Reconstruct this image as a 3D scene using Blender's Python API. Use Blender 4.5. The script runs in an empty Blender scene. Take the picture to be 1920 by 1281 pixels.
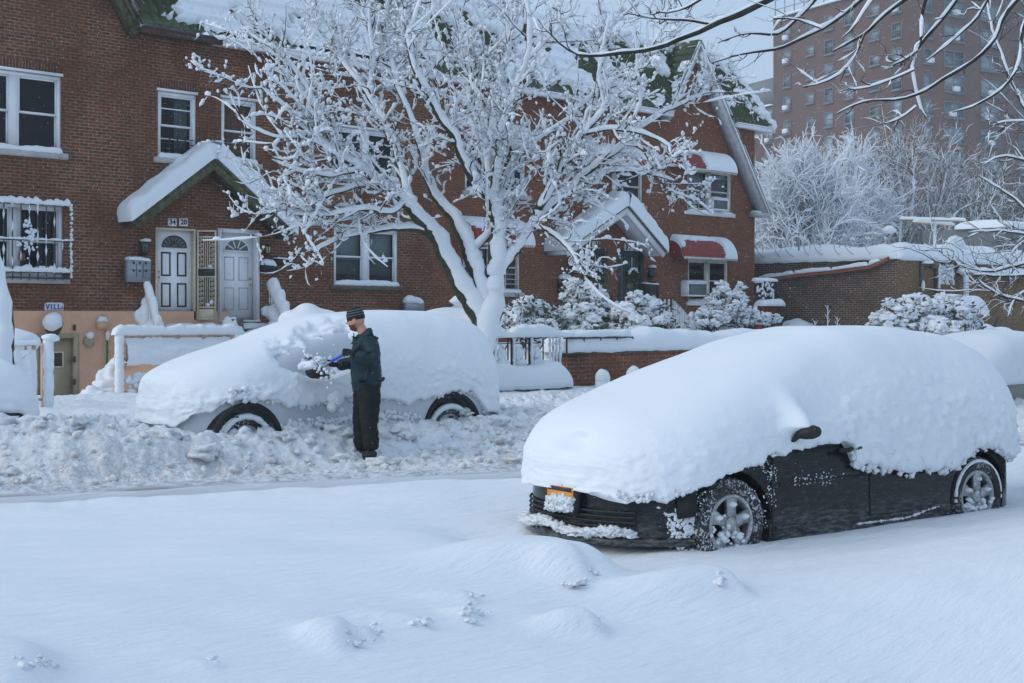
import bpy, bmesh, math, random
import numpy as np
from mathutils import Vector, Matrix
random.seed(7); rng = np.random.default_rng(7)
scn = bpy.context.scene; C = scn.collection
R = math.radians
# ---------------------------------------------------------------- camera, world, sun, exposure
CAMZ = 1.79
cam = bpy.data.cameras.new("camera"); camo = bpy.data.objects.new("camera", cam); C.objects.link(camo)
cam.lens = 50; cam.sensor_width = 36; cam.shift_y = -45.5/1920; cam.clip_start = .05; cam.clip_end = 3000
camo.location = (0, 0, CAMZ); camo.rotation_euler = (R(90), 0, R(-45)); scn.camera = camo
w = bpy.data.worlds.new("World"); scn.world = w; w.use_nodes = True
nt = w.node_tree; nt.nodes.clear()
wo = nt.nodes.new('ShaderNodeOutputWorld'); sky = nt.nodes.new('ShaderNodeTexSky'); sky.sky_type = 'NISHITA'
SUN = Vector((-.80, .34, .50)).normalized()
sky.sun_disc = False; sky.sun_elevation = math.asin(SUN.z); sky.sun_rotation = math.atan2(SUN.x, SUN.y)
sky.air_density = 1.0; sky.dust_density = 3.0
b1 = nt.nodes.new('ShaderNodeBackground'); b1.inputs[1].default_value = .06; nt.links.new(sky.outputs[0], b1.inputs[0])
b2 = nt.nodes.new('ShaderNodeBackground'); b2.inputs[1].default_value = 1.07
tc = nt.nodes.new('ShaderNodeTexCoord'); sp = nt.nodes.new('ShaderNodeSeparateXYZ'); cr = nt.nodes.new('ShaderNodeValToRGB')
nt.links.new(tc.outputs['Generated'], sp.inputs[0]); nt.links.new(sp.outputs[2], cr.inputs[0]); nt.links.new(cr.outputs[0], b2.inputs[0])
cr.color_ramp.elements[0].position = 0; cr.color_ramp.elements[0].color = (.455, .605, .80, 1)
cr.color_ramp.elements[1].position = .9; cr.color_ramp.elements[1].color = (.475, .64, .86, 1)
mx = nt.nodes.new('ShaderNodeMixShader'); mx.inputs[0].default_value = .88
nt.links.new(b1.outputs[0], mx.inputs[1]); nt.links.new(b2.outputs[0], mx.inputs[2]); nt.links.new(mx.outputs[0], wo.inputs[0])
sl = bpy.data.lights.new("sun", 'SUN'); sl.energy = 1.4; sl.angle = R(46); sl.color = (1, .975, .92)
so = bpy.data.objects.new("sun", sl); C.objects.link(so); so.location = (0, 0, 60)
so.rotation_euler = SUN.to_track_quat('Z', 'Y').to_euler()
scn.view_settings.view_transform = 'Standard'; scn.view_settings.look = 'None'
scn.view_settings.exposure = 0.0; scn.view_settings.gamma = 1
try:
    scn.cycles.use_denoising = True; scn.cycles.max_bounces = 5; scn.cycles.diffuse_bounces = 3; scn.cycles.glossy_bounces = 2
    scn.cycles.transmission_bounces = 2; scn.cycles.transparent_max_bounces = 8; scn.cycles.volume_bounces = 1
    scn.cycles.sample_clamp_indirect = 4; scn.cycles.volume_step_rate = 4; scn.cycles.volume_max_steps = 64
except Exception: pass

# ---------------------------------------------------------------- projection helpers (photo pixel -> metres)
S2 = math.sqrt(.5); FPX = 2666.7; HY = 595.0
def P(px, py, Z):
    X = (px-960)/FPX*Z
    return np.array([S2*(X+Z), S2*(Z-X), CAMZ+(HY-py)/FPX*Z])
def FU(px, V):
    k = (px-960)/FPX
    return V*(1+k)/(1-k)
def FZ(px, py, V):
    return CAMZ+(HY-py)/FPX*S2*(FU(px, V)+V)
FV = 29.0   # the facade plane
# ---------------------------------------------------------------- noise
_perm = rng.permutation(256); _perm = np.concatenate([_perm, _perm, _perm])
_g = rng.normal(size=(256, 3)); _g /= np.linalg.norm(_g, axis=1)[:, None]
def pn(x, y, z=0.0):
    x, y, z = np.broadcast_arrays(np.asarray(x, float), np.asarray(y, float), np.asarray(z, float))
    xi, yi, zi = np.floor(x).astype(int), np.floor(y).astype(int), np.floor(z).astype(int)
    xf, yf, zf = x-xi, y-yi, z-zi
    u, v, t = [a*a*a*(a*(a*6-15)+10) for a in (xf, yf, zf)]
    out = 0
    for dx in (0, 1):
        for dy in (0, 1):
            for dz in (0, 1):
                h = _perm[_perm[_perm[(xi+dx) & 255]+((yi+dy) & 255)]+((zi+dz) & 255)]
                g = _g[h & 255]
                d = g[..., 0]*(xf-dx)+g[..., 1]*(yf-dy)+g[..., 2]*(zf-dz)
                out = out+d*(u if dx else 1-u)*(v if dy else 1-v)*(t if dz else 1-t)
    return out*1.5
def fbm(x, y, z=0.0, o=4, l=2.1, g=.5):
    s = 0; a = 1
    for i in range(o):
        s = s+a*pn(x+i*13.7, y-i*7.3, z+i*3.1); x = x*l; y = y*l; z = np.asarray(z)*l; a *= g
    return s
def ss(a, b, x):
    t = np.clip((x-a)/(b-a), 0, 1); return t*t*(3-2*t)
# ---------------------------------------------------------------- mesh builder
WL = {}
def tag(o, label=None, cat=None, group=None, kind=None):
    if label: o['label'] = label
    if cat: o['category'] = cat
    if group: o['group'] = group
    if kind: o['kind'] = kind
    return o
def thing(name, loc, label, cat, group=None):
    o = bpy.data.objects.new(name, None); C.objects.link(o); o.location = loc; o.empty_display_size = .2
    WL[o] = np.array(loc, float)
    return tag(o, label, cat, group)
class MB:
    def __init__(s): s.v = []; s.n = 0; s.f = {}
    def add(s, verts, faces):
        verts = np.asarray(verts, float).reshape(-1, 3)
        if isinstance(faces, np.ndarray):
            s.f.setdefault(faces.shape[1], []).append(faces+s.n)
        else:
            for q in faces: s.f.setdefault(len(q), []).append(np.array([q])+s.n)
        s.v.append(verts); s.n += len(verts); return s
    def box(s, x0, x1, y0, y1, z0, z1, M=None):
        v = np.array([(x, y, z) for x in (x0, x1) for y in (y0, y1) for z in (z0, z1)], float)
        if M is not None: v = M(v)
        return s.add(v, np.array([(0, 1, 3, 2), (4, 6, 7, 5), (0, 4, 5, 1), (2, 3, 7, 6), (0, 2, 6, 4), (1, 5, 7, 3)]))
    def bar(s, a, b, w, h=None, up=(0, 0, 1)):
        a = np.array(a, float); b = np.array(b, float); h = h or w
        d = b-a; L = np.linalg.norm(d); d /= L; up = np.array(up, float)
        if abs(d@up) > .95: up = np.array([0, 1., 0])
        e = np.cross(d, up); e /= np.linalg.norm(e); g = np.cross(e, d)
        return s.box(0, L, -w/2, w/2, -h/2, h/2, lambda v: a+v[:, :1]*d+v[:, 1:2]*e+v[:, 2:]*g)
    def grid(s, G, closed_u=False, closed_v=False):
        n, m = G.shape[:2]; I = np.arange(n*m).reshape(n, m)
        if closed_u: I = np.vstack([I, I[:1]])
        if closed_v: I = np.hstack([I, I[:, :1]])
        q = np.stack([I[:-1, :-1], I[1:, :-1], I[1:, 1:], I[:-1, 1:]], -1).reshape(-1, 4)
        return s.add(G.reshape(-1, 3), q)
    def tube(s, pts, r, sides=6, cap=True):
        pts = np.asarray(pts, float); n = len(pts); r = np.broadcast_to(np.asarray(r, float), (n,))
        d = np.gradient(pts, axis=0); d /= np.linalg.norm(d, axis=1)[:, None]+1e-9
        up = np.array([0, 0, 1.]) if abs(d[:, 2]).mean() < .8 else np.array([1., .3, 0])
        e = np.cross(d, up); e /= np.linalg.norm(e, axis=1)[:, None]+1e-9; g = np.cross(e, d)
        a = np.linspace(0, 2*np.pi, sides, endpoint=False)
        G = pts[:, None]+r[:, None, None]*(np.cos(a)[None, :, None]*e[:, None]+np.sin(a)[None, :, None]*g[:, None])
        b0 = s.n; s.grid(G, closed_v=True)
        if cap:
            s.f.setdefault(sides, []).append(np.array([list(range(sides))[::-1]])+b0)
            s.f.setdefault(sides, []).append(np.array([list(range(sides))])+b0+(n-1)*sides)
        return s
    def prism(s, poly, d0, d1, M):   # poly in local (a,b), extruded along c from d0 to d1; M maps (a,b,c) -> world
        n = len(poly); v = np.array([(a, b, c) for c in (d0, d1) for a, b in poly], float)
        fs = [tuple(range(n))[::-1], tuple(range(n, 2*n))]+[(i, (i+1) % n, n+(i+1) % n, n+i) for i in range(n)]
        return s.add(M(v), fs)
    def lathe(s, prof, ctr, axis, seg=24, closed=False):   # prof: (radius, along axis)
        axis = np.array(axis, float); axis /= np.linalg.norm(axis)
        t = np.array([0, 0, 1.]) if abs(axis[2]) < .9 else np.array([1., 0, 0])
        e = np.cross(axis, t); e /= np.linalg.norm(e); g = np.cross(axis, e)
        a = np.linspace(0, 2*np.pi, seg, endpoint=False); prof = np.array(prof, float)
        G = np.array(ctr)+prof[:, None, 1:2]*axis+prof[:, None, :1]*(np.cos(a)[None, :, None]*e+np.sin(a)[None, :, None]*g)
        return s.grid(G, closed_v=True, closed_u=closed)
    def build(s, name, mat, parent=None, smooth=False, origin=None, link=True):
        V = np.concatenate(s.v) if s.v else np.zeros((0, 3))
        if origin is None:
            origin = WL[parent] if parent is not None else np.array([(V[:, 0].min()+V[:, 0].max())/2, (V[:, 1].min()+V[:, 1].max())/2, V[:, 2].min()])
        origin = np.array(origin, float)
        me = bpy.data.meshes.new(name); me.vertices.add(len(V)); me.vertices.foreach_set('co', (V-origin).astype(np.float32).ravel())
        loops = []; st = []; pos = 0
        for k, L in s.f.items():
            A = np.concatenate(L); loops.append(A.ravel()); st.append(pos+np.arange(len(A))*k); pos += A.size
        loops = np.concatenate(loops); st = np.concatenate(st)
        me.loops.add(len(loops)); me.loops.foreach_set('vertex_index', loops.astype(np.int32))
        me.polygons.add(len(st)); me.polygons.foreach_set('loop_start', st.astype(np.int32))
        me.update(calc_edges=True)
        if smooth: me.polygons.foreach_set('use_smooth', np.ones(len(st), bool))
        me.materials.append(mat)
        o = bpy.data.objects.new(name, me)
        if link: C.objects.link(o)
        WL[o] = origin
        if parent is not None: o.parent = parent; o.location = origin-WL[parent]
        else: o.location = origin
        return o
def meshobj(name, me, mat, parent=None, smooth=True, origin=(0, 0, 0)):
    me.materials.clear(); me.materials.append(mat); o = bpy.data.objects.new(name, me); C.objects.link(o)
    if smooth: me.polygons.foreach_set('use_smooth', np.ones(len(me.polygons), bool))
    V = Vector(origin)
    if parent is not None:
        po = Vector(WL[parent]); me.transform(Matrix.Translation(-po)); o.parent = parent; WL[o] = np.array(po)
    else:
        me.transform(Matrix.Translation(-V)); o.location = V; WL[o] = np.array(V)
    return o
_ICO = {}
def ico(n):
    if n not in _ICO:
        bm = bmesh.new(); bmesh.ops.create_icosphere(bm, subdivisions=n, radius=1)
        _ICO[n] = (np.array([v.co[:] for v in bm.verts]), np.array([[v.index for v in f.verts] for f in bm.faces])); bm.free()
    return _ICO[n]
def blobs(mb, ctr, rad, sub=2, amp=.25, fr=1.3, flat=None, rot=False):
    """many lumpy balls: ctr (n,3), rad (n,) or (n,3)"""
    ctr = np.atleast_2d(ctr); n = len(ctr); rad = np.asarray(rad, float)
    rad = np.broadcast_to(rad[:, None] if rad.ndim == 1 else rad, (n, 3)) if rad.ndim else np.full((n, 3), float(rad))
    v, f = ico(sub); N = pn(v[None, :, 0]*fr+ctr[:, None, 0]*3.1+np.arange(n)[:, None]*.7, v[None, :, 1]*fr+ctr[:, None, 1]*3.3, v[None, :, 2]*fr+ctr[:, None, 2]*2.9)
    G = v[None]*(1+amp*N[..., None])*rad[:, None]
    if flat is not None: G[..., 2] = np.where(G[..., 2] < 0, G[..., 2]*flat, G[..., 2])
    if rot:
        a = rng.uniform(0, 6.28, n)[:, None]; c, s_ = np.cos(a), np.sin(a); x = G[..., 0]*c-G[..., 1]*s_; G[..., 1] = G[..., 0]*s_+G[..., 1]*c; G[..., 0] = x
    G = G+ctr[:, None]
    mb.add(G.reshape(-1, 3), (f[None]+np.arange(n)[:, None, None]*len(v)).reshape(-1, 3)); return mb
def drift(mb, a, b, w, h, step=.06, amp=.2, fr=3.0, side=None, drop=0.0, seed=0, n=11, ends=True):
    """a bar of lying snow from a to b, w wide, h high with a rounded lumpy top; drop: the rim hangs below the ledge"""
    a = np.array(a, float); b = np.array(b, float); L = np.linalg.norm(b-a); m = max(4, int(L/step)+1)
    t = np.linspace(0, 1, m); d = (b-a)/L
    e = np.array(side, float) if side is not None else np.cross(d, [0, 0, 1.]); e /= np.linalg.norm(e); g = np.cross(e, d)
    if g[2] < 0: g = -g
    th = np.linspace(0, np.pi, n); cy = np.sign(np.cos(th))*np.abs(np.cos(th))**.7; cz = np.sin(th)**.8
    endr = np.ones(m)
    if ends:
        q = np.minimum(t, 1-t)*L/max(1e-6, min(h, L/3)); endr = np.sqrt(1-np.clip(1-q, 0, 1)**2)*.9+.1
    ctr = a+t[:, None]*(b-a)
    hh = (h*(1+amp*fbm(ctr[:, 0]*fr+seed, ctr[:, 1]*fr, ctr[:, 2]*fr, 3)))[:, None]*endr[:, None]*cz[None]-drop*(1-cz[None])*(1+.7*pn(ctr[:, 0]*fr*4, ctr[:, 1]*fr*4, seed)[:, None])
    ww = (w/2*(1+.35*amp*pn(ctr[:, 0]*fr*1.3+9, ctr[:, 1]*fr*1.3, ctr[:, 2]*fr+seed)))[:, None]*(.6+.4*endr[:, None])*cy[None]
    G = ctr[:, None]+ww[..., None]*e+hh[..., None]*g
    N = pn(G[..., 0]*fr*4, G[..., 1]*fr*4, G[..., 2]*fr*4+seed)*amp*.22*h; G = G+N[..., None]*g
    b0 = mb.n; mb.grid(G)
    I = b0+np.arange(m*n).reshape(m, n)
    mb.f.setdefault(4, []).append(np.stack([I[:-1, 0], I[:-1, -1], I[1:, -1], I[1:, 0]], -1))
    mb.f.setdefault(n, []).append(I[:1]); mb.f.setdefault(n, []).append(I[-1:, ::-1]); return mb
# ---------------------------------------------------------------- materials
class NT:
    def __init__(s, name):
        s.m = bpy.data.materials.new(name); s.m.use_nodes = True; s.t = s.m.node_tree; s.t.nodes.clear()
        s.out = s.n('ShaderNodeOutputMaterial'); s.pos = s.n('ShaderNodeNewGeometry').outputs['Position']
    def n(s, ty, **k):
        o = s.t.nodes.new(ty)
        for a, b in k.items(): setattr(o, a, b)
        return o
    def l(s, a, b): s.t.links.new(a, b)
    def noise(s, scale, det=3, rough=.5, vec=None, dist=0):
        o = s.n('ShaderNodeTexNoise'); o.inputs['Scale'].default_value = scale; o.inputs['Detail'].default_value = det
        o.inputs['Roughness'].default_value = rough; o.inputs['Distortion'].default_value = dist; s.l(vec or s.pos, o.inputs['Vector']); return o.outputs[0]
    def mapping(s, sc=(1, 1, 1), rot=(0, 0, 0), loc=(0, 0, 0), vec=None):
        o = s.n('ShaderNodeMapping'); o.inputs['Scale'].default_value = sc; o.inputs['Rotation'].default_value = rot; o.inputs['Location'].default_value = loc
        s.l(vec or s.pos, o.inputs['Vector']); return o.outputs[0]
    def ramp(s, fac, a, b, ca=(0, 0, 0), cb=(1, 1, 1)):
        o = s.n('ShaderNodeValToRGB'); s.l(fac, o.inputs[0]); e = o.color_ramp.elements
        e[0].position = a; e[1].position = b; e[0].color = (*ca, 1); e[1].color = (*cb, 1); return o.outputs[0]
    def mix(s, fac, a, b, mode='MIX'):
        o = s.n('ShaderNodeMix'); o.data_type = 'RGBA'; o.blend_type = mode
        for i, x in ((0, fac), (6, a), (7, b)):
            if hasattr(x, 'is_linked'): s.l(x, o.inputs[i])
            else: o.inputs[i].default_value = x if i == 0 else (*x, 1)
        return o.outputs[2]
    def math(s, op, a, b=0.0):
        o = s.n('ShaderNodeMath'); o.operation = op
        for i, x in ((0, a), (1, b)):
            if hasattr(x, 'is_linked'): s.l(x, o.inputs[i])
            else: o.inputs[i].default_value = x
        return o.outputs[0]
    def bump(s, h, strength=.3, dist=.02, nrm=None):
        o = s.n('ShaderNodeBump'); o.inputs['Strength'].default_value = strength; o.inputs['Distance'].default_value = dist
        s.l(h, o.inputs['Height'])
        if nrm is not None: s.l(nrm, o.inputs['Normal'])
        return o.outputs[0]
    def fin(s, col, rough=.6, metal=0, nrm=None, spec=.5, coat=0, **kw):
        o = s.n('ShaderNodeBsdfPrincipled')
        if hasattr(col, 'is_linked'): s.l(col, o.inputs['Base Color'])
        else: o.inputs['Base Color'].default_value = (*col, 1)
        if hasattr(rough, 'is_linked'): s.l(rough, o.inputs['Roughness'])
        else: o.inputs['Roughness'].default_value = rough
        o.inputs['Metallic'].default_value = metal; o.inputs['Specular IOR Level'].default_value = spec; o.inputs['Coat Weight'].default_value = coat
        if nrm is not None: s.l(nrm, o.inputs['Normal'])
        s.l(o.outputs[0], s.out.inputs[0]); return s.m
M = {}
def plain(name, col, rough=.6, metal=0, var=.25, sc=6, spec=.4, coat=0, bump=.15):
    t = NT(name); n = t.noise(sc, 4, .6); c = t.mix(t.ramp(n, .3, .7), tuple(x*(1-var) for x in col), tuple(min(1, x*(1+var*.6)) for x in col))
    M[name] = t.fin(c, rough, metal, t.bump(t.noise(sc*9, 3), bump, .01), spec, coat); return M[name]
SNOWC = (.86, .885, .92)
def mk_snow(name, bump=.35, fine=22, broad=2.5, dist=.012):
    t = NT(name); c = t.mix(t.noise(broad, 3), (.765, .80, .845), (.82, .845, .875))
    n1 = t.bump(t.noise(fine, 5, .6), bump, dist); M[name] = t.fin(c, .65, 0, n1, .25); return M[name]
mk_snow('snow'); mk_snow('snow_soft', .22, 9, 1.2, .012); mk_snow('snow_car', .5, 26, 1.2, .006); mk_snow('snow_rough', .7, 30, 3, .02)
# smooth drift snow with wind ripples
t = NT('snow_field'); v = t.mapping((1.2, 7, 3), (0, 0, R(38))); rip = t.noise(2.2, 5, .62, v)
n = t.bump(rip, .5, .05); n = t.bump(t.noise(60, 3, .6), .25, .006, n); c = t.mix(t.noise(1.1, 3), (.765, .80, .845), (.815, .84, .875)); M['snow_field'] = t.fin(c, .6, 0, n, .25)
# churned bank: brown grit in the hollows
def churn(name, lo, hi, dirt, amt=1):
    t = NT(name); g = t.noise(9, 6, .7); g2 = t.noise(1.3, 3, .5)
    f = t.math('MULTIPLY', t.ramp(g, lo, hi), t.ramp(g2, .40, .58)); f = t.math('MULTIPLY', f, amt)
    sx = t.n('ShaderNodeSeparateXYZ'); t.l(t.mapping((1, 1, 1), (0, 0, R(20))), sx.inputs[0]); edge = t.ramp(t.math('DIVIDE', t.math('SUBTRACT', sx.outputs[1], 14.0), 2.0), .1, .75, (1, 1, 1), (0, 0, 0)); e2 = t.math('MULTIPLY', edge, t.math('MULTIPLY', t.ramp(t.noise(22, 5, .7), .44, .60), .8)); f = t.math('MULTIPLY', t.math('MAXIMUM', f, e2), t.ramp(t.math('DIVIDE', sx.outputs[1], 30.0), .58, .70, (1, 1, 1), (0, 0, 0)))
    c = t.mix(f, (.79, .82, .855), dirt); n = t.bump(t.noise(14, 6, .7), .8, .03); M[name] = t.fin(c, .7, 0, n, .25)
churn('snow_bank', .47, .60, (.42, .36, .30), .55)
# packed snow road with tyre tracks that run along the street
t = NT('road'); v = t.mapping((.35, 9, 1), (0, 0, R(20))); st = t.noise(1.6, 6, .7, v, .3)
sepx = t.n('ShaderNodeSeparateXYZ'); t.l(t.mapping((1, 1, 1), (0, 0, R(20))), sepx.inputs[0]); tt = sepx.outputs[1]
def band(c0, wd, soft):
    d = t.math('ABSOLUTE', t.math('SUBTRACT', t.math('ADD', tt, t.math('MULTIPLY', t.math('SUBTRACT', t.noise(.5, 2), .5), .35)), c0))
    return t.ramp(t.math('DIVIDE', d, 1.0), max(0, wd-soft), wd+soft, (1, 1, 1), (0, 0, 0))
bd = t.math('MAXIMUM', band(13.93, .13, .06), t.math('MULTIPLY', band(13.3, .35, .25), .4)); bd = t.math('MAXIMUM', bd, t.math('MULTIPLY', band(14.15, .3, .25), t.ramp(t.noise(12, 5, .7), .42, .68)))
c = t.mix(t.ramp(st, .45, .75), (.70, .74, .79), (.55, .56, .58)); c = t.mix(t.math('MULTIPLY', bd, .95), c, (.26, .235, .225))
M['road'] = t.fin(c, .55, 0, t.bump(st, .6, .03), .3)
def brick(name, c1, c2, mort, axis='x', dark=.55, bw=.215, rh=.0725, ms=.011, light=None):
    t = NT(name); s_ = t.n('ShaderNodeSeparateXYZ'); t.l(t.pos, s_.inputs[0]); cb = t.n('ShaderNodeCombineXYZ')
    t.l(s_.outputs[0 if axis == 'x' else 1], cb.inputs[0]); t.l(s_.outputs[2], cb.inputs[1])
    b = t.n('ShaderNodeTexBrick'); b.inputs['Scale'].default_value = 1; b.inputs['Brick Width'].default_value = bw; b.inputs['Row Height'].default_value = rh
    b.inputs['Mortar Size'].default_value = ms; b.inputs['Mortar Smooth'].default_value = .35; b.inputs['Bias'].default_value = 0
    b.inputs['Color1'].default_value = (*c1, 1); b.inputs['Color2'].default_value = (*c2, 1); b.inputs['Mortar'].default_value = (*mort, 1)
    t.l(cb.outputs[0], b.inputs['Vector'])
    big = t.noise(.55, 6, .72, None, .6); c = t.mix(t.ramp(big, .42, .60), b.outputs[0], tuple(x*dark for x in (c1[0], c1[1]*1.2, c1[2]*1.3)))
    c = t.mix(.75, b.outputs[0], c)
    fine = t.noise(14, 3); c = t.mix(t.ramp(fine, .3, .75, (.55, .55, .55), (1.25, 1.25, 1.25)), (0, 0, 0), c)
    if light: c = t.mix(t.math('MULTIPLY', t.ramp(t.noise(1.7, 4, .7), .6, .75), .4), c, light)
    n = t.bump(t.math('SUBTRACT', 1.0, b.outputs['Fac']), .5, .01); M[name] = t.fin(c, .85, 0, n, .2)
brick('brick', (.245, .080, .036), (.115, .050, .029), (.29, .21, .15), ms=.0125)
brick('brick_side', (.19, .075, .045), (.11, .05, .035), (.25, .19, .15), 'y')
brick('brick_right', (.27, .092, .045), (.18, .066, .036), (.25, .14, .10), dark=.72)
brick('brick_yard', (.27, .098, .055), (.14, .066, .045), (.32, .24, .19), dark=.6, rh=.085, bw=.24)
brick('brick_dark', (.14, .085, .055), (.07, .05, .042), (.34, .26, .2), 'y', .7, ms=.013)
brick('brick_tan', (.31, .17, .085), (.21, .115, .06), (.17, .105, .07), 'x', .65, light=(.45, .38, .33), rh=.085)
brick('soldier', (.22, .072, .04), (.13, .052, .036), (.29, .21, .165), bw=.0725, rh=5.0, ms=.011)
plain('stucco', (.72, .42, .27), .85, var=.10, sc=3, bump=.4); plain('peach', (.68, .46, .34), .7, var=.15)
plain('white_paint', (.80, .80, .82), .45, var=.08, sc=3, bump=.05); plain('white_door', (.88, .88, .90), .4, var=.09, sc=2.5, bump=.04)
plain('sill', (.50, .48, .47), .85, var=.2, sc=8); plain('dark_sill', (.13, .12, .10), .9, var=.4, sc=9)
plain('old_paint', (.46, .45, .46), .7, var=.25, sc=7); plain('beige_paint', (.42, .34, .22), .6, var=.18, sc=4); plain('gate_paint', (.70, .60, .45), .6, var=.12)
plain('olive_wood', (.10, .105, .06), .85, var=.55, sc=7); plain('brown_wood', (.075, .05, .038), .85, var=.3, sc=5)
plain('black_metal', (.018, .02, .022), .45, var=.3, sc=20); plain('dark_green_metal', (.03, .042, .04), .45, var=.3, sc=20); plain('grey_metal', (.33, .36, .40), .45, .3, var=.15)
plain('rubber', (.016, .017, .018), .8, var=.3, sc=30, bump=.3); plain('black_plastic', (.014, .015, .016), .55, var=.3, sc=20)
plain('bark', (.045, .042, .034), .95, var=.6, sc=14, bump=1.0); plain('twig_bark', (.045, .038, .032), .9, var=.4, sc=20)
plain('moss_bark', (.052, .055, .030), .95, var=.6, sc=12, bump=1.0)
plain('awning_red', (.27, .035, .028), .5, var=.25, sc=6); plain('cream', (.66, .62, .56), .6, var=.15)
plain('concrete', (.20, .20, .16), .9, var=.25, sc=5, bump=.5); plain('orange_curtain', (.40, .15, .055), .8, var=.4, sc=9)
plain('grey_curtain', (.24, .28, .28), .9, var=.3, sc=6); plain('blind', (.46, .50, .55), .8, var=.05, sc=3); plain('shade_grey', (.16, .19, .20), .8, var=.15, sc=4)
plain('dark_room_back', (.018, .02, .02), .9, var=.5, sc=2); plain('zip', (.05, .055, .06), .5)
plain('skin', (.60, .29, .22), .55, var=.08, sc=9, bump=.05); plain('beard', (.17, .075, .04), .9, var=.4, sc=60, bump=.8); plain('glove', (.012, .013, .016), .75, var=.3, sc=25, bump=.5)
plain('boot', (.022, .024, .024), .8, var=.3, sc=20); plain('blue_plastic', (.01, .12, .62), .4, var=.1); plain('hose', (.02, .16, .035), .5, var=.2)
plain('brass', (.55, .38, .12), .35, .8, var=.1); plain('yellow_glass', (.52, .40, .14), .4, var=.2); plain('wreath', (.045, .065, .02), .9, var=.5, sc=25)
plain('leaf', (.07, .075, .038), .8, var=.5, sc=20); plain('pipe_orange', (.34, .12, .075), .7, var=.25); plain('number_black', (.02, .02, .02), .6); plain('villa_blue', (.05, .13, .42), .5)
plain('plate_orange', (.78, .30, .03), .45, var=.1); plain('plate_blue', (.03, .03, .06), .45); plain('silver_paint', (.52, .55, .60), .35, .2, var=.04, sc=2, bump=.02)
plain('grey_bumper', (.24, .23, .21), .5, var=.1); plain('mint_tarp', (.30, .38, .34), .7); plain('tower_roof', (.17, .18, .19), .9, var=.1)
plain('lamp_glass', (.10, .115, .12), .3, var=.3); plain('stripe_grey', (.13, .14, .15), .9, var=.2, sc=40); plain('hat_black', (.022, .022, .024), .95, var=.3, sc=60, bump=.8)
# snow-dusted rubber and rim, dark car paint with stuck flakes
def dusty(name, col, rough, metal, lo, hi, sc=55, coat=0, amt=1.0, spec=.5):
    t = NT(name); f = t.math('MULTIPLY', t.ramp(t.noise(sc, 3, .65), lo, hi), t.ramp(t.noise(3.1, 3), .38, .62)); f = t.math('MULTIPLY', f, amt)
    M[name] = t.fin(t.mix(f, col, (.8, .83, .87)), rough, metal, t.bump(t.noise(sc, 3), .15, .004), spec, coat)
dusty('jacket', (.013, .034, .044), .6, 0, .66, .80, 70, 0, .3, .2); dusty('trousers', (.013, .016, .015), .7, 0, .66, .80, 70, 0, .3, .15); dusty('tyre_snowy', (.017, .018, .02), .8, 0, .50, .66, 48); dusty('rim', (.34, .345, .35), .42, .55, .48, .70, 34); t = NT('car_paint'); sz = t.n('ShaderNodeSeparateXYZ'); t.l(t.pos, sz.inputs[0]); lowf = t.ramp(sz.outputs[2], .18, .46, (1, 1, 1), (0, 0, 0)); st_ = t.noise(7, 6, .75, t.mapping((1.2, 1.2, 5)))
f = t.math('MAXIMUM', t.math('MULTIPLY', t.ramp(t.noise(60, 3, .65), .70, .76), .6), t.math('MULTIPLY', t.math('MULTIPLY', lowf, t.ramp(st_, .42, .75)), .30)); f = t.math('MAXIMUM', f, t.math('MULTIPLY', t.ramp(st_, .5, .8), .06))
M['car_paint'] = t.fin(t.mix(f, (.006, .0085, .009), (.75, .78, .82)), t.ramp(st_, .3, .8, (.10, .10, .10), (.42, .42, .42)), 0, t.bump(t.noise(3, 3), .15, .01), .30)
# roof tiles
t = NT('green_tile'); c = t.mix(t.ramp(t.noise(1.6, 4, .6), .35, .65), (.038, .055, .022), (.075, .10, .036)); c = t.mix(t.ramp(t.noise(9, 4, .7), .5, .75), c, (.035, .05, .035))
M['green_tile'] = t.fin(c, .6, 0, t.bump(t.noise(20, 3), .4, .02), .35)
# glass: thin clear pane that reflects the sky
t = NT('glass'); tr = t.n('ShaderNodeBsdfTransparent'); tr.inputs[0].default_value = (.62, .68, .68, 1); gl = t.n('ShaderNodeBsdfGlossy'); gl.inputs['Roughness'].default_value = .03; gl.inputs[0].default_value = (.85, .9, .95, 1)
fr = t.n('ShaderNodeFresnel'); fr.inputs[0].default_value = 1.35; mxs = t.n('ShaderNodeMixShader'); t.l(fr.outputs[0], mxs.inputs[0]); t.l(tr.outputs[0], mxs.inputs[1]); t.l(gl.outputs[0], mxs.inputs[2]); t.l(mxs.outputs[0], t.out.inputs[0]); M['glass'] = t.m
t = NT('tower_glass'); M['tower_glass'] = t.fin(t.mix(t.ramp(t.noise(.35, 2), .4, .6), (.05, .065, .08), (.22, .27, .31)), .25)
t = NT('tower_brick'); s_ = t.noise(.06, 5, .6); M['tower_brick'] = t.fin(t.mix(t.ramp(t.noise(1.2, 4, .7), .35, .65), t.mix(s_, (.115, .068, .056), (.15, .08, .062)), (.10, .06, .05)), .9)
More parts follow.
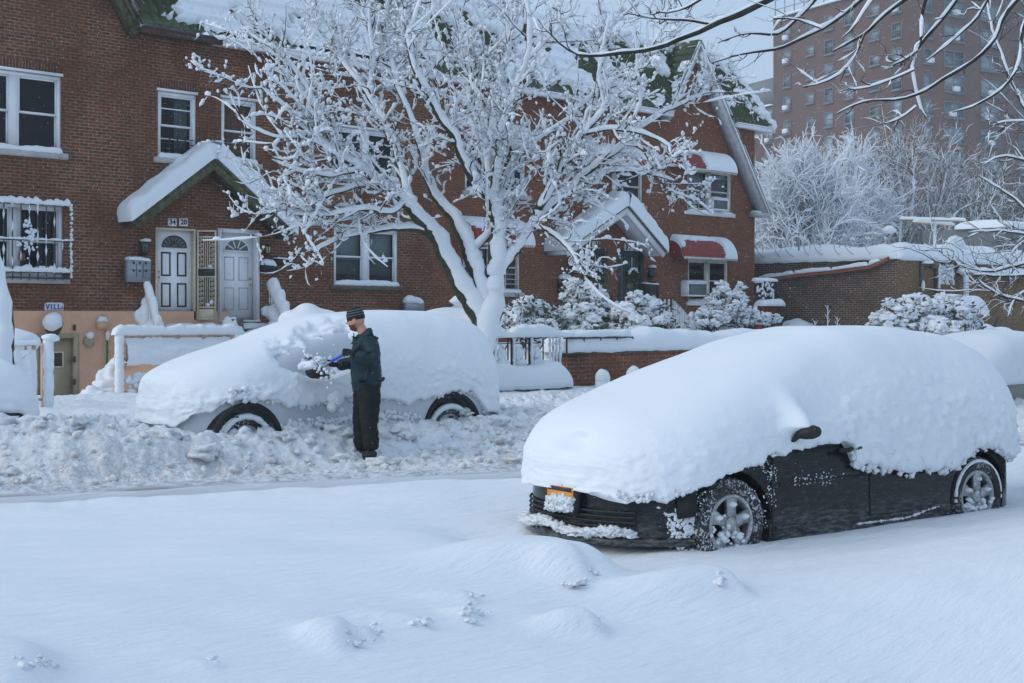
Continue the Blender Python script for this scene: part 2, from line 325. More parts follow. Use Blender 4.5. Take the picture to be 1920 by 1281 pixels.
# ---------------------------------------------------------------- ground
SN, CS = math.sin(R(20)), math.cos(R(20))
_lumps = []
def lump(px, py, zs, w, h, tail=2.2, steep=.5, ang=150):
    z_ = .3
    for _ in range(12): p = P(px, py+14, (CAMZ-z_)*FPX/(py+14-HY)); z_ = .5*z_+.5*float(H(np.array([p[0]]), np.array([p[1]]))[0])
    new.append((p[0], p[1], w, h, tail, steep, ang))
def put_lumps():
  global _lumps
  lump(1060, 1040, .47, .36, .17, 2.6, .75, 160); lump(1075, 1065, .47, .16, .09, 1.6, .5); lump(1345, 1082, .42, .22, .13, 3.4, .45, 170)
  lump(630, 1180, .46, .15, .09, 1.2, .45, 140); lump(690, 1180, .46, .05, .06, 2.2, .5, 140); lump(792, 1160, .45, .06, .045, 4, .5, 140); lump(880, 1110, .45, .07, .05, 4, .4, 140)
  lump(878, 1140, .45, .09, .05, 1.5, .6, 140); lump(1098, 1160, .46, .13, .11, 2.2, .6, 160); lump(10, 1240, .48, .3, .10, 2.6, .6, 140); lump(400, 1240, .45, .05, .03, 4, .5, 140)
VD = np.array([math.cos(R(-4.2)), math.sin(R(-4.2))])
def H(U, V, fine=True):
    t = SN*U+CS*V; s = CS*U-SN*V
    tn = t+.10*fbm(s*.9, t*.3, 0, 3)
    # near field of drifted snow
    d_car = V-(5.98-.175*(U-8.16))      # distance past the near side of the dark car
    z = .31+.045*fbm(U*.35, V*.35, 3.3, 3)+.018*fbm(s*.8, t*4.5, 1.7, 3)
    near = .24*ss(-.2, -3.2, d_car)*ss(7.5, 9, U+.3*V*0)
    z = z*(1-.32*ss(-1.6, -.2, d_car)*ss(6.4, 8.2, U)*ss(11.2, 10.4, t))+near*.5
    X_ = (U-V)*S2; nf = ss(10.5, 6, t); z = z-nf*.10*np.clip(X_+.5, -4, 4)*ss(12, 7, np.hypot(U, V))-.52*ss(7.0, 1.0, V)*ss(9.5, 6, U)-.03*ss(6, 2, V)  # field tilted off the sun so the foreground snow shades darker
    # scoured hollow round the nose of the dark car
    z = z-.17*np.exp(-(((U-7.15)/.42)**2+((V-6.9)/.9)**2))
    for (a, b, w_, h_, tail, steep, ang) in _lumps:
        ca, sa = math.cos(R(ang)), math.sin(R(ang)); du = (U-a)*ca+(V-b)*sa; dv = -(U-a)*sa+(V-b)*ca
        q = np.where(du > 0, du/(w_*tail), du/(w_*steep)); z = z+h_*.85*np.exp(-(q*q+(dv/w_)**2)**1.7)
    rim = .03*ss(11.0, 11.75, tn)+.025*np.abs(fbm(s*1.6, 0, 4, 3))*ss(11.2, 11.7, tn)
    field = z+rim
    # ploughed road
    road = .125+.012*fbm(s*.5, t*5, 0, 3)-.045*np.exp(-((tn-13.93)/.09)**2)+.03*np.exp(-((tn-13.7)/.1)**2)
    z = field+(road-field)*ss(11.75, 12.2, tn)
    # churned bank along the far side
    vv = V+.073*(U-9.05)
    base = .17+.07*ss(14.3, 15.2, t)+.30*ss(12.45, 13.05, vv)*ss(5.5, 7.5, U)+.28*ss(14.3, 15.5, t)*ss(8.5, 6.5, U)
    lm = (.5+.5*ss(-.3, .4, fbm(U*.9, V*.9, 3, 2)))*(.10*np.abs(fbm(U*3.2, V*3.2, 5, 4, 2.1, .62))+.06*ss(-.1, .35, fbm(U*4.5, V*4.5, 8, 3))+.035*fbm(U*12, V*12, 2, 3)) if fine else .05*fbm(U*2, V*2, 5, 2)
    bank = base+(lm-.06)*ss(14.05, 14.7, tn)
    z = z+(bank-z)*ss(14.02, 14.3, tn)
    # sidewalk and yards
    walk = .36+.06*fbm(U*.8, V*.8, 8, 3)+(.05*np.abs(fbm(U*2.2, V*2.2, 4, 4))*ss(21, 17, U) if fine else 0)
    walk = walk*(1-.9*ss(23.5, 27.5, V)*ss(19.5, 17.5, U))
    z = z+(walk-z)*ss(16.2, 17.6, V)
    z = z+.35*ss(24, 27, V)*ss(17, 19, U)*ss(21.5, 20.5, U)
    yard = 1.12+.08*fbm(U*.7, V*.7, 1, 3)+.3*ss(26, 29, V)
    z = z+(yard-z)*ss(20.12, 20.22, V)*ss(21.5, 21.6, U)*ss(42.5, 41.5, U)
    return z
new = []
put_lumps(); _lumps = new
def ground_patch(name, us, vs, mat, kind='structure'):
    U, V = np.meshgrid(us, vs, indexing='ij'); G = np.stack([U, V, H(U, V)], -1)
    o = MB().grid(G).build(name, mat, None, True, origin=(0, 0, 0)); tag(o, kind=kind); return o
def seg(*p):
    out = []
    for a, b, st in p: out.append(np.arange(a, b-1e-6, st))
    return np.concatenate(out+[[p[-1][1]]])
# the patches meet on shared lines (street-parallel strips are cut on t, so the grids are sheared to the street)
def street_patch(name, ss_, ts, mat):
    S_, T = np.meshgrid(ss_, ts, indexing='ij'); U = CS*S_+SN*T; V = -SN*S_+CS*T
    o = MB().grid(np.stack([U, V, H(U, V)], -1)).build(name, mat, None, True, origin=(0, 0, 0)); tag(o, kind='structure'); return o
sa = seg((-300, -60, 20), (-60, -12, 3), (-12, -4, .4), (-4, 12, .04), (12, 22, .1), (22, 60, .5), (60, 100, 4), (100, 400, 25))
street_patch('snow_field', sa, seg((-200, -40, 20), (-40, -2, 2), (-2, 3, .15), (3, 11.5, .045), (11.5, 12.25, .03)), M['snow_field'])
street_patch('road', sa, seg((12.25, 14.25, .035)), M['road'])
sb = seg((-300, -60, 20), (-60, -12, 3), (-12, -4, .4), (-4, 13, .026), (13, 24, .08), (24, 60, .5), (60, 100, 4), (100, 400, 25))
street_patch('snow_bank', sb, seg((14.25, 17.6, .028), (17.6, 24, .06), (24, 30, .08), (30, 60, .6), (60, 120, 4), (120, 400, 25)), M['snow_bank'])
# loose clods thrown up on the bank
mb = MB(); n = 1500; s_ = rng.uniform(-3.5, 13, n); t_ = 14.2+rng.beta(1.3, 2.2, n)*4; U = CS*s_+SN*t_; V = -SN*s_+CS*t_
r_ = .018+.05*rng.random(n)**3; blobs(mb, np.stack([U, V, H(U, V)+r_*.2], -1), np.stack([r_*1.3, r_, r_*.8], -1), 1, .5, 1.6, rot=True)
n = 110; s_ = rng.uniform(-3.5, 12, n); t_ = 14.3+rng.beta(1.5, 1.8, n)*2.6; U = CS*s_+SN*t_; V = -SN*s_+CS*t_; r_ = rng.uniform(.05, .13, n); blobs(mb, np.stack([U, V, H(U, V)+r_*.05], -1), np.stack([r_*1.5, r_, r_*.6], -1), 3, .9, 1.7, rot=True)
tag(mb.build('snow_clods', M['snow_bank'], None, True), 'loose clods of snow scattered on the churned bank', 'snow', kind='stuff')

mb = MB(); rgc = np.random.default_rng(4)
for (px, py, wx, wy, n) in ((640, 1192, 62, 8, 46), (700, 1180, 8, 14, 22), (792, 1164, 14, 6, 18), (884, 1116, 18, 6, 18), (884, 1146, 24, 12, 40), (1075, 1078, 26, 12, 40), (1108, 1066, 14, 8, 14), (1120, 1166, 12, 9, 12), (1352, 1085, 10, 9, 16), (400, 1236, 18, 8, 14), (70, 1240, 40, 14, 26)):
    for k in range(int(n*.65)):
        x, y = px+rgc.normal(0, wx*.5), py+rgc.normal(0, wy*.5); z_ = .2
        for _ in range(8): p = P(x, y, (CAMZ-z_)*FPX/(y-HY)); z_ = .4*z_+.6*float(H(np.array([p[0]]), np.array([p[1]]))[0])
        r0 = .005+.014*rgc.random()**2; blobs(mb, [[p[0], p[1], z_-r0*.15]], np.array([[r0*1.6, r0*1.2, r0*.8]]), 2, .7, 2.2, rot=True)
tag(mb.build('snow_crumbs', M['snow_rough'], None, True), 'rough crumbs of broken snow crust poking out of the smooth foreground drifts', 'snow', kind='stuff')
# ---------------------------------------------------------------- houses
def cutwall(mb, u0, u1, z0, z1, holes, V, depth=.16, front=-1):
    us = sorted({u0, u1, *[h[0] for h in holes], *[h[1] for h in holes]}); us = [u for u in us if u0 <= u <= u1]
    zs = sorted({z0, z1, *[h[2] for h in holes], *[h[3] for h in holes]}); zs = [z for z in zs if z0 <= z <= z1]
    for a, b in zip(us, us[1:]):
        for c, d in zip(zs, zs[1:]):
            m, k = (a+b)/2, (c+d)/2
            if any(h[0] < m < h[1] and h[2] < k < h[3] for h in holes): continue
            mb.add([(a, V, c), (b, V, c), (b, V, d), (a, V, d)], [(0, 1, 2, 3)])
    for a, b, c, d in holes:
        q = V+depth
        mb.add([(a, V, c), (b, V, c), (b, V, d), (a, V, d), (a, q, c), (b, q, c), (b, q, d), (a, q, d)], [(0, 4, 7, 3), (1, 2, 6, 5), (3, 7, 6, 2), (0, 1, 5, 4)])
def opening(x0, x1, yt, yb):
    xm = (x0+x1)/2; return [FU(x0, FV), FU(x1, FV), FZ(xm, yb, FV), FZ(xm, yt, FV)]
def window(house, o, double=True, label=None, curtain=None, storm=False, guard=None, sillmat='sill', snow=.11, blind=0, V=FV, lintel=True, sash=.5, frame='white_paint', left_blind=None):
    u0, u1, z0, z1 = o; f = MB(); y0 = V+.025; y1 = V+.12; fw = .085
    f.box(u0, u1, y0, y1, z1-fw, z1); f.box(u0, u1, y0, y1, z0, z0+fw*.7)
    f.box(u0, u0+fw, y0, y1, z0+fw*.7, z1-fw); f.box(u1-fw, u1, y0, y1, z0+fw*.7, z1-fw)
    f.box(u0-.03, u1+.03, V-.03, V+.022, z1, z1+.06)
    mid = (u0+u1)/2; bays = [(u0+fw, u1-fw)]
    if double:
        f.box(mid-.11, mid+.11, y0, y1, z0+fw*.7, z1-fw); bays = [(u0+fw, mid-.11), (mid+.11, u1-fw)]
    W_ = f.build('window', M[frame], house)
    if label: W_['label'] = label
    for bi, (a, b) in enumerate(bays):
        s = MB(); c, d = z0+fw*.7, z1-fw; zm = c+(d-c)*sash; t_ = .045; yy = y0+.03
        for q0, q1, off in ((zm-.02, d, .0), (c, zm+.02, .03)):
            s.box(a, b, yy+off, yy+off+.028, q1-t_, q1); s.box(a, b, yy+off, yy+off+.028, q0, q0+t_)
            s.box(a, a+t_*.8, yy+off, yy+off+.028, q0+t_, q1-t_); s.box(b-t_*.8, b, yy+off, yy+off+.028, q0+t_, q1-t_)
        if storm:
            for q in (.22, .72): s.box(a, b, yy-.004, yy+.02, c+(d-c)*(1-q)-.014, c+(d-c)*(1-q)+.014)
        s.build('sash', M[frame], W_)
        MB().add([(a, yy+.034, c), (b, yy+.034, c), (b, yy+.034, d), (a, yy+.034, d)], [(0, 1, 2, 3)]).build('pane', M['glass'], W_)
        if curtain:
            mat, a0, a1, top = curtain; x = np.linspace(a+(b-a)*a0, a+(b-a)*a1, 40); yv = V+.24+.03*np.sin(x*38)+.012*np.sin(x*91)
            G = np.stack([np.stack([x, yv, np.full(40, c)], -1), np.stack([x, yv, np.full(40, c+(d-c)*top)], -1)], 0); MB().grid(G).build('curtain', M[mat], W_, True)
        bl = blind if bi == 0 or left_blind is None else left_blind
        if bl:
            z_ = d-(d-c)*bl; MB().box(a, b, V+.19, V+.20, z_, d).build('blind', M['blind'], W_)
            if bl < .9: MB().box(a, b, V+.205, V+.215, c+(d-c)*.16, z_).build('shade', M['shade_grey'], W_)
    MB().box(u0-.05, u1+.05, V+.55, V+.6, z0-.1, z1+.1).build('dark_room_back', M['dark_room_back'], W_)  # near-black panel, its colour stands in for the unlit room behind the glass
    s = MB(); sw = .12; s.box(u0-sw, u1+sw, V-.09, V+.022, z0-.13, z0-.003); s.build('sill', M[sillmat], W_)
    if snow:
        s = MB(); drift(s, (u0-.02, V-.01, z0-.005), (u1+.02, V-.01, z0-.005), .17, snow, .04, .35, 2.5, seed=u0, drop=.01); s.build('snow', M['snow'], W_, True)
    if guard:
        g = MB(); zt = z0+(z1-z0)*guard[1]; a, b = guard[2] if len(guard) > 2 else (u0+fw, u1-fw)
        for k in range(4): z = z0+.1+(zt-z0-.1)*k/3; g.bar((a, V-.01, z), (b, V-.01, z), .02)
        for k in range(1, 4): u = a+(b-a)*k/4; g.bar((u, V-.012, z0+.05), (u, V-.012, zt+.06), .022)
        g.build('guard', M[guard[0]], W_)
    if lintel:
        s = MB(); s.box(u0-.02, u1+.02, V-.006, V+.02, z1+.062, z1+.27); s.build('lintel', M['soldier'], W_)
    return W_
ZE = 8.33; PK = 10.85
UE = [11.0, FU(395, FV), FU(810, FV), FU(1147, FV), FU(1415, FV)]
GR = dict(apex=FU(1297, FV), l=FU(1240, FV), r=FU(1426, FV), zr=5.45); GL = dict(apex=FU(245, FV)-1.53, r=FU(245, FV), l=FU(245, FV)-5.5)
openA = opening(-66, 115, 143, 290); openH = opening(-66, 118, 372, 522)
openA[2:] = [FZ(100, 287, FV), FZ(115, 144, FV)]; openH[2:] = [FZ(100, 521, FV), FZ(100, 385, FV)]
openB = opening(296, 368, 174, 298); openC = opening(415, 481, 187, 305)
openD = opening(625, 745, 243, 335); openI = opening(626, 746, 428, 535)
openE = opening(872, 985, 262, 362); openJ = opening(868, 975, 452, 548)
openF = opening(1098, 1205, 310, 382); openG = opening(1289, 1371, 318, 398); openK = opening(1290, 1365, 486, 566)
door1 = opening(291, 366, 428, 600); door2 = opening(408, 485, 430, 600)
door3 = opening(1090, 1137, 466, 597); door4 = opening(1158, 1206, 470, 598)
ZT = door1[2]; door2[2] = ZT; door3[2] = door4[2] = ZT+.02
bdoor = opening(62, 146, 626, 762); bdoor[2] = -.25
ZST = FZ(150, 583, FV)
hs = []
HL = ['red brick row house with a peach painted base and a beige basement door', 'red brick row house with an orange curtained upstairs window behind the snowy tree',
      'red brick row house half hidden by the snowy tree trunk and limbs', 'red brick row house at the row end with green tiles and red awnings']
HM = ['brick', 'brick', 'brick_right', 'brick_right']
holes = [[openA, openB, openH, door1], [openC, openD, openI, door2], [openE, openJ, door3], [openF, openG, openK, door4]]
for i in range(4):
    u0, u1 = UE[i], UE[i+1]
    h = thing('brick_house', ((u0+u1)/2, FV, 0), HL[i], 'house', 'attached brick houses in the row'); hs.append(h)
    mb = MB(); zb = ZST if i == 0 else (-.6)
    hl = holes[i]
    if i == 3: hl = [[max(q[0], u0), q[1], q[2], q[3]] for q in hl]
    if i == 2: hl = [[q[0], min(q[1], u1), q[2], q[3]] for q in hl]
    if i == 1:
        us = FU(430, FV)   # stucco runs a little past the party line
    cutwall(mb, u0, u1, zb, ZE, hl, FV)
    if i == 0:   # gable on the left
        mb.add([(GL['l'], FV, ZE), (GL['r'], FV, ZE), (GL['apex'], FV, PK), (GL['l']+1.9, FV, ZE+.1)], [(0, 1, 2, 3)])
    if i == 3:
        zz = lambda u: PK-(u-GR['apex'])*(PK-GR['zr'])/(GR['r']-GR['apex'])
        mb.add([(GR['l'], FV, ZE), (GR['apex']+1.83, FV, ZE), (GR['apex'], FV, PK)], [(0, 1, 2)])
    mb.build('wall', M[HM[i]], h)
    mb = MB(); mb.box(u0+.02, u1-.02, FV+.7, FV+10, -.6, ZE-.05); mb.build('rear_block', M['brick_side'], h)
    mb = MB()
    if i == 3: mb.box(u1-.02, u1, FV+.001, FV+.7, -.6, ZE-.06)
    if i == 0: mb.box(u0, u0+.02, FV+.001, FV+.7, -.6, ZE-.06)
    if i in (0, 3): mb.build('side_wall', M['brick_side'], h)
# stucco base of the left house
mb = MB(); ust = FU(428, FV); cutwall(mb, UE[0], ust, -.8, ZST-.002, [bdoor, [FU(288, FV), ust, 1.5, ZST-.002]] if False else [bdoor], FV-.03, .2)
mb.add([(UE[0], FV-.03, ZST-.002), (door1[0]-.12, FV-.03, ZST-.002), (door1[0]-.12, FV, ZST-.002), (UE[0], FV, ZST-.002)], [(0, 1, 2, 3)]); 
mb.build('stucco_base', M['stucco'], hs[0])
# windows
A = window(hs[0], openA, True, snow=.13); H_ = window(hs[0], openH, True, snow=.0, lintel=False)
window(hs[0], openB, False, 'narrow upstairs window with two storm bars and a pale curtain', curtain=('grey_curtain', .55, .95, 1), storm=True, guard=('black_metal', .3))
window(hs[1], openC, False, 'upstairs window with an orange brown curtain', curtain=('orange_curtain', 0, 1, .97))
window(hs[1], openD, True, snow=.12); window(hs[1], openI, True, 'ground floor window with pale blinds half down', blind=.56, sillmat='dark_sill', snow=.13, lintel=False)
window(hs[2], openE, True, snow=.12); window(hs[2], openJ, True, snow=.1, guard=('cream', .36), blind=.3, frame='cream')
window(hs[3], openF, True, snow=.1, frame='cream')
window(hs[3], openG, True, 'upstairs window with a cream guard and grey shades', snow=.06, sillmat='white_paint', blind=.42, left_blind=.12, frame='cream', guard=('cream', .38, (openG[0]+.08, (openG[0]+openG[1])/2-.1)), lintel=False)
window(hs[3], openK, True, snow=.06, sillmat='white_paint', frame='cream', lintel=False)
# snow-clad security bars on the lower left window
g = MB(); sn = MB(); u0, u1, z0, z1 = openH; gx = FV-.17
for k in range(13):
    u = u0+.0+(u1-u0+.1)*k/12; g.bar((u, gx, z0-.06), (u, gx, z1+.05), .02)
    n = 14; zz = np.linspace(z0-.05, z1, n); drift_ = .014+.012*np.abs(rng.normal(size=n)); mask = rng.random(n) < .28
    sn.tube(np.stack([np.full(n, u)-.01, np.full(n, gx-.012), zz], -1), np.where(mask, drift_, .0008), 6)
for z in (z0-.02, z0+.1, (z0+z1)/2, z1-.02): g.bar((u0-.02, gx, z), (u1+.12, gx, z), .025)
Wb = g.build('security_bars', M['black_metal'], hs[0])
for z, hh in ((z0+.11, .12), ((z0+z1)/2+.01, .05), (z1-.02, .15)): drift(sn, (u0-.1, gx+.04, z), (u1+.13, gx+.04, z), .13, hh, .03, .6, 6, seed=z)
c = np.stack([rng.normal((u0*.4+u1*.6), .09, 60), gx-.03+rng.normal(0, .01, 60), rng.normal((z0+z1)/2+.05, .16, 60)], -1); blobs(sn, c, rng.uniform(.02, .05, 60), 1, .4)
c = np.stack([rng.normal(u1+.1, .01, 50), gx-.02+rng.normal(0, .01, 50), rng.uniform(z0-.05, z1+.1, 50)], -1); blobs(sn, c, rng.uniform(.015, .04, 50), 1, .4)
sn.build('snow', M['snow_rough'], Wb, True)
MB().box(u0+.35*(u1-u0)+.42, u0+.35*(u1-u0)+.55, FV+.0, FV+.012, z0+.36, z0+.52).build('sign', M['pipe_orange'], hs[0])
# ---- mansard roofs with stepped, waved clay tiles
def gcut(mb, G, hip):
    # lay the grid without the faces that fall inside the gable cheek
    n, m = G.shape[:2]; I = np.arange(n*m).reshape(n, m); q = np.stack([I[:-1, :-1], I[1:, :-1], I[1:, 1:], I[:-1, 1:]], -1).reshape(-1, 4)
    if hip:
        c = G.reshape(-1, 3)[q].mean(1); zt = c[:, 2]+.12
        ins = (c[:, 0] > GR['apex']-(PK-zt)*(GR['apex']-GR['l'])/(PK-ZE)) & (c[:, 0] < GR['apex']+(PK-zt)*1.83/(PK-ZE)); q = q[~ins]
    mb.add(G.reshape(-1, 3), q); return mb
def mansard(h, u0, u1, cover, seed, hip=False):
    nr = 7; depth = 1.25; zt = ZE+2.35; row = np.repeat(np.arange(nr), 2)+np.tile([0, .999], nr); lift = np.tile([.12, .0], nr)
    us = np.arange(u0, u1, .024); Rr = row/nr; shift = .0
    Uc, Q = np.meshgrid(us, np.arange(len(row)), indexing='ij'); rr = Rr[Q]
    wave = .075*np.abs(np.sin(Uc*np.pi/.24+(np.floor(row[Q]) % 2)*0)); off = lift[Q]+wave
    Ux = Uc.copy()
    if hip: Ux = u0+(Uc-u0)*(1-(rr*1.05)/(u1-u0))
    G = np.stack([Ux, FV-.42+rr*depth-off*.8, ZE+.02+rr*(zt-ZE)+off*.45], -1)
    rf = gcut(MB(), G, hip).build('roof', M['green_tile'], h)
    if hip:   # side slope round the corner
        vs_ = np.arange(FV-.42, FV+10, .06); Vc, Q = np.meshgrid(vs_, np.arange(len(row)), indexing='ij'); rr = Rr[Q]; off = lift[Q]+.035*np.abs(np.sin(Vc*np.pi/.24))
        G = np.stack([u1-rr*1.05+off*.8, FV-.42+(Vc-FV+.42)*(1-rr*depth/10.4)+rr*depth, ZE+.02+rr*(zt-ZE)+off*.45], -1); MB().grid(G).build('side_slope', M['green_tile'], rf)
    sn = MB(); nu = int((u1-u0)/.04); us = np.linspace(u0, u1, nu); q = np.linspace(0, 1, 70)
    Uc, Q = np.meshgrid(us, q, indexing='ij'); m = fbm(Uc*.9+seed, Q*3.5, seed, 4)+.35*fbm(Uc*4, Q*8, seed+2, 2)+cover(Uc, Q)
    ridge = .05*(1-(Q*nr % 1)); off = np.clip(.09+ss(-.1, .25, m)*.19, 0, 1)*ss(-.25, .1, m)-.06+ridge*ss(-.1, .2, m)+.02*fbm(Uc*5, Q*9, 1, 2)
    Ux = Uc if not hip else u0+(Uc-u0)*(1-(Q*1.05)/(u1-u0))
    G = np.stack([Ux, FV-.42+Q*depth-off*.8-.02, ZE+.02+Q*(zt-ZE)+off*.5], -1); gcut(sn, G, hip)
    drift(sn, (u0, FV+1.15, zt-.06), (u1-(1.0 if hip else 0), FV+1.15, zt-.06), 1.0, .42, .1, .3, .8, seed=seed)
    tu = u1-(1.1 if hip else 0); Uc, Vc = np.meshgrid(np.linspace(u0, tu, 40), np.linspace(FV+1.1, FV+10, 20), indexing='ij'); sn.grid(np.stack([Uc, Vc, zt+.22+.08*fbm(Uc*.5, Vc*.5, seed, 3)], -1))
    if hip:
        for k in range(26):
            q_ = k/25; p = np.array([u1-q_*1.05, FV-.42+q_*depth, ZE+.05+q_*(zt-ZE)]); blobs(sn, [p+[.0, -.03, .04]], np.array([[.17, .17, .16]])*(1+.25*math.sin(k*2.1)), 2, .4)
        c = []
        for k in range(60):
            q_ = rng.random(); u = u1-q_*1.05-rng.random()*.9; c.append((u, FV-.42+q_*depth-.08, ZE+.08+q_*(zt-ZE)))
        blobs(sn, np.array(c), np.stack([rng.uniform(.03, .06, 60), rng.uniform(.03, .05, 60), rng.uniform(.06, .16, 60)], -1), 1, .4)
    sn.build('snow', M['snow'], rf, True)
    g = MB()
    for a_, b_ in (((u0, GR['l']), (GR['apex']+1.83, u1)) if hip else ((u0, u1),)):
        g = MB(); g.box(a_, b_, FV-.52, FV-.40, ZE-.13, ZE+.02); g.box(a_, b_, FV-.40, FV-.004, ZE-.07, ZE-.04); g.box(a_, b_, FV-.545, FV-.521, ZE-.01, ZE+.035); g.build('gutter', M['white_paint' if i_ > 0 else 'brown_wood'], h)
    if hip: g = MB(); g.box(u1-.02, u1+.08, FV-.52, FV+9, ZE-.135, ZE+.015); g.build('side_gutter', M['white_paint'], h)
cov = [lambda u, q: .75*ss(17.2, 18.6, u)-.55*ss(18.6, 17.2, u)-.35*ss(.12, 0, q), lambda u, q: .55-.4*ss(.1, 0, q)-.9*np.exp(-((q-.75)/.07)**2)*ss(22, 24, u),
       lambda u, q: .10-.5*ss(.12, 0, q)+.7*ss(.8, 1, q), lambda u, q: -.25+.9*ss(.86, 1, q)-.2*ss(.15, 0, q)]
for i_, (a, b) in enumerate(((GL['r']+.02, UE[1]), (UE[1], UE[2]), (UE[2], UE[3]), (UE[3], FU(1441, FV-.3)))):
    mansard(hs[i_], a, b, cov[i_], i_*5.3, i_ == 3)
# gable: brick cheek stands in front of the roof on the right house, with broad rake boards
def rake(h, pts, wd, out, mat, tile, snow=0, name='rake_board'):
    (u0, z0), (u1, z1) = pts; d = np.array([u1-u0, z1-z0]); L = np.linalg.norm(d); d /= L; nrm = np.array([-d[1], d[0]])
    if nrm[1] > 0: nrm = -nrm
    mb = MB(); Mx = lambda v: np.stack([v[:, 0], FV-v[:, 2], v[:, 1]], -1)
    q = [(u0, z0), (u1, z1), tuple(np.array([u1, z1])+nrm*wd), tuple(np.array([u0, z0])+nrm*wd)]
    mb.prism(q, .003, out, Mx); r_ = mb.build(name, M[mat], h)
    mb = MB(); q = [(u0, z0), (u1, z1), tuple(np.array([u1, z1])+nrm*.07), tuple(np.array([u0, z0])+nrm*.07)]; mb.prism(q, out, out+.05, Mx); mb.build('edge_trim', M['white_paint' if mat != 'olive_wood' else mat], r_)
    mb = MB(); n = int(L/.28)
    for k in range(n):
        c = np.array([u0, z0])+d*(k+.5)*L/n-nrm*.03; mb.prism([tuple(c-d*.16-nrm*.0), tuple(c+d*.16-nrm*.02), tuple(c+d*.16-nrm*.07), tuple(c-d*.16-nrm*.05)], -1.0 if name == 'rake_board' else .0, out+.03, Mx)
    mb.build('edge_tiles', M[tile], r_)
    if snow:
        s = MB(); a = np.array([u0, FV-out*.5, z0])-np.array([nrm[0], 0, nrm[1]])*.06; b = np.array([u1, FV-out*.5, z1])-np.array([nrm[0], 0, nrm[1]])*.06; drift(s, a, b, out+.1, snow, .06, .6, 2, side=(0, 1, 0)); s.build('snow', M['snow'], r_, True)
    return r_
# cheek wall in front of the roof (proud gable) so that the roof reads as passing behind it
mb = MB(); mb.prism([(GR['l'], ZE-.03), (GR['apex']+1.83, ZE-.03), (GR['apex'], PK)], -.35, -.002, lambda v: np.stack([v[:, 0], FV-v[:, 2], v[:, 1]], -1)); 
o = mb.build('gable', M['brick_right'], hs[3])
rk = rake(hs[3], [(GR['apex'], PK), (GR['r'], GR['zr'])], .30, .34, 'old_paint', 'green_tile', .05)
rake(hs[3], [(GR['apex'], PK), (GR['l']-.1, ZE-.1)], .2, .34, 'old_paint', 'green_tile', .03)
mb = MB(); mb.box(GR['r']-.75, GR['r']+.08, FV-.36, FV-.003, GR['zr']-.19, GR['zr']-.04); mb.build('rake_return', M['old_paint'], hs[3])
s = MB(); drift(s, (GR['r']-.72, FV-.18, GR['zr']-.04), (GR['r']-.2, FV-.18, GR['zr']-.04), .3, .06); s.build('snow', M['snow'], hs[3], True)
mb = MB(); mb.prism([(GL['l'], ZE-.03), (GL['r'], ZE-.03), (GL['apex'], PK)], -.3, -.002, lambda v: np.stack([v[:, 0], FV-v[:, 2], v[:, 1]], -1)); 
mb.build('gable', M['brick'], hs[0])
rake(hs[0], [(GL['apex'], PK), (GL['r']+.12, ZE-.05)], .22, .3, 'olive_wood', 'green_tile')
# icicles
# ---- porch hoods
def porch(h, uL, zL, uA, zA, uR, zR, out, fascia, soffit, snowh, V=FV, edge='olive_wood'):
    root = None
    for (u0, z0, u1, z1, sgn) in ((uL, zL, uA, zA, 1), (uR, zR, uA, zA, -1)):
        snowh_ = snowh*(1 if sgn > 0 else 1.45)
        d = np.array([u1-u0, z1-z0]); L = np.linalg.norm(d); d /= L; nr = np.array([-d[1], d[0]])*sgn   # upward normal
        Mx = lambda v: np.stack([v[:, 0], V-v[:, 2], v[:, 1]], -1); th = .13
        q = [(u0, z0), (u1, z1), (u1, z1-th/abs(d[0])), (u0+nr[0]*-th, z0+nr[1]*-th)]
        mb = MB(); mb.prism(q, .003, out, Mx); r_ = mb.build('porch_roof', M[soffit], h)
        fb = MB(); q2 = [(u0-d[0]*.03, z0-d[1]*.03), (u1, z1), (u1, z1-.19/abs(d[0])), (u0-nr[0]*.19, z0-nr[1]*.19)]; fb.prism(q2, out, out+.05, Mx); fb.build('fascia', M[fascia], r_)
        ed = MB(); q3 = [(u0, z0), (u1, z1), (u1+nr[0]*.05*0, z1+.06), (u0+nr[0]*.05, z0+nr[1]*.05)]; ed.prism(q3, .0, out+.09, Mx); ed.build('roof_edge', M[edge], r_)
        s = MB(); a = np.array([u0, 0, z0])+np.array([nr[0], 0, nr[1]])*.05; b = np.array([u1, 0, z1])+np.array([nr[0], 0, nr[1]])*.05
        n1, n2 = 60, 22; t = np.linspace(-.03, 1.0, n1)[:, None]; y = np.linspace(0, 1, n2)[None]; Lr = L
        e1 = np.sqrt(1-np.clip(1-(t+.03)*L/.28, 0, 1)**2); e2 = np.sqrt(1-np.clip(1-(1-y)*(out+.15)/.22, 0, 1)**2); hgt = snowh_*e1*e2*(1+.18*fbm(t*4+u0, y*2, u0, 2))
        bw = V-(out+.13)*y-.04*np.sin(np.pi*np.clip((1-y)*4, 0, 1)); pos = a[None, None]+t[..., None]*(b-a)[None, None]+hgt[..., None]*np.array([nr[0]*.6, 0, nr[1]*.6+.4])
        pos[..., 1] = bw; s.grid(pos)
        base = pos.copy(); base = a[None, None]+t[..., None]*(b-a)[None, None]+np.zeros((n1, n2, 1)); base[..., 1] = bw+0*t; s.grid(base)
        if sgn > 0: drift(s, (uA, V+.0, zA+snowh*.05), (uA, V-out-.1, zA+snowh*.05), .62, snowh*1.25, .05, .2, 2, side=(1, 0, 0))
        s.build('snow', M['snow_soft'], r_, True)
    return
porch(hs[0], FU(250, 28.5), FZ(250, 415, 28.5), FU(400, 28.5), FZ(400, 300, 28.5), FU(548, 28.5), FZ(548, 440, 28.5), .5, 'olive_wood', 'brown_wood', .36)
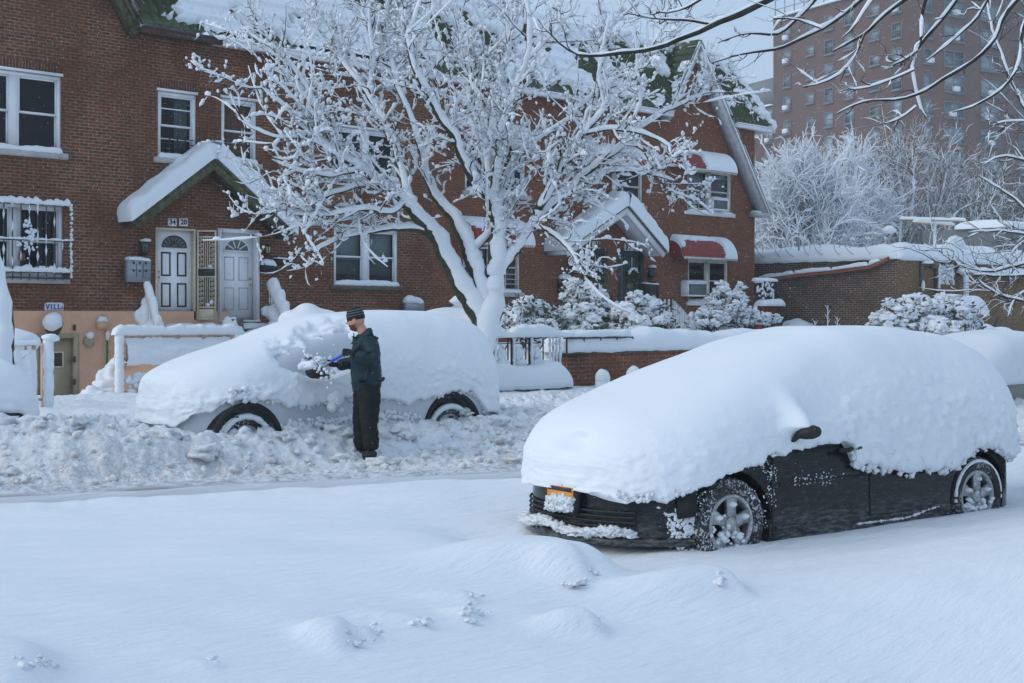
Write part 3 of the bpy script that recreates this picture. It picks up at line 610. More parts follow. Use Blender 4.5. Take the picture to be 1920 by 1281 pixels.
porch(hs[2], FU(1062, 28.2), FZ(1062, 470, 28.2), FU(1176, 28.2), FZ(1176, 388, 28.2), FU(1248, 28.2), FZ(1248, 474, 28.2), .75, 'white_paint', 'white_paint', .36)
# ---- doors
def panels(mb, u0, u1, z0, z1, rows, V, t=.02, w=.02):
    pass
def arch_fan(mb, cu, cz, r, V, n=6, t=.025):
    a = np.linspace(0, np.pi, 20); pts = [(cu+r*math.cos(x), V, cz+r*.8*math.sin(x)) for x in a]
    mb.tube(pts, t*.6, 5); mb.bar((cu-r, V, cz), (cu+r, V, cz), t)
    for k in range(1, n): x = math.pi*k/n; mb.bar((cu+.25*r*math.cos(x), V, cz+.25*r*.8*math.sin(x)), (cu+r*math.cos(x), V, cz+r*.8*math.sin(x)), t*.7)
def fan_glass(cu, cz, r, V, mat, parent):
    a = np.linspace(0, np.pi, 20); pts = [(cu+r*math.cos(x), V, cz+r*.8*math.sin(x)) for x in a]; return MB().add(pts, [tuple(range(20))]).build('fanlight', mat, parent)
# door 34-20: white, black trim round its panels, cream jamb, open storm gate
u0, u1, z0, z1 = door1; V = FV+.06; fr = MB()
for a, b, c, d in ((u0, u0+.05, z0, z1), (u1-.05, u1, z0, z1), (u0+.05, u1-.05, z1-.05, z1)): fr.box(a, b, FV-.03, FV+.1, c, d)
D1 = MB().box(u0+.05, u1-.05, V, V+.045, z0, z1-.05).build('door', M['white_door'], hs[0]); D1['label'] = 'white door with black panel trim and an arched dark fanlight'
fr.build('door_frame', M['gate_paint'], D1); dw = u1-u0-.1; cu = (u0+u1)/2; tr = MB()
for a in (u0+.05+dw*.14, u0+.05+dw*.58):
    for c, d in ((z0+.30, z0+.86), (z0+1.02, z0+1.58)):
        b = a+dw*.26; wq = .035
        tr.box(a, b, V-.012, V-.001, c, c+wq); tr.box(a, b, V-.012, V-.001, d-wq, d); tr.box(a, a+wq, V-.012, V-.001, c+wq, d-wq); tr.box(b-wq, b, V-.012, V-.001, c+wq, d-wq)
tr.build('panel_trim', M['black_plastic'], D1); fan_glass(cu, z0+1.70, dw*.34, V-.004, M['lamp_glass'], D1); t_ = MB(); arch_fan(t_, cu, z0+1.70, dw*.34, V-.012, 8, .02); t_.build('fanlight_bars', M['black_plastic'], D1)
t_ = MB(); blobs(t_, [(u0+.11, V-.04, z0+.98), (u0+.11, V-.04, z0+1.12)], .03, 1, .05); t_.build('handle', M['brass'], D1, True)
# door, white six panel with half round fanlight
u0, u1, z0, z1 = door2; fr = MB()
for a, b, c, d in ((u0, u0+.09, z0, z1), (u1-.13, u1, z0, z1), (u0+.09, u1-.13, z1-.1, z1)): fr.box(a, b, FV-.035, FV+.1, c, d); fr.box(a+.015, b-.015, FV-.06, FV-.036, c, d)
fr.box(u0, u1, FV-.07, FV+.1, z0-.05, z0)
D2 = MB().box(u0+.09, u1-.13, V, V+.045, z0, z1-.1).build('door', M['white_door'], hs[1]); D2['label'] = 'white panelled door with a half round fanlight and a brown smudge'
fr.build('door_frame', M['white_paint'], D2); dw = u1-u0-.22; cu = u0+.09+dw/2; tr = MB()
for a in (cu-dw*.36, cu+dw*.07):
    for c, d in ((z0+.24, z0+.78), (z0+.95, z0+1.52)):
        b = a+dw*.29; wq = .02
        tr.box(a, b, V-.007, V-.001, c, c+wq); tr.box(a, b, V-.007, V-.001, d-wq, d); tr.box(a, a+wq, V-.007, V-.001, c+wq, d-wq); tr.box(b-wq, b, V-.007, V-.001, c+wq, d-wq)
tr.build('panel_trim', M['old_paint'], D2); fan_glass(cu, z0+1.66, dw*.36, V-.004, M['lamp_glass'], D2); t_ = MB(); arch_fan(t_, cu, z0+1.66, dw*.38, V-.012, 5, .035); t_.build('fanlight_bars', M['white_paint'], D2)
t_ = MB(); blobs(t_, [(u1-.21, V-.05, z0+.86), (u1-.21, V-.03, z0+1.0)], .035, 1, .05); t_.build('handle', M['brass'], D2, True)
t_ = MB(); t_.add([(cu+.04*math.cos(a)*4.4, V-.0025, z0+1.12+.2*math.sin(a)) for a in np.linspace(0, 6.28, 20, endpoint=False)], [tuple(range(20))]);
# storm gate swung open beside the first door
ug = door1[1]+.02; gw = .26; gz0, gz1 = ZT+.0, door1[3]-.02; dirx = np.array([.80, -.60, 0]); org = np.array([ug, FV-.05, 0])
gp = lambda a, z, off=0: org+dirx*a+np.array([.6, .8, 0])*off+np.array([0, 0, z])
gt = MB()
for a, b in ((0, .035), (gw-.035+.18, gw+.18)): gt.bar(gp((a+b)/2, gz0), gp((a+b)/2, gz1), .04, .03)
GW = gw+.18
for z in (gz0+.02, gz0+.3, gz0+1.02, gz0+1.22, gz1-.16, gz1-.02): gt.bar(gp(0, z), gp(GW, z), .03, .035)
for k in range(1, 5):
    a = GW*.5+(k-2.5)*.045
    gt.bar(gp(a, gz0+.3), gp(a, gz1-.16), .014)
for z in np.arange(gz0+.38, gz1-.2, .115):
    if gz0+.98 < z < gz0+1.26: continue
    for c0 in (GW*.2, GW*.8):
        th = np.linspace(0, 4.2*np.pi, 18); rr_ = .052*(1-th/(4.6*np.pi)); gt.tube([gp(c0+r_*math.cos(x), z+r_*math.sin(x)) for x, r_ in zip(th, rr_)], .009, 4)
SG = gt.build('storm_gate', M['gate_paint'], hs[0]); SG['label'] = 'cream scrolled iron storm gate standing open'
t_ = MB(); t_.box(0, 1, 0, 1, 0, 1, lambda v: np.array([gp(.05+a*(GW-.1), gz0+.31+c*.7, .02+b*.01) for a, b, c in v])); t_.build('screen', M['olive_wood'], SG)
t_ = MB(); t_.box(0, 1, 0, 1, 0, 1, lambda v: np.array([gp(.03+a*(GW-.06), gz0+1.04+c*.16, -.03+b*.05) for a, b, c in v])); t_.build('lock_plate', M['dark_green_metal'], SG)
t_ = MB(); t_.box(0, 1, 0, 1, 0, 1, lambda v: np.array([gp(.02+a*(GW-.04), gz0+.0+c*.26, .0+b*.03) for a, b, c in v])); t_.build('kick_plate', M['gate_paint'], SG)
s = MB(); blobs(s, [gp(.3, gz0+1.26, -.02), gp(.25, gz0+.36, -.02), gp(.33, gz0+.42, -.02)], .05, 1, .4); s.build('snow', M['snow'], SG, True)
# house numbers
def text(body, u, z, size, V, mat, parent, name, tilt=0, thick=.006, bold=.0):
    cu_ = bpy.data.curves.new(name, 'FONT'); cu_.body = body; cu_.size = size; cu_.extrude = thick; cu_.align_x = 'CENTER'; cu_.align_y = 'CENTER'; cu_.offset = bold
    ob = bpy.data.objects.new(name, cu_); C.objects.link(ob); ob.rotation_euler = (R(90), 0, R(tilt)); ob.location = (u, V, z)
    bpy.context.view_layer.update(); dg = bpy.context.evaluated_depsgraph_get(); me = bpy.data.meshes.new_from_object(ob.evaluated_get(dg)); me.transform(ob.matrix_world)
    bpy.data.objects.remove(ob); bpy.data.curves.remove(cu_); return meshobj(name, me, M[mat], parent, False)
for k, (px, s_) in enumerate(((322, '34'), (343, '20'))):
    u = FU(px, FV); z = FZ(px, 417, FV); pl = MB(); pl.box(u-.11, u+.11, FV-.03, FV-.002, z-.09, z+.09)
    pl_ = pl.build('number_plate', M['white_door'], hs[0]); text(s_, u, z, .17, FV-.035, 'number_black', pl_, 'number', bold=.004)
for px0, px1, py, s_, hh in ((1098, 1124, 459, '34  16', hs[2]), (1170, 1196, 464, '34  14', hs[3])):
    u0, u1 = FU(px0, FV), FU(px1, FV); z = FZ((px0+px1)/2, py, FV); pl_ = MB().box(u0, u1, FV-.03, FV-.002, z-.11, z+.11).build('number_plate', M['cream'], hh)
    text(s_, (u0+u1)/2, z, .24, FV-.035, 'number_black', pl_, 'number', bold=.006)
# dark storm doors of the right pair with wreaths
for (u0, u1, z0, z1), hh, wz in ((door3, hs[2], 1.25), (door4, hs[3], 1.3)):
    d_ = MB(); d_.box(u0, u0+.14, FV-.02, FV+.08, z0, z1); d_.box(u1-.14, u1, FV-.02, FV+.08, z0, z1); d_.box(u0+.14, u1-.14, FV-.02, FV+.08, z1-.16, z1); d_.box(u0+.14, u1-.14, FV-.02, FV+.08, z0, z0+.3)
    for k in range(1, 8): u = u0+.14+(u1-u0-.28)*k/8; d_.bar((u, FV-.01, z0+.3), (u, FV-.01, z1-.16), .018)
    for z in np.arange(z0+.45, z1-.25, .19):
        for c0 in (.27, .73):
            cc = u0+.14+(u1-u0-.28)*c0; th = np.linspace(0, 2*np.pi, 12); d_.tube([(cc+.085*math.cos(x), FV-.012, z+.085*math.sin(x)) for x in th], .011, 4)
    D = d_.build('storm_door', M['dark_green_metal'], hh)
    MB().box(u0+.14, u1-.14, FV+.06, FV+.075, z0+.3, z1-.16).build('door_leaf', M['shade_grey'], D)
    if hh is hs[2]: MB().box(u0+(u1-u0)*.58, u0+(u1-u0)*.82, FV-.005, FV+.02, z0+.4, z1-.3).build('glass_strip', M['blind'], D)
    cu, cz = (u0+u1)/2, z0+wz; th = rng.uniform(0, 6.28, 420); rr_ = .24+rng.normal(0, .035, 420)
    wr = MB(); c = np.stack([cu+rr_*np.cos(th), FV-.09+rng.normal(0, .03, 420), cz+rr_*np.sin(th)], -1); blobs(wr, c, rng.uniform(.015, .04, 420), 1, .8, 3)
    th = np.linspace(0, 2*np.pi, 24); wr.tube([(cu+.24*math.cos(x), FV-.08, cz+.24*math.sin(x)) for x in th], .05, 8)
    wo_ = wr.build('wreath', M['wreath']); tag(wo_, 'green wreath on the dark door under number 34 %s' % ('16, half hidden by branches' if hh is hs[2] else '14, topped with a lump of snow'), 'wreath', 'wreaths on the dark doors')
    s = MB(); th = rng.uniform(.5, 2.9, 40); blobs(s, np.stack([cu+.25*np.cos(th), np.full(40, FV-.13), cz+.25*np.sin(th)+.02], -1), rng.uniform(.02, .06, 40), 1, .4); s.build('snow', M['snow'], wo_, True)
    MB().box(cu-.015, cu+.015, FV-.06, FV-.05, cz+.2, z1-.2).build('ribbon', M['gate_paint'], wo_)
# basement door
u0, u1, z0, z1 = bdoor; V = FV+.02; d_ = MB(); d_.box(u0+.1, u1-.12, V, V+.05, z0, z1-.1); BD = d_.build('basement_door', M['beige_paint'], hs[0])
f = MB()
for a, b, c, d in ((u0, u0+.1, z0, z1), (u1-.12, u1, z0, z1), (u0+.1, u1-.12, z1-.1, z1)): f.box(a, b, FV-.06, FV+.08, c, d)
f.build('door_frame', M['beige_paint'], BD)
uu0, uu1 = FU(90, FV), FU(117, FV); zz0, zz1 = FZ(105, 687, FV), FZ(105, 662, FV)
f = MB()
for a, b, c, d in ((uu0-.03, uu1+.03, zz1, zz1+.03), (uu0-.03, uu1+.03, zz0-.03, zz0), (uu0-.03, uu0, zz0, zz1), (uu1, uu1+.03, zz0, zz1)): f.box(a, b, V-.02, V-.001, c, d)
f.build('window_frame', M['gate_paint'], BD); MB().box(uu0, uu1, V-.008, V-.001, zz0, zz1).build('pane', M['brown_wood'], BD)
f = MB()
for z in (z0+.55, z0+1.05, z0+1.75): f.box(u1-.15, u1-.09, FV-.08, FV-.061, z, z+.13)
f.build('hinge', M['brown_wood'], BD); f = MB(); blobs(f, [(u0+.42, V-.02, 1.79-75*.0117)], .03, 1, .1); f.build('handle', M['brown_wood'], BD, True)
# landing + front steps (snow covered) of the left pair
lu0, lu1 = FU(297, FV), FU(400, FV); st = thing('front_steps', (lu1, 28, 0), 'snowy front landing with a peach painted edge below the black trimmed door', 'steps')
MB().box(lu0, lu1-.4, FV-.75, FV-.05, -.2, ZT-.16).build('landing', M['stucco'], st); MB().box(lu1-.4, FU(498, FV), FV-.75, FV-.05, -.2, ZT-.22).build('brick_landing', M['brick'], st)
mb = MB()
for k in range(6): mb.box(lu1+.1, FU(500, FV)+.1, FV-.75-.3*(k+1), FV-.75-.3*k, -.2, ZT-.22-.2*(k+1))
mb.build('step', M['brick'], st)
s = MB(); drift(s, (lu0+.02, FV-.4, ZT-.17), (lu1-.3, FV-.4, ZT-.17), .66, .1, .06, .4, 2); drift(s, (lu1-.2, FV-.3, ZT-.23), (FU(498, FV), FV-.3, ZT-.23), .66, .12, .06, .5, 2)
for k in range(6): drift(s, (lu1+.1, FV-.9-.3*k, ZT-.22-.2*(k+1)), (FU(500, FV)+.1, FV-.9-.3*k, ZT-.22-.2*(k+1)), .32, .16, .06, .5, 2)
blobs(s, [(lu1+.02, FV-.7, ZT-.1), (lu1+.05, FV-.8, ZT-.35), (lu1-.1, FV-.95, ZT-.42)], np.array([.18, .25, .22]), 3, .4); s.build('snow', M['snow'], st, True)
MB().box(lu1-.02, lu1+.3, FV-.82, FV-.5, ZT-.6, ZT+.02).build('brick_pier', M['dark_sill'], st)
# ---- awnings
def awning(h, u0, u1, zb, zt, out, snowfun, seed):
    n = 40; th = np.linspace(0, np.pi/2, n); prof = np.stack([out*np.sin(th), zb+(zt-zb)*np.cos(th)], -1)
    us = np.linspace(u0, u1, 5); mb = MB()
    rib = .034*np.abs(np.sin(np.arange(n)*np.pi/4.0)); G = np.array([[(u, FV-.01-p[0]-rib[k], p[1]+rib[k]) for k, p in enumerate(prof)] for u in us]); mb.grid(G)
    for u in (u0, u1): mb.add([(u, FV-.01, zb)]+[(u, FV-.01-p[0], p[1]) for p in prof[::-1]], [tuple(range(n+1))])
    A_ = mb.build('awning', M['awning_red'], h)
    tr = MB(); m = int((u1-u0)/.09)
    for k in range(m): a = u0+(u1-u0)*k/m; b = u0+(u1-u0)*(k+1)/m; tr.prism([(a, zb+.03), (b, zb+.03), (b, zb-.03), ((a+b)/2, zb-.075), (a, zb-.03)], out+.012, out+.03, lambda v: np.stack([v[:, 0], FV-v[:, 2], v[:, 1]], -1))
    tr.build('valance', M['cream'], A_)
    s = MB(); us = np.linspace(u0-.02, u1+.05, 90); q = np.linspace(0, 1, 34); Uc, Q = np.meshgrid(us, q, indexing='ij'); a_ = Q*np.pi/2
    m = snowfun((Uc-u0)/(u1-u0), Q)+.5*fbm(Uc*2+seed, Q*2, seed, 3); edge = np.sqrt(np.clip(np.minimum((Uc-u0+.02)/.15, (u1+.05-Uc)/.15), 0, 1)); off = (-.05+ss(-.05, .35, m)*.235*(1-.4*Q))*edge-.03*(1-edge)
    s.grid(np.stack([Uc, FV-.01-(out+off*.8)*np.sin(a_), zb+(zt-zb+off)*np.cos(a_)-.0], -1)); s.build('snow', M['snow'], A_, True)
    return A_
aw = lambda x0, x1, yb, dz, V=28.35: (FU(x0, V), FU(x1, V), FZ((x0+x1)/2, yb, V), FZ((x0+x1)/2, yb, V)+dz)
a = aw(1287, 1386, 319, .52); awning(hs[3], *a, .55, lambda x, q: np.where(x < .1, .15, 1.5*ss(.25, .6, x+.25*(q-.5)*0-.35*q*0)-.35+.5*ss(.6, 0, q)), 1)
a = aw(1286, 1386, 484, .58); awning(hs[3], *a, .55, lambda x, q: -.25+.9*ss(.45, .0, q)+1.2*ss(.72, .85, x)+.9*ss(.14, 0, x)*ss(.9, .3, q), 2)
a = aw(872, 1005, 268, .5); awning(hs[2], *a, .65, lambda x, q: .45-.3*q+.5*ss(.5, 1, x), 3)
a = aw(892, 1002, 458, .6); awning(hs[2], *a, .65, lambda x, q: .35-.5*q+.9*ss(.6, .9, x), 4)
a = aw(1090, 1214, 306, .5); awning(hs[3], *a, .65, lambda x, q: .4-.3*q, 5)
# ---- air conditioners
def ac(px0, px1, pyt, pyb, label, V=28.7):
    u0, u1 = FU(px0, V), FU(px1, V); xm = (px0+px1)/2; z0, z1 = FZ(xm, pyb, V), FZ(xm, pyt, V)
    r_ = thing('air_conditioner', ((u0+u1)/2, V+.2, z0), label, 'air conditioner', 'window air conditioners')
    mb = MB(); fr = .05
    for a, b, c, d in ((u0, u1, z1-fr, z1), (u0, u1, z0, z0+fr), (u0, u0+fr, z0+fr, z1-fr), (u1-fr, u1, z0+fr, z1-fr)): mb.box(a, b, V, V+.5, c, d)
    mb.box(u0+fr, u1-fr, V+.06, V+.48, z0+fr, z1-fr); mb.build('casing', M['white_paint'], r_)
    g = MB()
    for k in range(14): z = z0+fr+(z1-z0-2*fr)*(k+.5)/14; g.box(u0+fr, u1-fr, V+.03, V+.055, z-.008, z+.006)
    g.build('grille', M['shade_grey'], r_); s = MB(); drift(s, (u0, V+.2, z1), (u1, V+.2, z1), .42, .07, .05, .4, 2); s.build('snow', M['snow'], r_, True)
ac(1337, 1367, 373, 395, 'white air conditioner in the upstairs window of the end house'); ac(1290, 1328, 530, 556, 'white air conditioner in the ground floor window beside the snowy shrub')
# ---- small things on the facade
def lantern(px, pyt, pyb, label, mat='black_metal', glass='lamp_glass', w_=.12, snow=True):
    u = FU(px, FV-.15); z0, z1 = FZ(px, pyb, FV-.15), FZ(px, pyt, FV-.15); V = FV-.15; h_ = z1-z0; r_ = thing('wall_lantern', (u, V, z0), label, 'lantern', 'lanterns beside the doors')
    mb = MB(); mb.lathe([(0, z1-z0), (w_*.25, h_*.93), (w_*1.15, h_*.74), (w_*1.1, h_*.72), (0, h_*.72)], (u, V, z0), (0, 0, 1), 6); mb.lathe([(0, 0), (w_*.3, h_*.05), (w_*.75, h_*.2), (w_*.75, h_*.24), (0, h_*.24)], (u, V, z0), (0, 0, 1), 6)
    for k in range(6): a = k*math.pi/3; mb.bar((u+w_*.7*math.cos(a), V+w_*.7*math.sin(a), z0+h_*.22), (u+w_*.95*math.cos(a), V+w_*.95*math.sin(a), z0+h_*.73), .015)
    mb.bar((u, V, z0+h_*.12), (u, FV-.01, z0+h_*.12), .03); mb.box(u-.05, u+.05, FV-.03, FV-.002, z0+h_*.0, z0+h_*.4); mb.build('housing', M[mat], r_)
    g = MB(); g.lathe([(w_*.62, h_*.24), (w_*.85, h_*.71)], (u, V, z0), (0, 0, 1), 6); g.build('glass', M[glass], r_)
    if snow: s = MB(); blobs(s, [(u, V-.02, z1-h_*.16)], np.array([[w_*1.05, w_, w_*.55]]), 2, .4, flat=.3); s.build('snow', M['snow'], r_, True)
lantern(272, 447, 480, 'black wall lantern left of the black trimmed white door'); lantern(503, 456, 480, 'small lantern with a yellow glass right of the white door', 'black_metal', 'yellow_glass', .09, False)
lantern(1079, 486, 514, 'large black lantern capped with snow left of number 34 16', 'black_metal', 'lamp_glass', .19); lantern(1223, 497, 524, 'dark lantern with a thin snow cap right of number 34 14', 'black_metal', 'lamp_glass', .14)
def mailbox(px0, px1, pyt, pyb, label, mat, V=FV-.2, group='mailboxes on the house fronts', arch=False, snowh=.1, legs=False, name='mailbox'):
    u0, u1 = FU(px0, V), FU(px1, V); xm = (px0+px1)/2; z0, z1 = FZ(xm, pyb, V), FZ(xm, pyt, V); r_ = thing(name, ((u0+u1)/2, V, z0), label, name.replace('_', ' '), group)
    mb = MB(); mb.prism([(u0, z0), (u1, z0), (u1, z1-.05)]+([((u0+u1)/2, z1+.05)] if arch else [])+[(u0, z1)], 0, .19, lambda v: np.stack([v[:, 0], V+.195-v[:, 2], v[:, 1]], -1)); mb.build('box', M[mat], r_)
    s = MB(); drift(s, (u0-.02, V+.1, z1-.04), (u1+.02, V+.1, z1-.07), .22, snowh, .03, .3, 3); s.build('snow', M['snow'], r_, True); return r_, u0, u1, z0, z1
r_, u0, u1, z0, z1 = mailbox(241, 283, 484, 529, 'grey bank of six letter slots on the wall left of the storm doors', 'grey_metal', FV-.33, snowh=.09)
d_ = MB()
for a in (.22, .5, .78):
    for b in (.42, .75): u = u0+(u1-u0)*a; z = z0+(z1-z0)*b; d_.box(u-.02, u+.02, FV-.33-.012, FV-.33-.001, z, z+.05)
d_.box(u0+(u1-u0)*.03, u0+(u1-u0)*.97, FV-.33-.006, FV-.33-.001, z0+(z1-z0)*.5, z0+(z1-z0)*.515); 
for a in (.35, .65): d_.box(u0+(u1-u0)*a-.005, u0+(u1-u0)*a+.005, FV-.33-.006, FV-.33-.001, z0+.1, z1-.12)
d_.build('slot', M['number_black'], r_)
mailbox(496, 520, 494, 509, 'black mailbox with a wedge of snow right of the white door', 'black_plastic', snowh=.14); mailbox(519, 544, 482, 496, 'small black mailbox beside the snow wedged one', 'black_plastic', snowh=.05)
mailbox(763, 796, 565, 583, 'blue grey utility box with a heap of snow under the blinded window', 'grey_metal', snowh=.2, name='utility_box')
mailbox(1054, 1074, 521, 552, 'black mailbox under the large snow capped lantern', 'black_plastic', snowh=.16); mailbox(1211, 1236, 530, 556, 'black peaked mailbox under the dark lantern beside number 34 14', 'black_plastic', arch=True, snowh=.06)
# basement wall fittings
u, z = FU(100, FV-.3), FZ(100, 606, FV-.3); gl = thing('globe_lamp', (u, FV-.3, z-.3), 'round lamp buried in a ball of snow over the basement door', 'lamp')
mb = MB(); mb.lathe([(0, -.26), (.1, -.26), (.17, -.15), (.21, 0), (.15, .14), (0, .2)], (u, FV-.3, z), (0, 0, 1), 18); mb.bar((u, FV-.3, z-.2), (u, FV-.03, z-.28), .04); mb.build('globe', M['brown_wood'], gl, True)
s = MB(); blobs(s, [(u-.05, FV-.38, z+.03)], np.array([[.22, .18, .19]]), 3, .25, 1.2); s.build('snow', M['snow'], gl, True)
u, z = FU(101, FV), FZ(101, 576, FV); pl = MB().box(u-.22, u+.22, FV-.02, FV-.003, z-.075, z+.075).build('house_sign', M['white_door']); tag(pl, 'white tile sign reading VILLA above the snowy globe lamp', 'sign')
for k, ch in enumerate('VILL'): text(ch, u-.16+.09*k, z, .15, FV-.025, 'villa_blue', pl, 'letter', bold=.006)
text('A', u+.185, z-.02, .11, FV-.025, 'shade_grey', pl, 'letter')
s = MB(); drift(s, (u-.22, FV-.02, z+.07), (u+.22, FV-.02, z+.07), .06, .03); s.build('snow', M['snow'], pl, True)
u, z = FU(188, FV), FZ(188, 609, FV); v_ = MB().box(u-.13, u+.13, FV-.16, FV-.033, z-.09, z+.07).build('vent_box', M['stucco']); tag(v_, 'small peach vent box with a snow cap on the painted wall', 'vent box'); s = MB(); drift(s, (u-.13, FV-.1, z+.07), (u+.13, FV-.1, z+.07), .14, .12); s.build('snow', M['snow'], v_, True)
u, z = FU(164, FV), FZ(164, 641, FV); v_ = MB().lathe([(0, .0), (.11, .0), (.13, .03), (.13, .1), (0, .1)], (u, FV-.13, z), (0, 1, 0), 20).build('round_vent', M['beige_paint'], None, True); tag(v_, 'round beige vent with a tuft of snow right of the basement door', 'vent'); s = MB(); blobs(s, [(u, FV-.12, z+.14)], .09, 2, .4); s.build('snow', M['snow'], v_, True)
p = [(FU(201, FV-.08), FV-.08, FZ(201, 632, FV)), (FU(200.5, FV-.08), FV-.1, FZ(201, 660, FV)), (FU(199, FV-.08), FV-.1, FZ(201, 690, FV)), (FU(193, FV-.1), FV-.12, FZ(201, 715, FV)), (FU(192, FV-.1), FV-.12, FZ(201, 745, FV))]
v_ = MB().tube(p, .022, 8).build('garden_hose', M['hose'], None, True); tag(v_, 'green garden hose hanging down the peach wall', 'hose'); s = MB(); blobs(s, [(p[0][0], FV-.1, p[0][2]+.04)], np.array([[.05, .05, .12]]), 2, .3); s.build('snow', M['snow'], v_, True)
# snow pile at the foot of the peach wall
s = MB(); pts = [(215, 715, 24.8, .42, .40), (185, 738, 24.4, .38, .28), (235, 700, 25, .4, .4), (260, 735, 24.5, .5, .3)]
c = np.array([(FU(a, V), V, FZ(a, b, V)-.15) for a, b, V, r1, r2 in pts]); blobs(s, c, np.array([[r1, r1, r2] for *_, r1, r2 in pts]), 4, .4, 2.2); v_ = s.build('snow_heap', M['snow_rough'], None, True); tag(v_, 'shovelled snow heap below the green hose', 'snow heap')
# ---------------------------------------------------------------- yard fences, walls, steps
def snow_rail(mb, a, b, w=.16, h=.16, sd=0): drift(mb, a, b, w, h, .04, .35, 4, seed=sd, drop=.02)
# peach railing in front of the left pair (painted bars over a low peach wall, plastered with snow)
V = 24.0; u0, u1 = FU(216, V), FU(437, V); zt = 1.47; fence = thing('yard_fence', (u0, V, .2), 'peach railing over a low peach wall with deep snow, below the storm doors', 'fence')
mb = MB()
for u in (u0+.06, u0+.52, FU(330, V), FU(380, V), u1-.05): mb.box(u-.05, u+.05, V-.05, V+.05, .1, zt)
mb.bar((u0, V, zt-.03), (u1, V, zt-.03), .05); mb.bar((u0, V, 1.0), (u1, V, 1.0), .05)
for k in range(int((u1-u0)/.13)): mb.bar((u0+.1+k*.13, V, .95), (u0+.1+k*.13, V, zt), .025)
mb.build('railing', M['peach'], fence); MB().box(u0+.1, u1, V-.08, V+.08, 0, .93).build('low_wall', M['stucco'], fence)
s = MB(); snow_rail(s, (u0-.05, V, zt), (u1+.1, V, zt), .26, .17, 1)
for k in range(60): pass
n1, n2 = 150, 26; a = np.linspace(u0+.18, u1-.1, n1)[:, None]; q = np.linspace(0, 1, n2)[None]
top = 1.40-.0*a; zz = .88+(top-.88)*q-.12*ss(.3, .7, q)*pn(a*2.2, 3, 0)*0; th = (.13+.07*fbm(a*1.6, q*2, 3, 3))*np.sin(np.pi*np.clip(q*.86+.07, 0, 1))**.6*(1-.75*ss(.62, .95, q+.25*pn(a*1.5, 0, 5)))
s.grid(np.stack([a+0*q, V-.03-th, zz+0*a], -1)); zz2 = .88+(top-.88)*q
for u in (u0+.06,): 
    n = 30; z = np.linspace(.15, zt, n); s.tube(np.stack([np.full(n, u), np.full(n, V-.05), z], -1), .085+.02*rng.normal(size=n)*.4, 8)
c = np.stack([rng.uniform(u0+.2, u0+.75, 60), np.full(60, V-.09), rng.uniform(.35, .72, 60)], -1); blobs(s, c, rng.uniform(.02, .08, 60), 1, .5)
s.build('snow', M['snow'], fence, True)
# left yard fence
V = 21.0; u0, u1 = FU(-70, V), FU(90, V); zt = 1.36; f2 = thing('yard_fence', (u1, V, .2), 'tan railing thick with snow in front of the basement door, behind the leftmost car', 'fence')
mb = MB(); mb.bar((u0, V, zt), (u1-.2, V, zt), .04); mb.bar((u0, V, .5), (u1, V, .5), .04); mb.box(u1-.1, u1, V-.05, V+.05, .1, zt+.02); mb.box(u1-.26, u1-.22, V-.03, V+.03, .4, zt)
for k in range(int((u1-u0)/.2)): mb.bar((u0+k*.2, V, .45), (u0+k*.2, V, zt), .03)
mb.build('railing', M['peach'], f2)
s = MB(); snow_rail(s, (u0, V, zt+.01), (u1-.15, V, zt+.01), .14, .05, 2); a = np.linspace(u0, u1-.24, 130)[:, None]; q = np.linspace(0, 1, 30)[None]
s.grid(np.stack([a+0*q, V-.04-(.10+.035*np.cos((a-u0)*2*np.pi/.2)+.03*fbm(a*5, q*4, 1, 3))*np.sin(np.pi*np.clip(q*.9+.05, 0, 1))**.5, .42+(zt-.08-.42)*q+0*a], -1))
n = 40; z = np.linspace(.2, zt+.08, n); s.tube(np.stack([np.full(n, u1-.02), np.full(n, V-.05), z], -1), .085+.02*fbm(z*7, 0, 0, 3), 9); blobs(s, [(u1+.02, V-.04, zt+.1)], np.array([[.14, .12, .07]]), 2, .4)
s.build('snow', M['snow'], f2, True); s = MB(); blobs(s, [(FU(32, V+1), V+1, 1.38)], np.array([[.35, .3, .22]]), 3, .25); tag(s.build('snow_mound', M['snow'], None, True), 'low snow mound behind the tan railing by the basement door', 'snow heap')
# stair rail with thick snow at the foot of the mailbox; iron rail right of the white door
def stair_rail(px0, py0, px1, py1, V, label, n, col, fat, fv=None):
    a = np.array([FU(px0, V), V, FZ(px0, py0, V)]); b = np.array([FU(px1, V-.9), V-.9, FZ(px1, py1, V-.9)]); r_ = thing('stair_rail', (a[0], V, b[2]-.9), label, 'railing', 'stair railings')
    mb = MB(); mb.bar(a, b, .04)
    for k in range(n): p = a+(b-a)*k/(n-1); mb.bar(p, p-[0, 0, .85], .022)
    mb.bar(a-[0, 0, .82], b-[0, 0, .82], .03); mb.build('rail', M[col], r_)
    s = MB(); drift(s, a+[0, 0, .02], b+[0, 0, .02], fat, fat*1.1, .04, .5, 3)
    for k in range(n): 
        p = a+(b-a)*k/(n-1); m_ = 12; z = np.linspace(0, .8, m_); s.tube(np.stack([np.full(m_, p[0]-.02), np.full(m_, p[1]-.02), p[2]-z], -1), np.clip(.018+.014*rng.normal(size=m_), .004, .05), 6)
    return r_, s, a, b
r_, s, a, b = stair_rail(274, 532, 297, 618, FV-.9, 'snow wrapped stair rail under the grey letter slots', 4, 'peach', .16)
blobs(s, [a+[-.1, -.1, -.75], a+[.05, -.2, -1.05], a+[-.02, -.1, -.45]], np.array([[.2, .2, .26], [.26, .22, .3], [.13, .12, .2]]), 3, .4); s.build('snow', M['snow'], r_, True)
r_, s, a, b = stair_rail(506, 532, 536, 600, FV-.6, 'black iron stair rail heaped with snow right of the white door', 8, 'black_metal', .24)
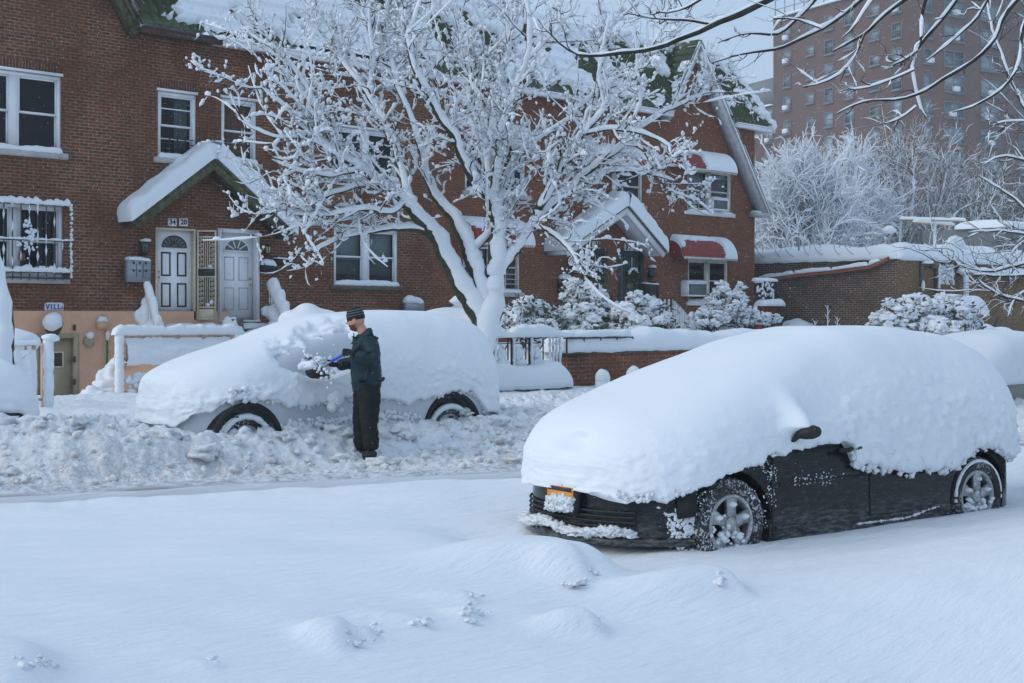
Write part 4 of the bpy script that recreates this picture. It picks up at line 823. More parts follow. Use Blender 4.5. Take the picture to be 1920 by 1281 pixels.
c = a+(b-a)*rng.random((30, 1))+np.stack([rng.normal(0, .08, 30), rng.normal(-.1, .05, 30), rng.uniform(-.8, -.4, 30)], -1); blobs(s, c, rng.uniform(.06, .2, 30), 2, .4)
drift(s, b+[.2, 0, .0], b+[.75, -.5, -.75], .26, .26, .04, .3, 2); blobs(s, [b+[.2, 0, -.4]], .22, 3, .3); s.build('snow', M['snow'], r_, True)
# rounded snow covered objects on the yard behind the van
def heap(px, py, V, rx, rz, name, label, cat, ry=None, mat='snow_soft', base=None, group=None, below=.3):
    u, z = FU(px, V), FZ(px, py, V); s = MB(); blobs(s, [(u, V, z-rz)], np.array([[rx, ry or rx, rz]]), 4, .22, 1.4, flat=below/rz*1.0 if rz else None)
    o = s.build(name, M[mat], None, True); tag(o, label, cat, group); return o
heap(578, 573, 22.0, .55, .3, 'covered_planter', 'low round snow covered shape just above the van roof right of the iron rail', 'snow heap')
V = 22.0; u0, u1 = FU(845, V), FU(896, V); z = FZ(845, 556, V); s = MB(); drift(s, (u0, V, z-.1), (u1, V-.3, z-.55), .35, .3, .05, .2, 2); o = s.build('leaning_board', M['snow'], None, True); tag(o, 'snow covered slanting lid left of the tree trunk', 'board')
heap(858, 577, 19.5, .85, .3, 'covered_bin', 'smooth snow covered mound behind the van roof left of the tree trunk', 'snow heap')
# brick retaining wall with a deep cushion of snow, planter wall with an ornamental iron fence
V = 20.0; u0 = FU(1056, V); wall = thing('retaining_wall', (u0, V, 0), 'low brick yard wall under a deep cushion of snow behind the dark car', 'wall')
MB().box(u0, 42, V-.0, V+.24, -.4, 1.02).build('brick_wall', M['brick_yard'], wall); MB().box(u0-.03, 42, V-.03, V+.27, 1.022, 1.09).build('coping', M['dark_sill'], wall)
s = MB(); drift(s, (u0-.1, V+.28, 1.09), (42, V+.28, 1.09), .86, .43, .07, .22, 1.1, n=17, drop=.03); s.build('snow', M['snow_soft'], wall, True)
mb = MB(); ur = FU(1180, V); mb.bar((u0-.1, V-.1, 1.36), (ur, V-.1, 1.36), .03)
for k in range(5): mb.bar((u0+k*(ur-u0)/4, V-.1, 1.05), (u0+k*(ur-u0)/4, V-.1, 1.36), .025)
pr = mb.build('pipe_rail', M['black_metal'], wall); s = MB(); drift(s, (u0-.4, V-.1, 1.38), (ur-.1, V-.1, 1.38), .2, .13, .05, .5, 2); s.build('snow', M['snow'], pr, True)
V = 19.6; u1 = FU(1056, V)+.1; u0 = u1-3.2; pw = thing('planter_wall', (u1, V, 0), 'grey concrete planter wall capped with thick snow under the iron fence', 'wall')
MB().box(u0, u1-.05, V, V+.5, -.3, .42).build('concrete_wall', M['concrete'], pw); s = MB(); drift(s, (u0, V+.2, .42), (u1+.12, V+.2, .42), .85, .46, .06, .2, 1.4, n=17, drop=.04); s.build('snow', M['snow_soft'], pw, True)
V = 19.9; u0, u1 = FU(925, V), FU(1050, V); z0, z1 = .84, 1.38; fe = thing('iron_fence', (u0, V, z0), 'ornamental iron fence clogged with snow right of the tree trunk', 'fence')
mb = MB(); mb.bar((u0, V, z1), (u1, V, z1), .025); mb.bar((u0, V, z0), (u1, V, z0), .025); mb.bar((u0, V, z1-.11), (u1-.45, V, z1-.11), .015)
W3 = (u1-u0-.4)/3
for k in range(3):
    a = u0+k*W3; b = a+W3; mb.bar((a, V, z0-.1), (a, V, z1), .03); mb.bar((b-.1, V, z0), (b-.1, V, z1), .02)
    cx, cz = (a+b-.1)/2, (z0+z1-.11)/2; mb.bar((a, V, z1-.12), (cx-.08, V, cz+.05), .018); mb.bar((b-.1, V, z1-.12), (cx+.08, V, cz+.05), .018); mb.bar((a, V, z0), (cx-.08, V, cz-.05), .018); mb.bar((b-.1, V, z0), (cx+.08, V, cz-.05), .018)
    th = np.linspace(0, 6.28, 14); mb.tube([(cx+.09*math.cos(x), V, cz+.09*math.sin(x)) for x in th], .012, 5)
for k in range(4): mb.bar((u1-.3+.1*k, V, z0-.35), (u1-.3+.1*k, V, z1), .028)
mb.build('bars', M['black_metal'], fe); s = MB(); drift(s, (u0-.1, V, z1+.01), (u1+.05, V, z1+.01), .3, .22, .05, .5, 2)
for k in range(3): a = u0+k*W3; s.tube([(a+.05, V-.02, z) for z in np.linspace(z0, z1, 12)], .035+.012*rng.normal(size=12), 7); blobs(s, [(a+W3/2-.05, V-.01, (z0+z1)/2-.05)], np.array([[.13, .05, .14]]), 3, .7, 2.5); blobs(s, [(a+W3/2, V-.01, z0+.05)], np.array([[.17, .06, .1]]), 2, .5)
for k in range(4): s.tube([(u1-.32+.1*k, V-.02, z) for z in np.linspace(z0-.2, z1, 12)], .03+.012*rng.normal(size=12), 6)
s.build('snow', M['snow'], fe, True)
for px, py, nm in ((1130, 694, 'left'), (1188, 688, 'right')):
    V = 19.0; u, z = FU(px, V), FZ(px, py, V); s = MB(); blobs(s, [(u, V, z-.15)], np.array([[.15, .15, .17]]), 3, .12); s.lathe([(.13, -.1), (.155, .0), (.15, .18)], (u, V, z-.4), (0, 0, 1), 16)
    o = s.build('snow_capped_post', M['snow_soft'], None, True); tag(o, 'rounded snow capped post at the brick yard wall, %s of the two' % nm, 'post', 'snow capped posts at the yard wall'); MB().box(u-.1, u+.1, V-.1, V+.1, .1, z-.38).build('post', M['concrete'], o)
# iron stair railing of the right pair and its low railing
V = 27.0; r_ = thing('stair_rail', (FU(1250, V), V, 1.2), 'sloping black iron stair railing caked in snow in front of number 34 14', 'railing', 'stair railings')
A0 = np.array([FU(1206, V), V, FZ(1206, 560, V)]); A1 = np.array([FU(1262, V), V, FZ(1262, 561, V)]); A2 = np.array([FU(1308, V-1.2), V-1.2, FZ(1308, 606, V-1.2)])
mb = MB(); mb.tube([A0, A1, A2], .03, 6); s = MB()
for (p, q, n) in ((A0, A1, 7), (A1, A2, 13)):
    for k in range(n):
        c = p+(q-p)*k/n; mb.bar(c, c-[0, 0, .9], .025); m_ = 12; z = np.linspace(0, .9, m_); s.tube(np.stack([np.full(m_, c[0]-.03), np.full(m_, c[1]-.02), c[2]-z], -1), np.clip(.035+.015*rng.normal(size=m_), .006, .07), 6)
mb.build('rail', M['black_metal'], r_); s.build('snow', M['snow'], r_, True)
V = 25.5; u0, u1 = FU(1310, V), FU(1362, V); z = FZ(1330, 609, V); mb = MB(); mb.bar((u0, V, z), (u1, V, z), .03); s = MB()
for k in range(12): c = u0+(u1-u0)*k/11; mb.bar((c, V, z-.6), (c, V, z), .022); s.tube([(c-.02, V-.02, z-q) for q in np.linspace(.05, .6, 8)], np.clip(.025+.012*rng.normal(size=8), .005, .06), 6)
o = mb.build('yard_rail', M['black_metal']); tag(o, 'short iron yard railing below the snowy shrub at the row end', 'railing'); drift(s, (u0, V, z), (u1, V, z), .1, .05); s.build('snow', M['snow'], o, True)
MB().box(FU(925, 26), FU(962, 26), 26, 27.5, .6, FZ(940, 592, 26)).build('brick_step', M['awning_red'], None); tag(C.objects['brick_step'], 'red painted brick step showing between the trunk and the shrubs', 'step')
s = MB(); u0, u1, z = FU(905, 26), FU(980, 26), FZ(940, 590, 26); drift(s, (u0, 26.7, z), (u1, 26.7, z), 1.6, .3); s.build('snow', M['snow_soft'], C.objects['brick_step'], True)
# ---------------------------------------------------------------- shrubs loaded with snow
def shrub(name, label, boxes, nb, rb, group, leaf=.5, V0=22.0, stems=60, seed=0, stemr=.008):
    r_ = thing(name, (FU(boxes[0][0], V0), V0, .4), label, 'shrub', group); rg = np.random.default_rng(seed); s = MB(); l_ = MB(); st = MB(); root = None
    tot = sum(b[2]*b[3] for b in boxes)
    for (px, py, wx, wy, dv) in boxes:
        V = V0+dv; u, z = FU(px, V), FZ(px, py, V); k = (px-960)/FPX; sc = FPX/(S2*(u+V)); ru = wx/sc*1.25; rz = wy/sc; n = max(6, int(nb*wx*wy/tot))
        th = rg.uniform(0, 6.28, n); ph = np.arccos(rg.uniform(-.55, 1, n)); rr = .55+.45*rg.random(n)**.6
        c = np.stack([u+ru*rr*np.sin(ph)*np.cos(th), V+ru*.8*rr*np.sin(ph)*np.sin(th), z+rz*rr*np.cos(ph)], -1)
        rad = rb*(.45+.9*rg.random(n)**1.6); out = c-[u, V, z]; blobs(s, c, np.stack([rad*rg.uniform(.8, 1.9, n), rad*rg.uniform(.7, 1.2, n), rad*rg.uniform(.5, 1.0, n)], -1), 3 if n < 420 else 2, .85, 1.9, rot=True)
        lc = c+np.stack([rg.normal(0, .05, n), rg.normal(-.02, .05, n), -rad*.9], -1)
        for j in range(int(n*leaf)):
            p = lc[j]; m_ = 5; d = rg.normal(size=(m_, 3))*[.1, .1, .07]; w_ = rg.normal(size=(m_, 3))*.028
            for a_, b_ in zip(d, w_): l_.add([p+a_, p+a_*1.2+b_+[0, 0, .02], p+a_*1.7, p+a_*1.2-b_], [(0, 1, 2, 3)])
        base = np.array([u, V, z-rz*1.0])
        for j in rg.integers(0, n, max(3, int(1.6*stems*wx*wy/tot))):
            q = c[j]; mid = (base+q)/2+rg.normal(size=3)*.08; st.tube([base+rg.normal(size=3)*[.12, .12, .02], mid, q, q+(q-mid)*.25+rg.normal(size=3)*.04], [stemr*1.6, stemr, stemr*.7, stemr*.4], 4)
            tt_ = np.linspace(.25, 1, 7)[:, None]; pp = (1-tt_)**2*base+2*tt_*(1-tt_)*mid+tt_**2*q; s.tube(pp+[0, -.012, .022], np.clip(.02+.012*rg.normal(size=7), .006, .05), 5)
    s.build('snow', M['snow'], r_, True); st.build('stems', M['twig_bark'], r_)
    if l_.n: l_.build('leaves', M['leaf'], r_)
    return r_
G1 = 'shrubs bowed under the snow'
shrub('snowy_shrub', 'round snow laden shrub next to the tree trunk behind the iron fence', [(985, 585, 26, 28, 0), (1020, 595, 30, 24, .4), (965, 612, 24, 20, -.4), (1000, 618, 40, 16, -.5)], 330, .10, G1, .9, 21.8, 70, 1)
shrub('snowy_shrub', 'tall ragged snow laden shrub in front of number 34 16', [(1075, 550, 14, 30, .3), (1105, 565, 30, 32, 0), (1085, 600, 42, 30, -.3), (1140, 600, 45, 32, -.2), (1120, 625, 60, 18, -.7)], 800, .095, G1, .8, 22.2, 150, 2)
shrub('snowy_shrub', 'drooping clump of snow hanging over the brick yard wall', [(1190, 612, 16, 24, -1.1), (1197, 632, 16, 12, -1.4), (1172, 590, 18, 20, -.8)], 150, .11, G1, .5, 22, 30, 3)
shrub('snowy_shrub', 'loose knobbly snow covered bush between number 34 14 and the stair railing', [(1215, 575, 26, 18, 0), (1190, 560, 10, 16, 0), (1235, 600, 26, 16, -.3)], 200, .075, G1, .3, 23.5, 60, 4)
shrub('snowy_shrub', 'spiky snow covered shrub below the air conditioner of the end house', [(1360, 575, 38, 30, 0), (1330, 600, 34, 20, -.2), (1400, 598, 40, 20, 0), (1352, 545, 12, 20, 0), (1388, 550, 10, 22, .2), (1440, 600, 22, 14, .1), (1408, 585, 14, 10, 0)], 520, .07, G1, .1, 25.0, 150, 5)
shrub('arched_shrub', 'broad arching evergreen bush smothered in snow in front of the tan building', [(1680, 600, 42, 26, 0), (1720, 585, 40, 30, .2), (1785, 595, 45, 32, -.2), (1805, 615, 34, 20, -.4), (1740, 615, 60, 16, -.5), (1664, 575, 10, 14, 0), (1775, 570, 26, 16, 0)], 620, .12, 'evergreens by the tan building', .9, 20.5, 120, 6, .012)
shrub('small_evergreen', 'small dark evergreen with a flat cap of snow beside the right edge car', [(1880, 685, 20, 24, 0), (1896, 712, 16, 18, -.1)], 70, .10, 'evergreens by the tan building', 1.0, 18.6, 20, 7)
o = heap(1882, 641, 18.5, .42, .16, 'snow_cushion', 'round flat snow cushion on top of the small dark evergreen', 'snow heap', below=.1); heap(1915, 652, 19.5, .5, .3, 'snow_heap', 'rounded snow heap at the right edge behind the small evergreen', 'snow heap')
heap(1495, 598, 27.5, .55, .3, 'snow_heap', 'small snow mound below the dark brick wall', 'snow heap')
# bare weed stalks
mb = MB()
for px, y0, y1 in ((1552, 612, 572), (1570, 612, 595), (1528, 612, 602)):
    V = 25.0; u, za, zb_ = FU(px, V), FZ(px, y0, V)-.3, FZ(px, y1, V); mb.tube([(u, V, za), (u, V, zb_)], .018, 5)
    for k in range(4): z = za+(zb_-za)*(.4+.15*k); mb.tube([(u, V, z), (u+(-1)**k*.15, V, z+.14)], .012, 4)
o = mb.build('weed_stalks', M['snow']); tag(o, 'bare snow crusted weed stalks by the dark brick wall', 'weeds')

# ---------------------------------------------------------------- single-storey building on the right
VC = 24.0; UC = FU(1683, VC); ZR = FZ(1683, 484, VC); UX = 75; lb = thing('low_building', (UC, VC, 0), 'single storey tan and dark brick building with razor wire on its roof edge', 'building')
MB().add([(UC, VC, -.4), (UC, VC+16, -.4), (UC, VC+16, ZR), (UC, VC, ZR)], [(0, 1, 2, 3)]).build('side_wall', M['brick_dark'], lb)
MB().add([(UC, VC, -.4), (UX, VC, -.4), (UX, VC, ZR), (UC, VC, ZR)], [(0, 1, 2, 3)]).build('front_wall', M['brick_tan'], lb)
MB().box(UC+.02, UX, VC+.02, VC+16, ZR-.3, ZR+.02).build('roof_slab', M['dark_sill'], lb)
s = MB(); drift(s, (UC, VC+.2, ZR+.0), (UX, VC+.2, ZR+.0), .75, .5, .12, .22, .8, n=15, drop=.05); drift(s, (UC+.2, VC, ZR+.01), (UC+.2, VC+16, ZR+.01), .75, .40, .12, .25, .8, n=15, drop=.05)
Uc, Vc = np.meshgrid(np.linspace(UC+.3, UX, 90), np.linspace(VC+.3, VC+16, 40), indexing='ij'); s.grid(np.stack([Uc, Vc, ZR+.3+.5*ss(1, 3, Uc-UC)*ss(0, 2, Vc-VC)*(.6+.5*fbm(Uc*.3, Vc*.3, 0, 2))], -1)); s.build('snow', M['snow_soft'], lb, True)
mb = MB(); th = np.arange(0, 16*6.28*1.6, .35); y = VC+.6+th/(6.28*1.6)*.95; y = y[y < VC+15.5]; th = th[:len(y)]; mb.tube(np.stack([UC+.0+.40*np.sin(th), y+.12*np.cos(th*.5), ZR+.45+.30*np.cos(th)], -1), .013, 4)
for k in range(5): mb.bar((UC+.15, VC+.4+3.5*k, ZR), (UC+.15, VC+.4+3.5*k, ZR+1.0), .05)
RW = mb.build('razor_wire', M['grey_metal'], lb); s = MB(); c = np.stack([UC+.15+.33*np.sin(th[::3]), y[::3], ZR+.55+.31*np.abs(np.cos(th[::3]))], -1); blobs(s, c[rng.random(len(c)) < .5], .045, 1, .5)
blobs(s, [(UC+.15, VC+.4, ZR+.95)], np.array([[.25, .2, .14]]), 2, .4); s.build('snow', M['snow'], RW, True)
# orange pipe along the side wall
a = np.array([UC-.15, VC+.4, FZ(1668, 484, VC+.4)]); b = np.array([UC-.15, VC+1.6, FZ(1620, 497, VC+1.8)]); zc = lambda px, py, V: CAMZ+(HY-py)/FPX*S2*(UC-.15+V)
pv = lambda px: (UC-.15)*(1-(px-960)/FPX)/(1+(px-960)/FPX)
pp = [(UC-.15, pv(x), zc(x, y_, pv(x))) for x, y_ in ((1668, 484), (1652, 492), (1630, 501), (1560, 510), (1490, 517), (1422, 527))]
o = MB().tube(pp, .07, 8).build('gutter_pipe', M['pipe_orange'], None, True); tag(o, 'rusty orange pipe sloping along the dark brick side wall', 'pipe'); s = MB()
for p, q in zip(pp[1:], pp[2:]): drift(s, np.array(p)+[-.03, 0, .05], np.array(q)+[-.03, 0, .05], .22, .13, .08, .3, 2)
s.build('snow', M['snow'], o, True)
# front wall fittings
def fz(px, py, V=VC): return FU(px, V), FZ(px, py, V)
mb = MB(); u, z0_ = fz(1752, 552); _, z1_ = fz(1752, 488); mb.bar((u, VC-.08, z0_), (u, VC-.08, z1_+.2), .09); o = mb.build('drain_pipe', M['dark_sill']); tag(o, 'dark drain pipe with snow on one side on the tan brick wall', 'pipe'); s = MB(); s.tube([(u+.1, VC-.1, z) for z in np.linspace(z0_+.2, z1_, 14)], .06, 6); s.build('snow', M['snow'], o, True)
u, z = fz(1732, 497); mb = MB(); mb.bar((u-.3, VC-.1, z), (u+.3, VC-.12, z), .07); mb.lathe([(0, 0), (.12, 0), (.14, .25), (0, .25)], (u+.3, VC-.35, z), (0, 1, 0), 12); mb.bar((u-.25, VC-.05, z-.8), (u-.25, VC-.05, z+.1), .08); o = mb.build('flood_light', M['dark_sill']); tag(o, 'flood light on a bracket high on the tan brick wall', 'light'); s = MB(); drift(s, (u-.3, VC-.12, z+.04), (u+.4, VC-.16, z+.04), .2, .1); blobs(s, [(u-.25, VC-.12, z-.7)], np.array([[.06, .06, .2]]), 2, .3); s.build('snow', M['snow'], o, True)
u0, zb_ = fz(1760, 533); u1, zt_ = fz(1788, 497); s = MB(); n = 260; blobs(s, np.stack([rng.uniform(u0, u1, n), np.full(n, VC-.01), rng.uniform(zb_, zt_, n)], -1), rng.uniform(.015, .05, n), 1, .5); o = s.build('snow_speckle', M['snow']); tag(o, 'patch of snow stuck on the tan brick wall', 'snow', kind='stuff')
# shed roof / awning capped with rounded snow and the arch gate below
V = VC-1.0; u0, u1 = FU(1757, V), FU(1850, V-.3); z = FZ(1800, 588, V); cn = thing('door_canopy', ((u0+u1)/2, V, z), 'green edged door canopy under a thick roll of snow on the tan building', 'canopy')
MB().box(u0+.1, u1-.05, V-.35, VC-.02, z-.12, z+.05).build('canopy', M['dark_green_metal'], cn); s = MB(); drift(s, (u0-.1, V-.0, z+.0), (u1+.12, V-.0, z-.05), .95, .62, .07, .15, .8, n=19, drop=.05); blobs(s, [(u0+.25, V-.2, z+.35)], np.array([[.45, .35, .3]]), 3, .2); s.build('snow', M['snow_soft'], cn, True)
V = 22.5; u0 = FU(1838, V); z0_, z1_ = .5, FZ(1860, 596, V); ag = MB()
for (ua, ub, pk) in ((FU(1838, V), FU(1852, V), FU(1836, V)), (FU(1852, V), FU(1872, V), FU(1869, V))):
    ag.prism([(ua, z0_), (ub, z0_), (ub if pk > ub-.4 else ub, z1_-.55), (pk, z1_), (ua, z1_-.6)] if pk > (ua+ub)/2 else [(ua, z0_), (ub, z0_), (ub, z1_-.55), ((ua+pk)/2, z1_-.02), (ua, z1_-.1)], 0, .08, lambda v: np.stack([v[:, 0], V-v[:, 2], v[:, 1]], -1))
o = ag.build('arched_gate', M['dark_green_metal']); tag(o, 'dark green pointed gate leaves beside the arching bush', 'gate')
# ledge with snow and hanging lamp on the right
V = VC; u0, z = fz(1792, 512); u1, _ = fz(1950, 520); lg = MB().box(u0, u1, V-.5, V-.01, z-.08, z).build('wall_ledge', M['dark_sill']); tag(lg, 'narrow ledge with snow along the tan brick wall', 'ledge'); s = MB(); drift(s, (u0-.1, V-.28, z), (u1, V-.28, z), .55, .22, .08, .4, 1); blobs(s, [(u0+.3, V-.28, z+.12)], np.array([[.45, .3, .22]]), 3, .3); s.tube([(u0+.15, V-.3, z-q) for q in np.linspace(0, 1.4, 12)], .10, 7); blobs(s, [(u0+.3, V-.3, z-1.5)], .22, 2, .3); s.build('snow', M['snow'], lg, True)
# roof clutter: T aerial, snowy hoop, mint tarp box
V = VC+3; u, zb_ = fz(1753, 500, V); u0, z = fz(1716, 421, V); u1, z2 = fz(1786, 417, V); zt_ = FZ(1753, 420, V); mb = MB(); mb.bar((u, V, zb_), (u, V, zt_+.05), .09); mb.bar((u0, V, zt_), (u1, V, zt_), .07)
mb.bar((u-.9, V+1, zt_+.15), (u+.2, V-1.2, zt_+.05), .05); o = mb.build('roof_aerial', M['brass']); tag(o, 'T shaped roof aerial coated in snow above the low building', 'aerial'); s = MB(); drift(s, (u0-.05, V, zt_), (u1+.05, V, zt_), .22, .13, .05, .3, 3); drift(s, (u-.9, V+1, zt_+.17), (u+.2, V-1.2, zt_+.07), .15, .12); s.tube([(u-.05, V-.02, q) for q in np.linspace(zb_, zt_, 10)], .06, 6); s.build('snow', M['snow'], o, True)
V = VC+.8; u, z = fz(1792, 462, V); th = np.linspace(.1, math.pi-.1, 20); s = MB(); s.tube([(u+.62*math.cos(x), V, ZR+.2+(z-ZR)*1.0*math.sin(x)**.8) for x in th], .16+.05*rng.normal(size=20)*.5, 8); blobs(s, np.stack([rng.uniform(u-.4, u+.4, 40), np.full(40, V), rng.uniform(ZR+.4, z, 40)], -1), rng.uniform(.05, .12, 40), 1, .5); o = s.build('roof_hoop', M['snow']); tag(o, 'hoop of wire packed with snow on the low roof', 'wire hoop'); MB().bar((u-.35, V-.1, ZR), (u-.35, V-.1, z-.1), .1).build('post', M['black_metal'], o)
V = VC+2.5; u0, z = fz(1808, 472, V); u1, _ = fz(1868, 468, V); o = MB().box(u0, u1, V, V+2, ZR, z+.0).build('roof_hatch', M['mint_tarp']); tag(o, 'pale green roof hatch under flat snow on the low building', 'roof hatch'); s = MB(); drift(s, (u0-.1, V+1, z), (u1+.2, V+1, z), 2.2, .3, .1, .2, 1); s.build('snow', M['snow'], o, True)
V = VC+6; u0, z0_ = fz(1880, 490, V); u1, z1_ = fz(1935, 432, V); o = MB().box(u0, u1, V, V+4, ZR, z1_).build('stair_bulkhead', M['tower_roof']); tag(o, 'dark roof bulkhead with snow at the right edge', 'bulkhead'); s = MB(); drift(s, (u0-.2, V+1, z1_), (u1+.2, V+1, z1_), 3, .4, .1, .2, 1); s.build('snow', M['snow'], o, True)
# gap between the houses and the low building: chain link gate tangled with snow
V = 27.5; u0, u1 = FU(1416, V), FU(1452, V); z0_, z1_ = FZ(1430, 605, V), FZ(1430, 528, V); mb = MB(); mb.bar((u0, V, z0_-.5), (u0, V, z1_), .06); mb.bar((u1, V, z0_-.5), (u1, V, z1_), .06); mb.bar((u0, V, z1_), (u1, V, z1_), .05)
for k in range(-6, 12): a = u0+k*.15; mb.bar((max(a, u0), V, z0_+.2), (min(a+.9, u1), V, z1_), .012); mb.bar((max(a, u0), V, z1_), (min(a+.9, u1), V, z0_+.2), .012)
o = mb.build('link_gate', M['black_metal']); tag(o, 'narrow chain link gate tangled with snow beside the end house', 'gate'); s = MB(); drift(s, (u0-.1, V, z1_), (u1+.1, V, z1_), .25, .12)
for k in range(26): a = np.array([rng.uniform(u0, u1), V-.06, rng.uniform(z0_+.6, z1_)]); b = a+[rng.normal(0, .3), 0, rng.normal(0, .12)]; s.tube([a, (a+b)/2+[0, 0, .02], b], [.02, .05, .02], 5)
drift(s, (u0-.1, V-.2, z0_+.55), (u1+.1, V-.2, z0_+.55), .5, .22); s.build('snow', M['snow'], o, True); MB().box(u0, u1, V-.1, V+.1, z0_-.6, z0_+.55).build('low_brick_wall', M['awning_red'], o)

# ---------------------------------------------------------------- tower block and its neighbour
pa = P(1450, 595, 168); pb = P(1705, 595, 149); 
def tower(name, pa, pb, ztop, depth, label, cols, floors, z0, dz, colsB=None, roof=None, pcol=True, dirn=None):
    T_ = thing(name, (pa[0], pa[1], 0), label, 'apartment block'); a = pa[:2]; b = pb[:2]; d = b-a; L = np.linalg.norm(d); d = d/L; n = np.array([-d[1], d[0]]); 
    if n@a < 0: n = -n
    if dirn is not None: n = dirn
    F = lambda s_, q, z: np.array([*(a+d*s_+n*q), z]); mb = MB(); c = [F(0, 0, 0), F(L, 0, 0), F(L, depth, 0), F(0, depth, 0)]
    v = [(*p[:2], -1) for p in c]+[(*p[:2], ztop) for p in c]; mb.add(v, [(0, 1, 5, 4), (1, 2, 6, 5), (2, 3, 7, 6), (3, 0, 4, 7), (4, 5, 6, 7)]); body = mb.build('brick_body', M['tower_brick'], T_)
    def win(face, s_, z, w_, h_, acu):
        if face == 0: G = lambda x, o, zz: F(s_+x, -o, zz)
        else: G = lambda x, o, zz: np.array([*(b+n*(s_+x)+d*o), zz])
        f = MB(); t_ = .11
        bx = lambda mb_, x0, x1, o0, o1, q0, q1: mb_.box(0, 1, 0, 1, 0, 1, lambda vv: np.array([G(x0+(x1-x0)*p[0], o0+(o1-o0)*p[1], q0+(q1-q0)*p[2]) for p in vv]))
        bx(f, 0, w_, .02, .08, z, z+t_); bx(f, 0, w_, .02, .08, z+h_-t_, z+h_); bx(f, 0, t_, .02, .08, z+t_, z+h_-t_); bx(f, w_-t_, w_, .02, .08, z+t_, z+h_-t_); bx(f, t_, w_-t_, .02, .07, z+h_*.5-.04, z+h_*.5+.04)
        if w_ > 1.6: bx(f, w_/2-.07, w_/2+.07, .02, .078, z+t_, z+h_*.5-.04); bx(f, w_/2-.07, w_/2+.07, .02, .078, z+h_*.5+.04, z+h_-t_)
        bx(f, -.1, w_+.1, .0, .2, z-.16, z-.01)
        W_ = f.build('window', M['tower_roof'], T_); g = MB(); bx(g, t_, w_-t_, .01, .03, z+t_, z+h_-t_); g.build('pane', M['tower_glass'], W_)
        if acu:
            g = MB(); x = w_*.3 if w_ < 1.6 else w_*rng.uniform(.15, .6); bx(g, x, x+.7, .05, .6, z+.05, z+.55); 
            for k in range(3): bx(g, x+.05, x+.65, .601, .62, z+.12+.12*k, z+.18+.12*k)
            g.build('air_conditioner', M['white_paint'], W_)
    for s_, w_, h_, dz0, pac in cols:
        for k in range(floors): win(0, s_*L, z0+k*dz+dz0, w_, h_, rng.random() < pac)
    for s_, w_, h_, dz0, pac in (colsB or []):
        for k in range(floors): win(1, s_, z0+k*dz+dz0, w_, h_, rng.random() < pac)
    s = MB(); 
    for p, q in (((0, 0), (L, 0)), ((L, 0), (L, depth))): drift(s, F(*p, ztop), F(*q, ztop), 1.0, .25, .5, .3, .3)
    s.build('snow', M['snow'], T_, True); return T_, F, L, n, d
colsA = [(.085, 1.3, 1.6, 0, .55), (.27, 1.3, 1.1, .35, .0), (.405, 1.5, 1.65, 0, .12), (.555, 1.5, 1.65, 0, .15), (.735, 1.5, 1.1, .35, .05), (.885, 1.5, 1.7, 0, .15)]
T_, F, L, n_, d_ = tower('apartment_tower', pa, pb, 37.0, 24, 'tall reddish brick apartment tower with many small windows behind the frosted trees', colsA, 13, 1.4, 2.72, [(2.0, 1.2, 1.6, 0, .4), (5.0, 3.0, 1.7, 0, .45), (10.5, 3.0, 1.7, 0, .4), (16.5, 1.3, 1.6, 0, .3), (20.5, 1.3, 1.6, 0, .3)])
mb = MB()
for k in range(14): mb.bar(F(L*k/13, .3, 37), F(L*k/13, .3, 39.2), .10)
for z in (38.1, 39.2): mb.bar(F(0, .3, z), F(L, .3, z), .08)
mb.build('roof_rail', M['grey_metal'], T_); mb = MB(); c = F(L*.62, 8, 37); mb.box(0, 1, 0, 1, 0, 1, lambda v: np.array([F(L*.45+L*.3*p[0], 6+8*p[1], 37+4*p[2]) for p in v])); mb.build('roof_house', M['tower_brick'], T_)
pa = P(1330, 595, 200); pb = P(1449, 595, 186); T2, F2, L2, n2, d2 = tower("apartment_tower", pa, pb, 29.5, 18, 'shorter brick apartment block with a grey top seen left of the tall tower', [(.25, 1.5, 1.7, 0, .3), (.5, 1.6, 1.7, 0, .3), (.66, 1.5, 1.7, 0, .3), (.88, 1.9, 1.7, 0, .6)], 10, 1.5, 2.9)
mb = MB(); mb.box(0, 1, 0, 1, 0, 1, lambda v: np.array([F2(L2*.2+L2*.78*p[0], 2+12*p[1], 29.5+4.2*p[2]) for p in v])); mb.build('roof_house', M['tower_roof'], T2)
